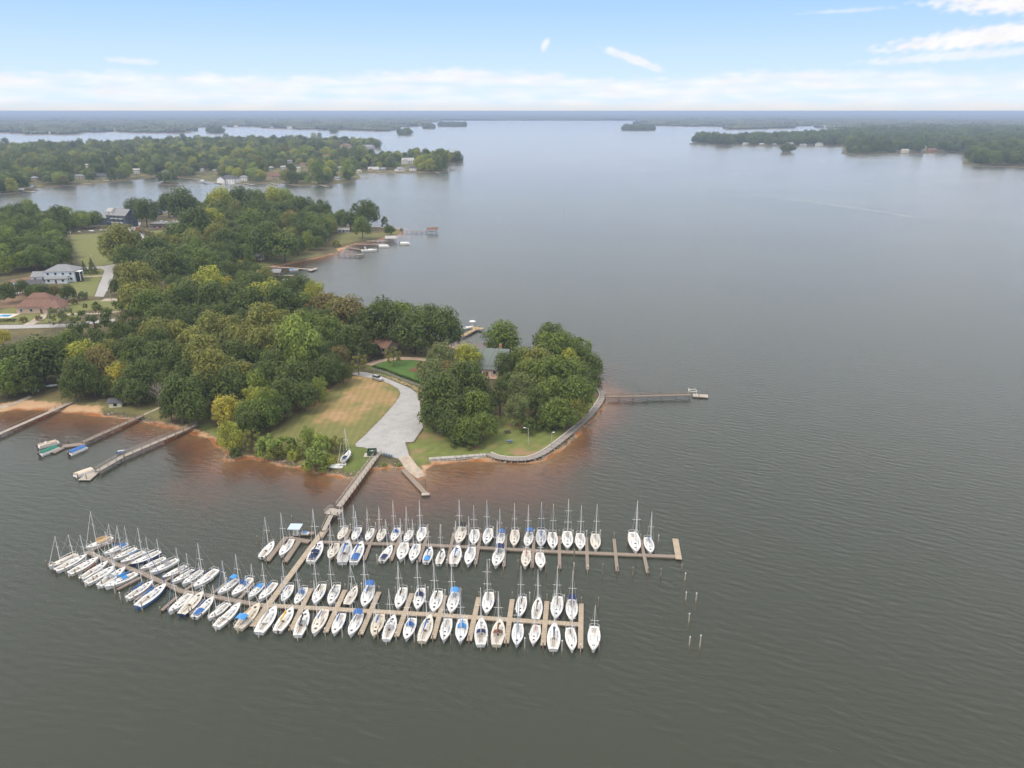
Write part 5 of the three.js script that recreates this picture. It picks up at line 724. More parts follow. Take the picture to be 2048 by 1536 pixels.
row('far side of back dock', 'sailboats on the back dock', R2, [
  [[1113, 352], [1183, 223], { cover: 'none', deck: 'ivory', mast: 1.25 }], [[1258, 362], [1323, 223], { cover: 'blue', mast: 1.3 }], [[1398, 364], [1453, 233], { cover: 'black', mast: 1.25 }], [[1523, 372], [1568, 238], { cover: 'navy', deck: 'ivory', mast: 1.3 }], [[1663, 372], [1718, 228], { cover: 'blue', mast: 1.45, dodger: 'blue' }], [[1793, 377], [1853, 253], { cover: 'white', mast: 1.4 }], [[1938, 380], [1978, 223], { cover: 'blue', mast: 1.4 }],
  [[390, 397], [437, 222], { f: R3, deck: 'ivory', cover: 'none', bimini: 'black', mast: 1.35 }], [[547, 407], [566, 247], { f: R3, cover: 'navy', mast: 1.3 }], [[673, 407], [712, 237], { f: R3, cover: 'blue', mast: 1.4 }], [[803, 422], [842, 282], { f: R3, cover: 'blue', bimini: 'blue', mast: 1.35 }], [[961, 422], [976, 252], { f: R3, hull: 'ivory', cover: 'brown', mast: 1.35 }], [[1094, 427], [1126, 272], { f: R3, cover: 'black', bimini: 'blue', mast: 1.4 }], [[1238, 432], [1242, 252], { f: R3, cover: 'blue', mast: 1.35, deck: 'grey' }], [[1362, 452], [1355, 277], { f: R3, cover: 'black', mast: 1.4 }], [[1512, 447], [1508, 267], { f: R3, cover: 'navy', mast: 1.5 }], [[1642, 457], [1640, 287], { f: R3, cover: 'black', mast: 1.4 }], [[1800, 462], [1795, 292], { f: R3, cover: 'blue', deck: 'ivory', mast: 1.45 }],
  [[681, 487], [644, 280], { f: R4, cover: 'none', long: true, mast: 1.4, wheel: true }], [[831, 490], [793, 328], { f: R4, cover: 'blue', mast: 1.35 }]]);
{ // laid up on the grass beside the gangway pier
  const a = G(700, 904, 1.0), b = G(685, 925, 1.0), g = landHeight((a.x + b.x) / 2, (a.z + b.z) / 2);
  sailboat(a, b, { tarp: 'navy', cover: 'navy', mast: 1.25, y: g + 0.75, hull: 'white', boot: 'black' }, 'white sailboat laid up on a trailer on the grass', null);
  const t = thing('boat_trailer', 'grey trailer under the laid-up sailboat on the grass', 'trailer', [(a.x + b.x) / 2, g, (a.z + b.z) / 2], Math.atan2(-(a.z - b.z), a.x - b.x));
  mesh('frame', merged([box(5.6, 0.12, 0.1, 0, 0.42, 0.6), box(5.6, 0.12, 0.1, 0, 0.42, -0.6), box(0.12, 0.12, 1.3, 1.5, 0.42, 0), box(0.12, 0.12, 1.3, -1.8, 0.42, 0), box(2, 0.12, 0.12, 3.6, 0.42, 0)]), galvanised, t); for (const z of [0.95, -0.95]) mesh('wheel', new THREE.CylinderGeometry(0.33, 0.33, 0.2, 14).rotateX(Math.PI / 2).translate(-0.7, 0.33, z), std1.black, t); mesh('jack_stand', merged([box(0.08, 0.5, 0.08, 3.9, 0.25, 0), box(0.08, 0.4, 0.08, -2.6, 0.2, 0)]), galvanised, t);
  [[[1425, 985], [1600, 965], 'upper'], [[1415, 998], [1565, 995], 'lower']].forEach(([p, q, w], i) => {
    const P = G(380 + p[0] / 5.12, 740 + p[1] / 5.12, 0.3), Q = G(380 + q[0] / 5.12, 740 + q[1] / 5.12, 0.3), c = P.clone().add(Q).multiplyScalar(0.5), o = thing('sailing_dinghy', `${w} white sailing dinghy lying on the bank beside the gangway pier`, 'dinghy', [c.x, landHeight(c.x, c.z) + 0.08, c.z], Math.atan2(-(P.z - Q.z), P.x - Q.x));
    const L = P.distanceTo(Q) / BL; const h = mesh('hull', BG.hull, HULL.white, o); h.scale.set(L, 0.5, 0.5); h.position.y = -0.0; const d = mesh('deck', BG.deck, DECK.white, o); d.scale.set(L, 0.5, 0.5); const f = mesh('cockpit_floor', BG.floor, dim, o); f.scale.set(L, 0.5, 0.5);
    if (!i) { const m = mesh('mast', BG.mast, alloy, o, [sx(0.5) * L, 0.45, 0], [0, 0, 0.22]); m.scale.set(0.7, 0.75, 0.7); }
  });
}
// ---------------------------------------------------------------- pontoon and motor boats
const tubeGeo = (() => { const g = new THREE.CapsuleGeometry(0.32, 5.6, 4, 10).rotateZ(Math.PI / 2); return g; })();
function pontoonBoat(p, turn, label, coverMat, wallMat, { open = false, k = 1, motor = true } = {}) {
  const o = thing('pontoon_boat', label, 'pontoon boat', [p.x, 0, p.z], turn); o.scale.setScalar(k);
  for (const z of [-0.85, 0.85]) mesh('pontoon', tubeGeo, galvanised, o, [0, 0.12, z]);
  mesh('deck', new RoundedBoxGeometry(6.2, 0.14, 2.4, 1, 0.05).translate(0, 0.5, 0), std1.white, o);
  for (const z of [-1.14, 1.14]) mesh('side_panel', box(5.4, 0.6, 0.06, -0.2, 0.88, z), wallMat, o); mesh('side_panel', box(0.06, 0.6, 2.2, 2.5, 0.88, 0), wallMat, o);
  if (open) { for (const [x, z, l] of [[1.6, 0.75, 1.6], [1.6, -0.75, 1.6], [-1.9, 0.75, 1.4]]) mesh('seat', new RoundedBoxGeometry(l, 0.45, 0.6, 2, 0.1).translate(x, 0.8, z), CLOTH.cream, o); mesh('console', new RoundedBoxGeometry(0.6, 0.9, 0.7, 1, 0.08).translate(-0.6, 1.0, -0.6), std1.white, o); }
  else mesh('canvas_cover', canopy(5.4, 2.42, 0.55), coverMat, o, [-0.1, 1.05, 0]);
  if (motor) mesh('outboard_motor', merged([box(0.5, 0.55, 0.4, -3.4, 0.95, 0), box(0.18, 1.2, 0.16, -3.35, 0.2, 0)]), std1.black, o);
  return o;
}
const yawPx = (f, a, b) => { const p = f(...a, 0.6), q = f(...b, 0.6); return [p.clone().add(q).multiplyScalar(0.5), Math.atan2(-(p.z - q.z), p.x - q.x), p.distanceTo(q) / 6.2]; };
{ const [p, t, k] = yawPx(R5, [600, 790], [405, 865]); pontoonBoat(p, t, 'pontoon boat under a dark green canvas cover at the middle pier', CLOTH.green, std1.white, { k }); }
{ const [p, t, k] = yawPx(R5, [880, 785], [705, 860]); pontoonBoat(p, t, 'pontoon boat under a bright blue canvas cover at the middle pier', CLOTH.blue, std1.white, { k }); }
{ const [p, t, k] = yawPx(R5, [600, 730], [390, 785]); pontoonBoat(p, t, 'open cream pontoon boat beyond the green-covered one', CLOTH.cream, CLOTH.cream, { k, open: true }); }
{ const [p, t, k] = yawPx(R5, [960, 1015], [762, 1085]); pontoonBoat(p, t, 'pontoon boat under a cream cover at the end of the long pier', CLOTH.cream, std1.white, { k, motor: false }); }
function motorBoat(p, turn, L, label, { cover, cabin, name = 'motor_boat', lift = 0 } = {}) {
  const o = thing(name, label, 'motor boat', [p.x, lift, p.z], turn), k = L / BL; o.scale.setScalar(k);
  mesh('hull', BG.hull, HULL.white, o); mesh('deck', BG.deck, DECK.white, o); mesh('cockpit_floor', BG.floor, dim, o); mesh('boot_stripe', BG.boot, BOOT.blue, o);
  if (cabin) { mesh('cabin', BG.cabinLong, DECK.white, o); mesh('windscreen', canopy(0.5, 1.6, 0.75), std1.glass, o, [sx(0.42), 1.0, 0]); mesh('arch', merged([bar(V(sx(0.3), 0.9, 1), V(sx(0.26), 2.1, 0.85), 0.12, 0.2), bar(V(sx(0.3), 0.9, -1), V(sx(0.26), 2.1, -0.85), 0.12, 0.2), bar(V(sx(0.26), 2.1, -0.9), V(sx(0.26), 2.1, 0.9), 0.3, 0.12)]), std1.white, o); }
  else mesh('windscreen', canopy(0.4, 1.5, 0.5), std1.glass, o, [sx(0.5), 0.9, 0]);
  if (cover) mesh('canvas_cover', BG.tent, CLOTH[cover], o, [sx(0.35), 0.75, 0]);
  mesh('outboard_motor', BG.outboard, std1.black, o, [0, 0, -0.35]); return o;
}
{ const p = R5(1245, 850, 0), o = thing('jet_ski', 'blue and white jet ski moored beside the long pier', 'jet ski', [p.x, 0.1, p.z], 0.6); mesh('hull', (() => { const g = BG.hull.clone(); g.scale(0.4, 0.6, 0.42); return g; })(), HULL.blue, o); mesh('seat', new RoundedBoxGeometry(1.3, 0.35, 0.4, 2, 0.12).translate(-0.4, 0.7, 0), std1.white, o); mesh('handlebar', merged([rod(V(0.45, 0.9, -0.35), V(0.45, 0.9, 0.35), 0.03), rod(V(0.7, 0.5, 0), V(0.45, 0.9, 0), 0.06)]), std1.black, o); mesh('cowl', new THREE.ConeGeometry(0.35, 1.2, 8).rotateZ(-Math.PI / 2).translate(0.8, 0.6, 0), std1.white, o); }
const stoneMats = [0.26, 0.34, 0.42].map(k => std(rgb(k, k * 0.94, k * 0.86), 0.95));
// ---------------------------------------------------------------- roads, paths, walls by the shore
function sheetOn(poly, lift, most = 2.5) {                               // a sheet that follows the ground
  const c = new THREE.ShapeGeometry(new THREE.Shape(poly.map(([x, z]) => new THREE.Vector2(x, -z)))), p = c.attributes.position, ix = c.index.array; let tris = [];
  for (let i = 0; i < ix.length; i += 3) tris.push([0, 1, 2].map(k => [p.getX(ix[i + k]), -p.getY(ix[i + k])]));
  for (let again = true, n = 0; again && n < 14; n++) { again = false; const next = []; for (const t of tris) { let best = 0, len = 0; for (let k = 0; k < 3; k++) { const a = t[k], b = t[(k + 1) % 3], l = Math.hypot(a[0] - b[0], a[1] - b[1]); if (l > len) { len = l; best = k; } } if (len > most) { const a = t[best], b = t[(best + 1) % 3], d = t[(best + 2) % 3], m = [(a[0] + b[0]) / 2, (a[1] + b[1]) / 2]; next.push([a, m, d], [m, b, d]); again = true; } else next.push(t); } tris = next; }
  const pos = [], uv = []; for (const t of tris) for (const [x, z] of t) { pos.push(x, landHeight(x, z) + lift, z); uv.push(x / 24, z / 24); }
  let g = new THREE.BufferGeometry(); g.setAttribute('position', new THREE.Float32BufferAttribute(pos, 3)); g.setAttribute('uv', new THREE.Float32BufferAttribute(uv, 2)); g = mergeVertices(g, 1e-3); g.computeVertexNormals(); return g;
}
function ribbon(pts, w) { const c = new THREE.CatmullRomCurve3(pts.map(p => V(p.x, 0, p.z))), n = Math.max(4, Math.round(c.getLength() / 2)), L = [], R = []; for (let i = 0; i <= n; i++) { const p = c.getPoint(i / n), t = c.getTangent(i / n), s = V(-t.z, 0, t.x).setLength(w / 2); L.push([p.x + s.x, p.z + s.z]); R.unshift([p.x - s.x, p.z - s.z]); } return [...L, ...R]; }
const asphaltMap = dataTexture(512, 512, (u, v) => { const n = fbm(u * 4, v * 4, 4), f = fbm(u * 60 + 4, v * 60, 2), cr = Math.abs(fbm(u * 5 + 31, v * 5 + 2, 4)), st = smooth(0.22, 0.45, fbm(u * 9 + 60, v * 9, 3)), k = (0.37 + 0.05 * n + 0.04 * f) * (cr < 0.012 ? 0.72 : 1) * (1 - 0.10 * st); return [k, k * 0.985, k * 0.965]; });
const asphalt = std(0xffffff, 0.95, { map: asphaltMap }), darkAsphalt = std(0xd8d6d4, 0.95, { map: asphaltMap });
const gravelMap = dataTexture(512, 512, (u, v) => { const n = fbm(u * 8, v * 8, 4), f = fbm(u * 80 + 4, v * 80, 2), k = 1 + 0.3 * n + 0.3 * f; return [0.40 * k, 0.34 * k, 0.27 * k]; });
const pale = std(0xffffff, 0.95, { map: gravelMap });
structure('car_park', sheetOn(landPoly([[700, 748], [716, 744], [733, 745], [748, 748.5], [764, 753.5], [788, 763], [821, 777], [833, 786], [839, 800], [842, 830], [846, 856], [827, 885], [811, 885.5], [816, 899], [818.5, 911], [794, 917], [764.5, 909], [741, 899], [728, 895], [712, 893.5], [711, 887.5], [730, 871], [758.6, 842], [788, 809], [799, 794], [801, 786], [796, 777.5], [778, 767], [764, 761.5], [745, 757], [720, 752]]), 0.06), asphalt);
structure('boat_ramp', sheetOn(landPoly([[795, 916.5], [819, 911], [834, 932], [846, 943], [849, 953], [835, 958], [818, 945]]), 0.11, 1), std(0xffffff, 0.95, { map: gravelMap }));
structure('road', sheetOn(landPoly([[150, 541], [150, 535.5], [209, 532], [231, 528], [229, 545], [220, 568], [207, 594], [189, 593], [200, 565], [209, 541], [200, 537]]), 0.07, 4), asphalt);
structure('road', sheetOn(ribbon([[-60, 655], [0, 654], [60, 653], [146, 650], [180, 645], [230, 640]].map(p => G(...p)), 6), 0.07, 3), asphalt);
structure('road', sheetOn(ribbon([[272, 445], [268, 455], [275, 466], [301, 482], [310, 500]].map(p => G(...p)), 9), 0.09, 4), asphalt);
structure('driveway', sheetOn(ribbon([[88, 629], [75, 640], [56, 650]].map(p => G(...p)), 5), 0.09, 3), pale);
structure('driveway', sheetOn(ribbon([[118, 631], [150, 628], [200, 627], [248, 622]].map(p => G(...p)), 3), 0.09, 3), pale);
structure('driveway', sheetOn(ribbon([[148, 556], [170, 554], [206, 552]].map(p => G(...p)), 3), 0.09, 3), pale);
structure('driveway', sheetOn(ribbon([[205, 600], [220, 600], [237, 600]].map(p => G(...p)), 7), 0.10, 3), pale);
structure('driveway', sheetOn(ribbon([[178, 684], [195, 672], [222, 664]].map(p => G(...p)), 4.5), 0.09, 3), pale);
structure('driveway', sheetOn(ribbon([[736, 730], [760, 722], [790, 718], [830, 717.5], [870, 722]].map(p => G(...p)), 4), 0.09, 2), std(rgb(0.40, 0.30, 0.22), 0.9));
structure('path', sheetOn(ribbon([[-20, 822], [20, 810], [45, 800], [62, 793]].map(p => G(...p)), 2.2), 0.07, 2), pale);
structure('path', sheetOn(ribbon([[284, 831], [305, 822], [320, 815]].map(p => G(...p)), 1.0), 0.07, 2), pale);
structure('mulch_bed', sheetOn(ribbon([[822, 738], [838, 741], [852, 744]].map(p => G(...p)), 5), 0.08, 2), std(rgb(0.16, 0.085, 0.05), 1));
{ // timber edging where the car park meets the point lawn
  const o = thing('timber_edging', 'dark timber kerb stepping down between car park and point lawn', 'kerb');
  const P = [[846, 857], [827, 885.5], [811, 886], [816, 900], [819, 911.5]].map(p => G(...p)); for (let i = 0; i < P.length - 1; i++) mesh('sleeper', bar(P[i].clone().setY(P[i].y + 0.12), P[i + 1].clone().setY(P[i + 1].y + 0.12), 0.22, 0.34), timber, o);
}
const B3 = (x, y, l) => at(800 + x / 4.6545, 630 + y / 4.6545, l);
{ // curved boardwalk round the point
  const y = 0.95, o = thing('boardwalk', 'curved weathered boardwalk along the shore of the point', 'boardwalk');
  const pts = [[822, 1290], [900, 1322], [990, 1336], [1080, 1342], [1200, 1334], [1320, 1290], [1450, 1203], [1600, 1082], [1750, 950], [1848, 830], [1886, 750], [1870, 700], [1825, 655]].map(([x, z]) => B3(x, z, y)), c = new THREE.CatmullRomCurve3(pts), n = 44;
  const edge = (k, t) => { const p = c.getPoint(t), d = c.getTangent(t), s = V(-d.z, 0, d.x).setLength(k); return p.clone().add(s); };
  for (let i = 0; i < n; i++) { const a = c.getPoint(i / n), b = c.getPoint((i + 1) / n); mesh('deck', deckBoards(a, b.clone().add(b.clone().sub(a).setLength(0.12)), 2.1, y + (i % 2) * 0.006, 0.12), darkPlanks, o);
    if (i % 2) for (const k of [1.1, -1.1]) { const p = edge(k, (i + 0.5) / n), h = landHeight(p.x, p.z); mesh('post', box(0.14, y + (k > 0 ? 0.7 : 0.1) - Math.min(h, 0) + 0.4, 0.14, p.x, (y + (k > 0 ? 0.7 : 0.1) + Math.min(h, 0) - 0.4) / 2, p.z), paleTimber, o); }
    mesh('rail', bar(edge(1.12, i / n).setY(y + 0.66), edge(1.12, (i + 1) / n).setY(y + 0.66), 0.1, 0.08), paleTimber, o);
    mesh('kerb', bar(edge(-1.2, i / n).setY(y + 0.08), edge(-1.2, (i + 1) / n).setY(y + 0.08), 0.35, 0.3), concrete, o); }
  const w = thing('seawall', 'low pale stone seawall left of the boardwalk', 'wall'); const q = [[270, 1345], [400, 1335], [560, 1325], [700, 1312], [800, 1306]].map(([x, z]) => B3(x, z, 0.6)), wr = rng32(8);
  const wc = new THREE.CatmullRomCurve3(q); for (let i = 0; i < 22; i++) { const a = wc.getPoint(i / 22).setY(0.78 + 0.04 * wr()), b = wc.getPoint((i + 0.96) / 22).setY(0.78 + 0.04 * wr()); mesh('coping_slab', bar(a, b, 1.35 + 0.15 * wr(), 0.3), stoneMats[1 + Math.floor(wr() * 2)], w); }
  for (let i = 0; i < 46; i++) { const p = wc.getPoint((i + 0.5) / 46), s = 0.3 + 0.25 * wr(); for (const k of [1]) { const m = mesh('stone', stoneGeo(i % 5), stoneMats[Math.floor(wr() * 3)], w, [p.x + (wr() - 0.5) * 0.2, 0.22 + 0.2 * wr(), p.z + 0.85], [wr() * 6, wr() * 6, wr() * 6]); m.scale.set(s, s * 0.8, s); } }
}
function stoneGeo(i) { stoneGeo.c ??= {}; return stoneGeo.c[i] ??= (() => { const g = new THREE.IcosahedronGeometry(1, 1), p = g.attributes.position; for (let k = 0; k < p.count; k++) { const n = 0.8 + 0.35 * noise3(p.getX(k) * 1.3 + i * 7, p.getY(k) * 1.3, p.getZ(k) * 1.3); p.setXYZ(k, p.getX(k) * n, p.getY(k) * n * 0.75, p.getZ(k) * n); } g.computeVertexNormals(); return g; })(); }
{ // loose stones along the banks
  const r = rng32(66), spots = [], runs = [[[245, 833], [283, 838], [322, 847], [335, 851]], [[650, 940], [683, 948], [712, 946], [735, 930], [745, 922]], [[446, 905], [450, 918], [466, 920], [482, 916]], [[500, 913], [556, 924], [600, 932]], [[755, 930], [775, 929], [798, 931]], [[975, 918], [1030, 924], [1080, 918], [1138, 883], [1192, 832], [1210, 800]], [[600, 520], [650, 510]], [[210, 826], [240, 833]]];
  for (const run of runs) for (let i = 0; i < run.length - 1; i++) { const a = G(...run[i]), b = G(...run[i + 1]), n = Math.round(a.distanceTo(b) * 3.2); for (let k = 0; k < n; k++) { const p = between(a, b, r()); spots.push([p.x + (r() - 0.5) * 2.4, p.z + (r() - 0.5) * 2.4, 0.16 + 0.3 * r() * r()]); } }
  const im = new THREE.InstancedMesh(stoneGeo(2), std(0xffffff, 0.95), spots.length), m4 = new THREE.Matrix4(), c = new THREE.Color(); im.name = 'bank_stones';
  spots.forEach(([x, z, s], i) => { const t = 0.7 + 0.6 * r(); im.setMatrixAt(i, m4.compose(V(x, landHeight(x, z) + s * 0.3, z), new THREE.Quaternion().setFromEuler(new THREE.Euler(r() * 6, r() * 6, r() * 6)), V(s * (0.8 + 0.5 * r()), s, s))); im.setColorAt(i, c.setRGB(0.30 * t, 0.26 * t, 0.22 * t)); });
  im.castShadow = im.receiveShadow = true; scene.add(im); tag(im, 'loose grey stones along the clay banks', 'stones', null, 'stuff');
}
// ---------------------------------------------------------------- houses
const wallMats = { white: std(rgb(0.70, 0.70, 0.68), 0.8), cream: std(rgb(0.66, 0.62, 0.46), 0.8), tan: std(rgb(0.50, 0.39, 0.29), 0.85), brick: std(rgb(0.36, 0.19, 0.13), 0.9), grey: std(rgb(0.40, 0.41, 0.42), 0.8), blue: std(rgb(0.58, 0.64, 0.70), 0.8), navy: std(rgb(0.07, 0.09, 0.13), 0.7), pink: std(rgb(0.48, 0.36, 0.29), 0.85) };
function shingle(base, seed) { return std(0xffffff, 0.9, { map: dataTexture(256, 256, (u, v) => { const row = Math.floor(v * 24), k = 0.86 + 0.28 * (0.5 + 0.5 * noise2(Math.floor(u * 40 + (row % 2) * 0.5) * 3.1 + seed, row * 5.7)) + 0.2 * fbm(u * 5, v * 5 + seed, 3), e = (v * 24 - row) < 0.12 ? 0.75 : 1; return base.map(c => c * k * e); }) }); }
const roofMats = { brown: shingle([0.20, 0.115, 0.085], 1), grey: shingle([0.24, 0.25, 0.26], 2), green: shingle([0.150, 0.180, 0.170], 3), dark: shingle([0.09, 0.092, 0.10], 4), pale: shingle([0.40, 0.40, 0.39], 5), red: shingle([0.27, 0.12, 0.08], 6) };
const trim = std(rgb(0.72, 0.72, 0.70), 0.6), doorMat = std(rgb(0.12, 0.06, 0.04), 0.5);
function roofUV(g) { const p = g.attributes.position, uv = []; for (let i = 0; i < p.count; i++) uv.push((p.getX(i) + p.getZ(i) * 0.3) / 6, (p.getY(i) * 1.2 + p.getZ(i)) / 6); g.setAttribute('uv', new THREE.Float32BufferAttribute(uv, 2)); return g; }
function gable(w, d, rise, over = 0.45, t = 0.18) {                      // ridge along x, with thickness
  const hw = w / 2 + over, hd = d / 2 + over, e = -over * rise / (d / 2), s = new THREE.Shape([[-hd, e], [0, rise], [hd, e], [hd, e - t], [0, rise - t], [-hd, e - t]].map(([x, y]) => new THREE.Vector2(x, y)));
  return roofUV(new THREE.ExtrudeGeometry(s, { depth: 2 * hw, bevelEnabled: false }).translate(0, 0, -hw).rotateY(Math.PI / 2));
}
function hip(w, d, rise, over = 0.5) {
  const x = w / 2 + over, z = d / 2 + over, r = Math.max(0.1, x - z), P = [[-x, 0, -z], [x, 0, -z], [x, 0, z], [-x, 0, z], [-r, rise, 0], [r, rise, 0]], F = [[3, 2, 5], [3, 5, 4], [1, 0, 4], [1, 4, 5], [0, 3, 4], [2, 1, 5], [0, 1, 2], [0, 2, 3]];
  const g = new THREE.BufferGeometry(); g.setAttribute('position', new THREE.Float32BufferAttribute(F.flat().flatMap(i => P[i]), 3)); g.computeVertexNormals(); return roofUV(g);
}
const gableEnd = (w, d, rise, side) => { const g = new THREE.BufferGeometry(), x = side * (w / 2 - 0.01); g.setAttribute('position', new THREE.Float32BufferAttribute(side > 0 ? [x, 0, d / 2, x, 0, -d / 2, x, rise, 0] : [x, 0, -d / 2, x, 0, d / 2, x, rise, 0], 3)); g.computeVertexNormals(); return g; };
function win(parent, x, y, z, w, h, turn = 0) { const o = mesh('window', box(w + 0.16, h + 0.16, 0.1), trim, parent, [x, y, z], [0, turn, 0]); mesh('pane', box(w, h, 0.03, 0, 0, 0.06), std1.glass, o); return o; }
function block(o, { w, d, h, rise, wall, roof, kind = 'gable', x = 0, z = 0, y = 0, turn = 0, floors = 1, n = 3, ns = 2, door = true, chimney }) {
  const wl = mesh('wall', box(w, h + 1.2, d, 0, h / 2 - 0.6, 0), wallMats[wall], o, [x, y, z], [0, turn, 0]);
  const rf = mesh('roof', kind === 'hip' ? hip(w, d, rise) : gable(w, d, rise), roofMats[roof], o, [x, y + h + 0.03, z], [0, turn, 0]);
  if (kind === 'gable') { const gt = mesh('gable_wall', merged([gableEnd(w, d, rise - 0.2, 1), gableEnd(w, d, rise - 0.2, -1)]), wallMats[wall], wl, [0, h, 0]); }
  for (let f = 0; f < floors; f++) for (let i = 0; i < n; i++) { const px = (i + 0.5) / n * w - w / 2, py = h * (f + 0.55) / floors; if (door && f === 0 && i === Math.floor(n / 2)) { const dr = mesh('door', box(1, 2.1, 0.1, px, 1.05, d / 2 + 0.03), doorMat, wl); mesh('handle', box(0.06, 0.06, 0.08, px + 0.35, 1.0, d / 2 + 0.1), steel, dr); } else win(wl, px, py, d / 2 + 0.03, Math.min(1.2, w / n * 0.5), 1.25); }
  for (let f = 0; f < floors; f++) for (let i = 0; i < ns; i++) for (const s of [1, -1]) win(wl, s * (w / 2 + 0.03), h * (f + 0.55) / floors, (i + 0.5) / ns * d - d / 2, 1.0, 1.2, s * Math.PI / 2);
  if (chimney) mesh('chimney', box(0.9, rise + 1.2, 0.9, w * 0.25, (rise + 1.2) / 2 - 0.2, -d * 0.2), wallMats.brick, rf);
}
{ // the house on the point
  const p = G(972, 752), o = thing('green_roofed_house', 'tan house with large green roof among the trees on the point', 'house', [p.x + 1.5, p.y, p.z - 6], -0.16);
  block(o, { w: 15, d: 14, h: 3.6, rise: 6.0, wall: 'pink', roof: 'green', n: 5, ns: 3, chimney: true }); block(o, { w: 7, d: 6, h: 2.8, rise: 2.4, wall: 'tan', roof: 'green', x: -9, z: 2.5, n: 2, ns: 1, door: false });
  mesh('patio', box(7, 0.16, 3.2, 1.5, 0.1, 7.6), std(rgb(0.50, 0.34, 0.26), 0.9), o); for (const x of [-1.5, 1.5, 4.5]) mesh('porch_post', box(0.2, 2.6, 0.2, x, 1.3, 8.2), trim, o);
}
{ const p = G(750, 702), o = thing('ranch_house', 'low brown-roofed ranch house behind the garden hedge', 'house', [p.x, p.y, p.z - 3], -0.45); block(o, { w: 17, d: 8, h: 2.8, rise: 2.1, wall: 'tan', roof: 'brown', n: 5, ns: 2, chimney: true }); }
{ const p = G(72, 626), o = thing('brown_roofed_house', 'pink-walled house with broad brown hipped roof beside the pool', 'house', [p.x, p.y, p.z - 6], 0.10); block(o, { w: 19, d: 13, h: 3.0, rise: 6.2, wall: 'pink', roof: 'brown', kind: 'hip', n: 4, ns: 2 }); block(o, { w: 8, d: 9, h: 2.8, rise: 3.4, wall: 'pink', roof: 'brown', kind: 'hip', x: 8.5, z: 3.5, n: 1, ns: 1, door: false }); mesh('garage_door', box(4.6, 2.2, 0.1, 8.5, 1.1, 8.05), std(rgb(0.16, 0.13, 0.12), 0.6), o); }
{ const p = G(5, 632), o = thing('swimming_pool', 'small blue swimming pool with pale surround at the left edge', 'pool', [p.x, p.y, p.z]); mesh('surround', box(13, 0.18, 8, 0, 0.06, 0), std(rgb(0.62, 0.56, 0.50), 0.85), o); mesh('pool_water', box(8, 0.06, 4, 0, 0.16, 0), std(rgb(0.07, 0.33, 0.62), 0.05), o); }
{ // pale two-storey house
  const p = G(112, 563), o = thing('pale_blue_house', 'pale blue two-storey house with grey hipped roof', 'house', [p.x, p.y, p.z - 5], 0.12);
  block(o, { w: 17, d: 12, h: 6.2, rise: 3.2, wall: 'blue', roof: 'grey', kind: 'hip', floors: 2, n: 4, ns: 3, x: 2.5 }); block(o, { w: 9, d: 9, h: 3.4, rise: 2.2, wall: 'blue', roof: 'grey', x: -9.5, z: 1, n: 2, ns: 2, door: false }); block(o, { w: 12, d: 5, h: 3, rise: 1.0, wall: 'blue', roof: 'grey', x: 2, z: 8.2, n: 3, ns: 1 });
  mesh('porch', box(4, 5.6, 3.2, 11.8, 2.4, 3.0), std1.glass, o); for (const x of [10, 13.6]) mesh('porch_post', box(0.3, 6, 0.3, x, 3, 4.8), trim, o); mesh('porch_roof', box(5, 0.2, 4, 11.8, 5.6, 3), trim, o);
  const q = G(72, 575), g = thing('dark_garage', 'small dark-roofed outbuilding in front of the pale blue house', 'garage', [q.x, q.y, q.z], 0.25); block(g, { w: 8, d: 7, h: 2.8, rise: 2, wall: 'grey', roof: 'dark', n: 2, ns: 1 });
}
{ // dark apartment block by the water
  const p = G(238, 455), o = thing('apartment_block', 'dark navy apartment block with grey roofs and white balconies', 'building', [p.x, p.y, p.z - 8], -0.35);
  block(o, { w: 22, d: 13, h: 10.5, rise: 5, wall: 'navy', roof: 'grey', floors: 3, n: 5, ns: 3, door: false }); block(o, { w: 6, d: 7, h: 13.5, rise: 2.4, wall: 'white', roof: 'pale', x: -8.5, z: 2, floors: 3, n: 1, ns: 1, door: false });
  for (let f = 0; f < 3; f++) for (const x of [-3.4, 1.6, 6.8]) { const b = mesh('balcony', box(3.4, 0.18, 1.6, x, 0.6 + f * 3.4, 7.3), trim, o); mesh('railing', box(3.4, 0.9, 0.06, x, 1.1 + f * 3.4, 8.05), wallMats.grey, b); }
  const q = G(200, 450), v = thing('apartment_wing', 'low grey-roofed wing left of the navy apartment block', 'building', [q.x, q.y, q.z - 6], -0.05); block(v, { w: 22, d: 12, h: 6.5, rise: 3.4, wall: 'navy', roof: 'grey', floors: 2, n: 6, ns: 2 });
}
{ const p = G(336, 458), o = thing('club_house', 'long low club building with grey flat roof and rooftop units', 'building', [p.x, p.y, p.z - 8], 0.0);
  mesh('wall', box(30, 4.6, 14, 0, 1.8, 0), wallMats.brick, o); mesh('roof', box(31, 0.4, 15, 0, 4.3, 0), std(rgb(0.22, 0.23, 0.24), 0.9), o); mesh('mansard', box(31.4, 1.3, 0.5, 0, 3.9, 7.6), roofMats.dark, o); mesh('entrance_canopy', box(7, 0.3, 3, 6, 2.9, 8.6), trim, o); for (const x of [3, 9]) mesh('canopy_post', box(0.3, 2.8, 0.3, x, 1.4, 9.8), trim, o);
  for (const x of [-12, -7, -2]) win(o, x, 1.7, 7.05, 2.6, 1.5); [[-9, -2], [-3, 2], [1, -3], [5, 0], [10, -3]].forEach(([x, z]) => mesh('rooftop_unit', new RoundedBoxGeometry(2, 1.3, 1.6, 1, 0.1).translate(x, 5.1, z), galvanised, o)); }
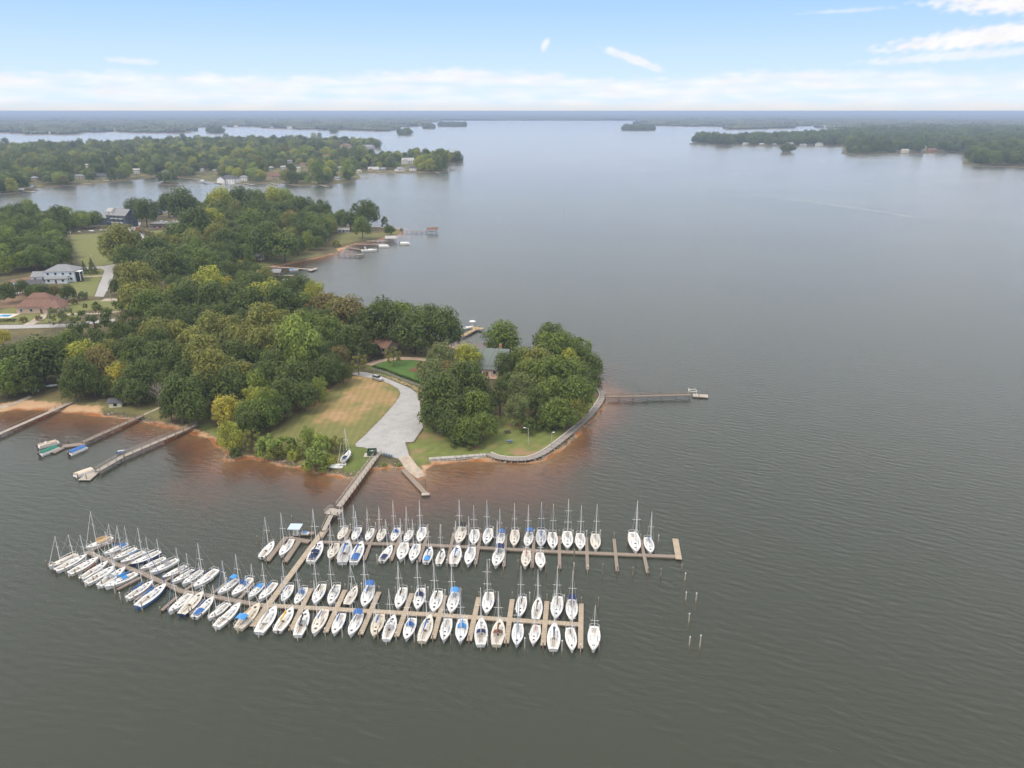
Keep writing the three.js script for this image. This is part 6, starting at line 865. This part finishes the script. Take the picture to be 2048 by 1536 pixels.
{ const p = G(230, 815), o = thing('yellow_shed', 'small pale yellow garden shed with dark roof above the beach', 'shed', [p.x, p.y, p.z - 1.4], 0.16); block(o, { w: 4.2, d: 2.9, h: 2.1, rise: 1.0, wall: 'cream', roof: 'dark', n: 1, ns: 0, door: false }); mesh('door', box(0.06, 1.7, 1.1, 2.13, 0.9, 0), trim, o); }
{ const p = G(516, 520), o = thing('cream_boathouse', 'small cream hut with grey roof at the head of the cove', 'hut', [p.x, p.y, p.z - 2], -0.2); block(o, { w: 6, d: 4.5, h: 2.8, rise: 1.8, wall: 'cream', roof: 'grey', n: 3, ns: 1 }); }
{ const p = G(652, 482), o = thing('white_house', 'white house half hidden by trees above the far docks', 'house', [p.x - 6, p.y, p.z - 4], 0.5); block(o, { w: 12, d: 8, h: 5, rise: 2.6, wall: 'white', roof: 'grey', floors: 2, n: 3, ns: 2 }); }
{ const p = G(688, 464), o = thing('low_hut', 'low pale-roofed hut on the far shore lawn', 'hut', [p.x, p.y, p.z], 0.1); block(o, { w: 9, d: 5, h: 2.4, rise: 1.2, wall: 'grey', roof: 'pale', n: 3, ns: 1 }); }
// houses across the water, each at its lot
farHouses.forEach(([px, py, w, wall, roof, floors, label], i) => {
  const p = at(px, py, 1.5), t = p.distanceTo(camera.position), m = w * t / FOCAL * 0.82, h = Math.min(2.8 * Math.min(floors, 2) * (t > 3000 ? 1.5 : 1), m * 0.8), o = thing('lake_house', label, 'house', [p.x, t > 3000 ? 2.5 : 1.0, p.z], ((i * 37) % 11 - 5) * 0.06, 'houses across the lake');
  block(o, { w: m, d: m * 0.62, h, rise: Math.min(m * 0.22, 5), wall, roof, kind: i % 3 ? 'gable' : 'hip', floors, n: t > 3000 ? 2 : Math.max(2, Math.min(6, Math.round(m / 4))), ns: t > 3000 ? 0 : 2 });
  if (m > 16 && t < 3000) block(o, { w: m * 0.4, d: m * 0.5, h: h * 0.9, rise: m * 0.16, wall, roof, x: -m * 0.3, z: m * 0.25, turn: Math.PI / 2, floors, n: 2, ns: 0, door: false });
});
// ---------------------------------------------------------------- docks and boats across the water
function smallDock(a, b, w, label, { roof, mat = palePlanks, y = 1.0, tee = 0, roofMat = roofMats.pale } = {}) {
  const o = thing('lake_dock', label, 'dock'), d = b.clone().sub(a).setY(0).normalize(), s = V(-d.z, 0, d.x);
  mesh('deck', deckBoards(a, b, w, y, 0.15), mat, o); if (tee) mesh('end_platform', deckBoards(b.clone().addScaledVector(s, -tee / 2), b.clone().addScaledVector(s, tee / 2), w * 1.6, y + 0.02, 0.15), mat, o);
  const n = Math.max(2, Math.round(a.distanceTo(b) / 4)); for (let i = 0; i <= n; i++) for (const k of [1, -1]) { const p = between(a, b, i / n).addScaledVector(s, k * w / 2); mesh('post', rod(V(p.x, -1.2, p.z), V(p.x, y + 0.9, p.z), 0.11, 5), timber, o); }
  if (roof) { const c = between(a, b, roof), q = Math.atan2(-d.z, d.x), rf = mesh('boathouse_roof', gable(8.5, 5.5, 1.6), roofMat, o, [c.x, 3.6, c.z], [0, q, 0]); for (const x of [-3.8, 3.8]) for (const z of [-2.4, 2.4]) { const v = V(x, 0, z).applyAxisAngle(V(0, 1, 0), q); mesh('roof_post', box(0.2, 4.4, 0.2, c.x + v.x, 1.4, c.z + v.z), paleTimber, o); } }
  return o;
}
const W = (x, y, l = 0) => at(x, y, l);
smallDock(W(804, 466.5), W(872, 466.5), 2.4, 'long dark pier with roofed end beyond the cove', { roof: 0.9, mat: greyPlanks, roofMat: roofMats.brown, y: 1.6 });
smallDock(W(733, 484.5), W(788, 484), 2.2, 'dock with a small roofed boathouse on the far cove shore', { roof: 0.9, roofMat: roofMats.pale }); smallDock(W(705, 491), W(760, 491.5), 2.2, 'pale dock in front of the far shore lawn', { mat: greyPlanks, tee: 8 }); smallDock(W(695, 497), W(722, 502), 2, 'short brown dock beside the white cruiser', { mat: greyPlanks });
smallDock(W(678, 513), W(721, 513.5), 2.2, 'grey open pier with tall posts in the cove', { mat: greyPlanks, y: 1.8, tee: 5 }); smallDock(W(524, 535), W(626, 541.5), 1.9, 'long pale dock with an L-shaped end in the cove', { tee: 9 }); smallDock(W(474, 553), W(590, 553.5), 1.8, 'pale dock with grey boathouse nearest the cove head', { roof: 0.66, roofMat: roofMats.grey });
smallDock(W(924, 676), W(955, 660), 2.2, 'yellow timber dock behind the point trees', { mat: std(0xffffff, 0.85, { map: plankTexture(9, [0.38, 0.29, 0.165], 0.2) }), tee: 6 });
motorBoat(W(738, 503), 0.05, 12, 'white cabin cruiser moored in front of the far shore lawn', { cabin: true }); motorBoat(W(574, 562.5), 0.05, 7, 'white boat beside the dock nearest the cove head', { cover: 'white' }); motorBoat(W(588, 541), 0.1, 6, 'small blue and white boat at the L-shaped cove dock', { cover: 'sky' }); motorBoat(W(937, 657), 0.7, 6, 'white covered boat at the yellow timber dock', { cover: 'white' });
pontoonBoat(W(810, 489), 0.05, 'white pontoon boat off the roofed pier', CLOTH.white, std1.white, { k: 1.3 }); pontoonBoat(W(768, 494.5), 0.0, 'white pontoon boat beside the far cove boathouse', CLOTH.white, std1.white, { k: 1.3 });
{ const p = W(945, 655), o = thing('patio_umbrella', 'white parasol on the yellow timber dock', 'umbrella', [p.x, 1.0, p.z]); mesh('canopy', new THREE.ConeGeometry(1.7, 0.7, 8).translate(0, 2.5, 0), CLOTH.white, o); mesh('pole', rod(V(0, 0, 0), V(0, 2.5, 0), 0.04), galvanised, o); }
[[25, 384, 66, 385, 0.5, 'wide roofed docks at the left edge'], [58, 377, 74, 380, 0.6, 'blue-roofed boat dock at the left'], [120, 371, 131, 373], [165, 367, 178, 368.5], [205, 361, 216, 363], [250, 356, 261, 358], [305, 354, 312, 356], [392, 365, 418, 367.5, 0.6, 'white dock left of the modern house'], [428, 366, 442, 368], [488, 368, 505, 370.5], [540, 367, 552, 370], [640, 371, 655, 374], [757, 347, 766, 349.5], [783, 346, 792, 349], [808, 346, 818, 348.5], [868, 344, 878, 347], [722, 357, 734, 357.5], [1385, 288, 1378, 289.5], [1640, 293, 1646, 295], [1600, 293, 1606, 295]].forEach(([a, b, c, d, roof, name], i) => smallDock(W(a, b), W(c, d), 3, name ? `${name} across the water` : `${ord(i - 1)} small dock from the left along the shore across the water`, { roof, roofMat: i === 1 ? std(rgb(0.32, 0.42, 0.55), 0.6) : roofMats.pale, tee: 7 }));
{ const o = thing('old_pilings', 'square cluster of bare pilings off the far spit', 'pilings'), c = W(905, 341); for (const x of [-5, -1.7, 1.7, 5]) for (const z of [-3, 3]) mesh('post', rod(V(c.x + x, -1, c.z + z), V(c.x + x, 5, c.z + z), 0.25, 6), timber, o); mesh('cross_beam', box(10.5, 0.4, 6.4, c.x, 2.2, c.z), greyPlanks, o); }
[[998, 444, 4.2, 'white'], [1127.5, 431, 6, 'dark']].forEach(([x, y, h, w]) => { const p = W(x, y), o = thing('channel_marker', `${w} channel marker post standing in open water`, 'marker', [p.x, 0, p.z]); mesh('post', rod(V(0, -2, 0), V(0, h, 0), 0.18, 7), w === 'white' ? std1.white : timber, o); mesh('sign_board', box(0.95, 0.95, 0.08, 0, h - 0.4, 0.2), w === 'white' ? std1.white : wallMats.grey, o); });
// ---------------------------------------------------------------- vehicles, fences, hedges, lamps, garden things
function car(p, turn, label, body, { suv = true, name = 'parked_car' } = {}) {
  const o = thing(name, label, 'car', [p.x, p.y + 0.07, p.z], turn), h = suv ? 1.75 : 1.42;
  const side = (pts, w, bev) => { const s = new THREE.Shape(pts.map(([x, y]) => new THREE.Vector2(x, y))); return new THREE.ExtrudeGeometry(s, { depth: w - 2 * bev, bevelEnabled: true, bevelSize: bev, bevelThickness: bev, bevelSegments: 2 }).translate(0, 0, -(w - 2 * bev) / 2); };
  mesh('body', side([[-2.3, 0.35], [2.3, 0.35], [2.35, 0.75], [2.2, 1.0], [1.1, 1.1], [-2.25, 1.1], [-2.4, 0.8]], 1.85, 0.08), body, o);
  const cab = mesh('cabin', side(suv ? [[-2.15, 1.08], [1.0, 1.08], [0.35, h], [-1.95, h]] : [[-1.7, 1.08], [1.0, 1.08], [0.3, h], [-1.0, h]], 1.6, 0.08), std1.glass, o); mesh('roof_panel', new RoundedBoxGeometry(suv ? 2.3 : 1.3, 0.08, 1.45, 1, 0.03).translate(suv ? -0.8 : -0.35, h + 0.07, 0), body, cab);
  for (const x of [-1.45, 1.45]) for (const z of [-0.86, 0.86]) { const w = mesh('wheel', new THREE.CylinderGeometry(0.36, 0.36, 0.24, 16).rotateX(Math.PI / 2).translate(x, 0.36, z), std1.black, o); mesh('rim', new THREE.CylinderGeometry(0.2, 0.2, 0.26, 10).rotateX(Math.PI / 2).translate(x, 0.36, z), steel, w); }
  for (const z of [-0.65, 0.65]) { mesh('headlight', box(0.08, 0.16, 0.36, 2.38, 0.82, z), std1.white, o); mesh('tail_light', box(0.08, 0.2, 0.25, -2.42, 0.88, z), CLOTH.red, o); } mesh('windscreen', box(0.04, 0.6, 1.35, 0.80, 1.4, 0).rotateZ(0), std1.glass, o);
  return o;
}
const paint = (r, g, b) => new THREE.MeshPhysicalMaterial({ color: rgb(r, g, b), roughness: 0.35, clearcoat: 1, clearcoatRoughness: 0.08, metalness: 0.2 });
{ const a = G(745, 757), b = G(766, 763.5), q = Math.atan2(-(b.z - a.z), b.x - a.x); car(between(a, b, 0.5), q, 'silver and black sport utility car parked on the road bend', paint(0.42, 0.44, 0.46)); car(G(676, 727.5), 0.3, 'white car half hidden by trees above the field', paint(0.7, 0.7, 0.7), { suv: false }); car(G(125, 600), 1.2, 'white car parked on the left lawn', paint(0.72, 0.72, 0.72)); car(G(250, 625), 2.4, 'pale car in the drive under the left trees', paint(0.6, 0.6, 0.58), { suv: false }); [[268, 449], [262, 452], [314, 457], [305, 459]].forEach(([x, y], i) => car(G(x, y), 0.5 + i, `${['white', 'grey', 'white', 'silver'][i]} car parked ${['at the navy apartment block', 'beside the apartment balconies', 'at the club building corner', 'in the club car park'][i]}`, paint(0.6 - 0.25 * (i % 2), 0.6 - 0.25 * (i % 2), 0.6 - 0.25 * (i % 2)))); }
{ // rail fence along the road
  const o = thing('rail_fence', 'weathered timber rail fence between road and garden hedge', 'fence'), c = new THREE.CatmullRomCurve3([[744, 741], [770, 748], [800, 760], [830, 771], [853, 780]].map(p => G(...p))), n = 24;
  for (let i = 0; i <= n; i++) { const p = c.getPoint(i / n), y = landHeight(p.x, p.z); mesh('post', box(0.16, 1.5, 0.16, p.x, y + 0.55, p.z), paleTimber, o); if (i < n) { const q = c.getPoint((i + 1) / n), y2 = landHeight(q.x, q.z); for (const h of [0.4, 0.75, 1.1]) mesh('rail', bar(V(p.x, y + h, p.z), V(q.x, y2 + h, q.z), 0.06, 0.14), paleTimber, o); } }
}
function hedge(pts, w, h, label, tint) {                                 // clipped evergreen: leaf sprays filling a rounded bank
  const c = new THREE.CatmullRomCurve3(pts), L = c.getLength(), r = rng32(Math.round(L * 100)), n = Math.round(L * 46), pos = [], nor = [], col = [], mid = c.getPoint(0.5), o = thing('hedge', label, 'hedge', [mid.x, landHeight(mid.x, mid.z), mid.z]);
  for (let i = 0; i < n; i++) {
    const t = r(), p = c.getPoint(t), d = c.getTangent(t), s = V(-d.z, 0, d.x).normalize(), a = r() * Math.PI, k = 0.92 + 0.16 * noise2(p.x * 1.3, p.z * 1.3 + a), cx = Math.sign(Math.cos(a)) * Math.pow(Math.abs(Math.cos(a)), 0.5) * w / 2 * k, cy = Math.pow(Math.sin(a), 0.5) * h * k;
    const q = V(p.x + s.x * cx, landHeight(p.x, p.z) + cy, p.z + s.z * cx), nn = s.clone().multiplyScalar(Math.cos(a)).add(V((r() - 0.5) * 0.7, Math.sin(a) + 0.2 * r(), (r() - 0.5) * 0.7)).normalize(), u = V(r() - 0.5, r() - 0.5, r() - 0.5).cross(nn).normalize().multiplyScalar(0.22), v = u.clone().cross(nn).multiplyScalar(0.6), t2 = 0.75 + 0.5 * r();
    for (const e of [q.clone().sub(u), q.clone().add(u), q.clone().add(v), q.clone().sub(u), q.clone().sub(v), q.clone().add(u)]) { pos.push(e.x - mid.x, e.y - o.position.y, e.z - mid.z); nor.push(nn.x, nn.y, nn.z); col.push(t2, t2, t2); }
  }
  const g = new THREE.BufferGeometry(); g.setAttribute('position', new THREE.Float32BufferAttribute(pos, 3)); g.setAttribute('normal', new THREE.Float32BufferAttribute(nor, 3)); g.setAttribute('color', new THREE.Float32BufferAttribute(col, 3)); mesh('foliage', g, leafMat(tint), o);
  const q = [0.1, 0.3, 0.5, 0.7, 0.9].map(t => c.getPoint(t)); mesh('stem', merged(q.map(p => rod(V(p.x - mid.x, landHeight(p.x, p.z) - o.position.y - 0.1, p.z - mid.z), V(p.x - mid.x, landHeight(p.x, p.z) - o.position.y + h * 0.7, p.z - mid.z), 0.05, 5))), bark, o);
}
hedge([[746, 738], [770, 745], [800, 756], [830, 767], [855, 777]].map(p => G(...p)), 1.6, 1.6, 'long green hedge behind the rail fence', 'g'); hedge([[733, 727], [750, 721], [768, 717]].map(p => G(...p)), 2, 2.2, 'clipped dark green hedge left of the garden drive', 'd'); hedge([[803, 713], [825, 711], [850, 706]].map(p => G(...p)), 2.4, 3.2, 'tall dark hedge behind the garden drive', 'd'); hedge([[-5, 644], [15, 643.5], [33, 643]].map(p => G(...p)), 1.8, 1.4, 'low clipped hedge beside the left road', 'd'); hedge([[283, 464], [293, 472], [318, 484]].map(p => G(...p)), 4, 2.2, 'bronze hedge beside the club road', 'b');
function lamp(p, h, label, arm = 1) { const o = thing('lamp_post', label, 'lamp post', [p.x, p.y, p.z]); mesh('pole', rod(V(0, -0.3, 0), V(0, h, 0), 0.13, 8, 0.09), paleTimber, o); const a = mesh('arm', bar(V(0, h - 0.15, 0), V(-arm, h + 0.05, 0), 0.08, 0.08), galvanised, o); mesh('lamp_head', new RoundedBoxGeometry(0.75, 0.16, 0.34, 1, 0.05).translate(-arm - 0.25, h + 0.05, 0), std1.white, a); }
lamp(G(1056.7, 892), 6.2, 'wooden lamp post on the point lawn behind the boardwalk'); lamp(G(1103, 900), 6.0, 'lamp post rising beside the boardwalk bend', -0.8); lamp(G(225, 612), 8.5, 'lamp post beside the drive below the left road'); lamp(G(103, 661), 8, 'lamp post beside the left cross road'); lamp(G(191, 535), 8, 'lamp post at the road junction'); lamp(G(284, 452), 9, 'curved lamp post beside the club road', 2); lamp(G(221, 462), 8, 'lamp post in front of the apartment block'); lamp(G(697, 733), 7, 'utility pole with grey box above the field', 0.4); lamp(G(863, 774), 5, 'thin pole at the end of the rail fence', 0.2); lamp(G(353, 443), 11, 'tall pole behind the club building', 0.5);
function picnic(p, label, top) { const o = thing('picnic_table', label, 'picnic table', [p.x, p.y, p.z], 0.3); mesh('table_top', box(1.9, 0.07, 0.8, 0, 0.75, 0), top, o); for (const z of [-0.75, 0.75]) mesh('bench', box(1.9, 0.06, 0.28, 0, 0.45, z), top, o); for (const x of [-0.7, 0.7]) mesh('frame', merged([bar(V(x, 0, -0.7), V(x, 0.75, -0.2), 0.08, 0.08), bar(V(x, 0, 0.7), V(x, 0.75, 0.2), 0.08, 0.08), bar(V(x, 0.42, -0.85), V(x, 0.42, 0.85), 0.08, 0.08)]), timber, o); }
picnic(G(1014.5, 866), 'dark picnic table near the pine on the point lawn', std(rgb(0.06, 0.05, 0.05), 0.8)); picnic(G(1019, 885), 'picnic table under a blue top on the point lawn', std(rgb(0.13, 0.19, 0.27), 0.7)); picnic(G(880, 867), 'grey picnic table under the dark trees beside the car park', std(rgb(0.34, 0.33, 0.32), 0.8));
{ const p = G(743, 910), o = thing('bin_enclosure', 'green fenced bin enclosure beside the gangway pier', 'enclosure', [p.x, p.y, p.z], 0.05); mesh('pad', box(3.4, 0.12, 2.6, -0.5, 0.1, 0.1), concrete, o); for (const [w, d, x, z] of [[2.6, 0.08, 0.2, -1.1], [2.6, 0.08, 0.2, 1.1], [0.08, 2.2, 1.5, 0], [0.08, 2.2, -1.1, 0]]) mesh('panel', box(w, 1.7, d, x, 0.95, z), std(rgb(0.045, 0.075, 0.05), 0.8), o); mesh('bin', new RoundedBoxGeometry(1.8, 1.3, 1.3, 1, 0.1).translate(0.2, 0.8, 0), std(rgb(0.06, 0.13, 0.10), 0.6), o); mesh('lid', box(0.5, 0.03, 0.35, 0.3, 1.5, 0.2), std1.white, o); }
[0, 1, 2, 3].forEach(i => { const p = G(768 + i * 5, 912 + i * 1.3), o = thing('wheeled_bin', `${ord(i)} grey-blue wheeled bin from the left at the car park edge`, 'bin', [p.x, p.y, p.z], 0.2, 'bins at the car park edge'); mesh('body', new RoundedBoxGeometry(0.62, 0.95, 0.65, 1, 0.06).translate(0, 0.55, 0), std(rgb(0.14, 0.17, 0.20), 0.6), o); mesh('lid', new RoundedBoxGeometry(0.66, 0.1, 0.72, 1, 0.03).translate(0, 1.07, 0), std(rgb(0.2, 0.26, 0.33), 0.6), o); });
{ const p = G(100, 772), o = thing('aluminium_boat', 'upturned grey aluminium boat under the left trees', 'boat', [p.x, p.y + 0.55, p.z], 0.35); const h = mesh('hull', BG.hull, std(rgb(0.55, 0.56, 0.57), 0.45, { metalness: 0.4 }), o); h.scale.set(0.72, -0.6, 0.6); mesh('trestle', merged([box(0.1, 0.6, 1.3, 1.3, -0.3, 0), box(0.1, 0.6, 1.3, -1.3, -0.3, 0)]), timber, o); }
[[71, 783], [76, 784], [79, 782]].forEach(([x, y], i) => { const p = G(x, y), o = thing('garden_chair', `${ord(i)} white garden chair from the left above the sandy beach`, 'chair', [p.x, p.y, p.z], 0.4 * i, 'garden chairs above the beach'); mesh('seat', box(0.6, 0.06, 0.55, 0, 0.4, 0), std1.white, o); mesh('backrest', box(0.6, 0.7, 0.06, 0, 0.75, -0.28), std1.white, o); for (const a of [-0.25, 0.25]) for (const b of [-0.22, 0.22]) mesh('leg', box(0.06, 0.4, 0.06, a, 0.2, b), std1.white, o); });
{ const p = G(65, 778), o = thing('canvas_tent', 'small pale tent-like cover under the left trees', 'cover', [p.x, p.y, p.z], 0.3); mesh('canvas', new THREE.ConeGeometry(1.3, 1.9, 4).translate(0, 0.95, 0), CLOTH.white, o); mesh('pole', rod(V(0, 0, 0), V(0, 2, 0), 0.04), galvanised, o); }
{ const a = G(560, 924, 0.2), b = G(566, 931, 0.2), o = thing('drift_log', 'dark log lying across the clay beach', 'log', [0, 0, 0]); mesh('stem', rod(a.setY(landHeight(a.x, a.z) + 0.2), b.setY(landHeight(b.x, b.z) + 0.15), 0.16, 7, 0.12), timber, o); mesh('branch', rod(between(a, b, 0.4), between(a, b, 0.7).add(V(0.5, 0.3, 0)), 0.05, 5, 0.02), timber, o); }
[[36, 570, 4, 'sky'], [30, 591, 5, 'white'], [38, 589, 4, 'white'], [20, 593, 3.5, 'sky'], [118, 468, 4, 'white'], [140, 467, 5, 'white'], [160, 466, 5, 'white'], [184, 464, 5, 'white'], [206, 462, 4.5, 'white']].forEach(([x, y, L, c], i) => { const p = G(x, y); motorBoat(p, 0.4 * i, L + 1.5, i < 4 ? `${ord(i)} ${c === 'sky' ? 'blue' : 'white'} covered boat in the yard of the pale house` : `${ord(i - 4)} stored boat from the left along the far meadow edge`, { cover: c, name: 'stored_boat', lift: p.y + 0.35 }); });
{ // foam trail of a passing boat, far out
  const c = new THREE.CatmullRomCurve3([[1405, 376], [1480, 386], [1570, 396], [1660, 409], [1750, 421], [1838, 436]].map(([x, y]) => at(x, y, 0.05))), pos = [], idx = [], n = 60;
  for (let i = 0; i <= n; i++) { const p = c.getPoint(i / n), d = c.getTangent(i / n), w = 1.0 + 2.6 * i / n + 0.8 * noise2(i * 0.4, 3), s = V(-d.z, 0, d.x).setLength(w); pos.push(p.x + s.x, 0.04, p.z + s.z, p.x - s.x, 0.04, p.z - s.z); if (i < n) { const k = i * 2; idx.push(k, k + 1, k + 2, k + 2, k + 1, k + 3); } }
  const g = new THREE.BufferGeometry(); g.setAttribute('position', new THREE.Float32BufferAttribute(pos, 3)); g.setIndex(idx); g.computeVertexNormals();
  structure('boat_wake', g, std(rgb(0.62, 0.64, 0.64), 0.8, { transparent: true, opacity: 0.2, side: THREE.DoubleSide }));
}
renderer.render(scene, camera);
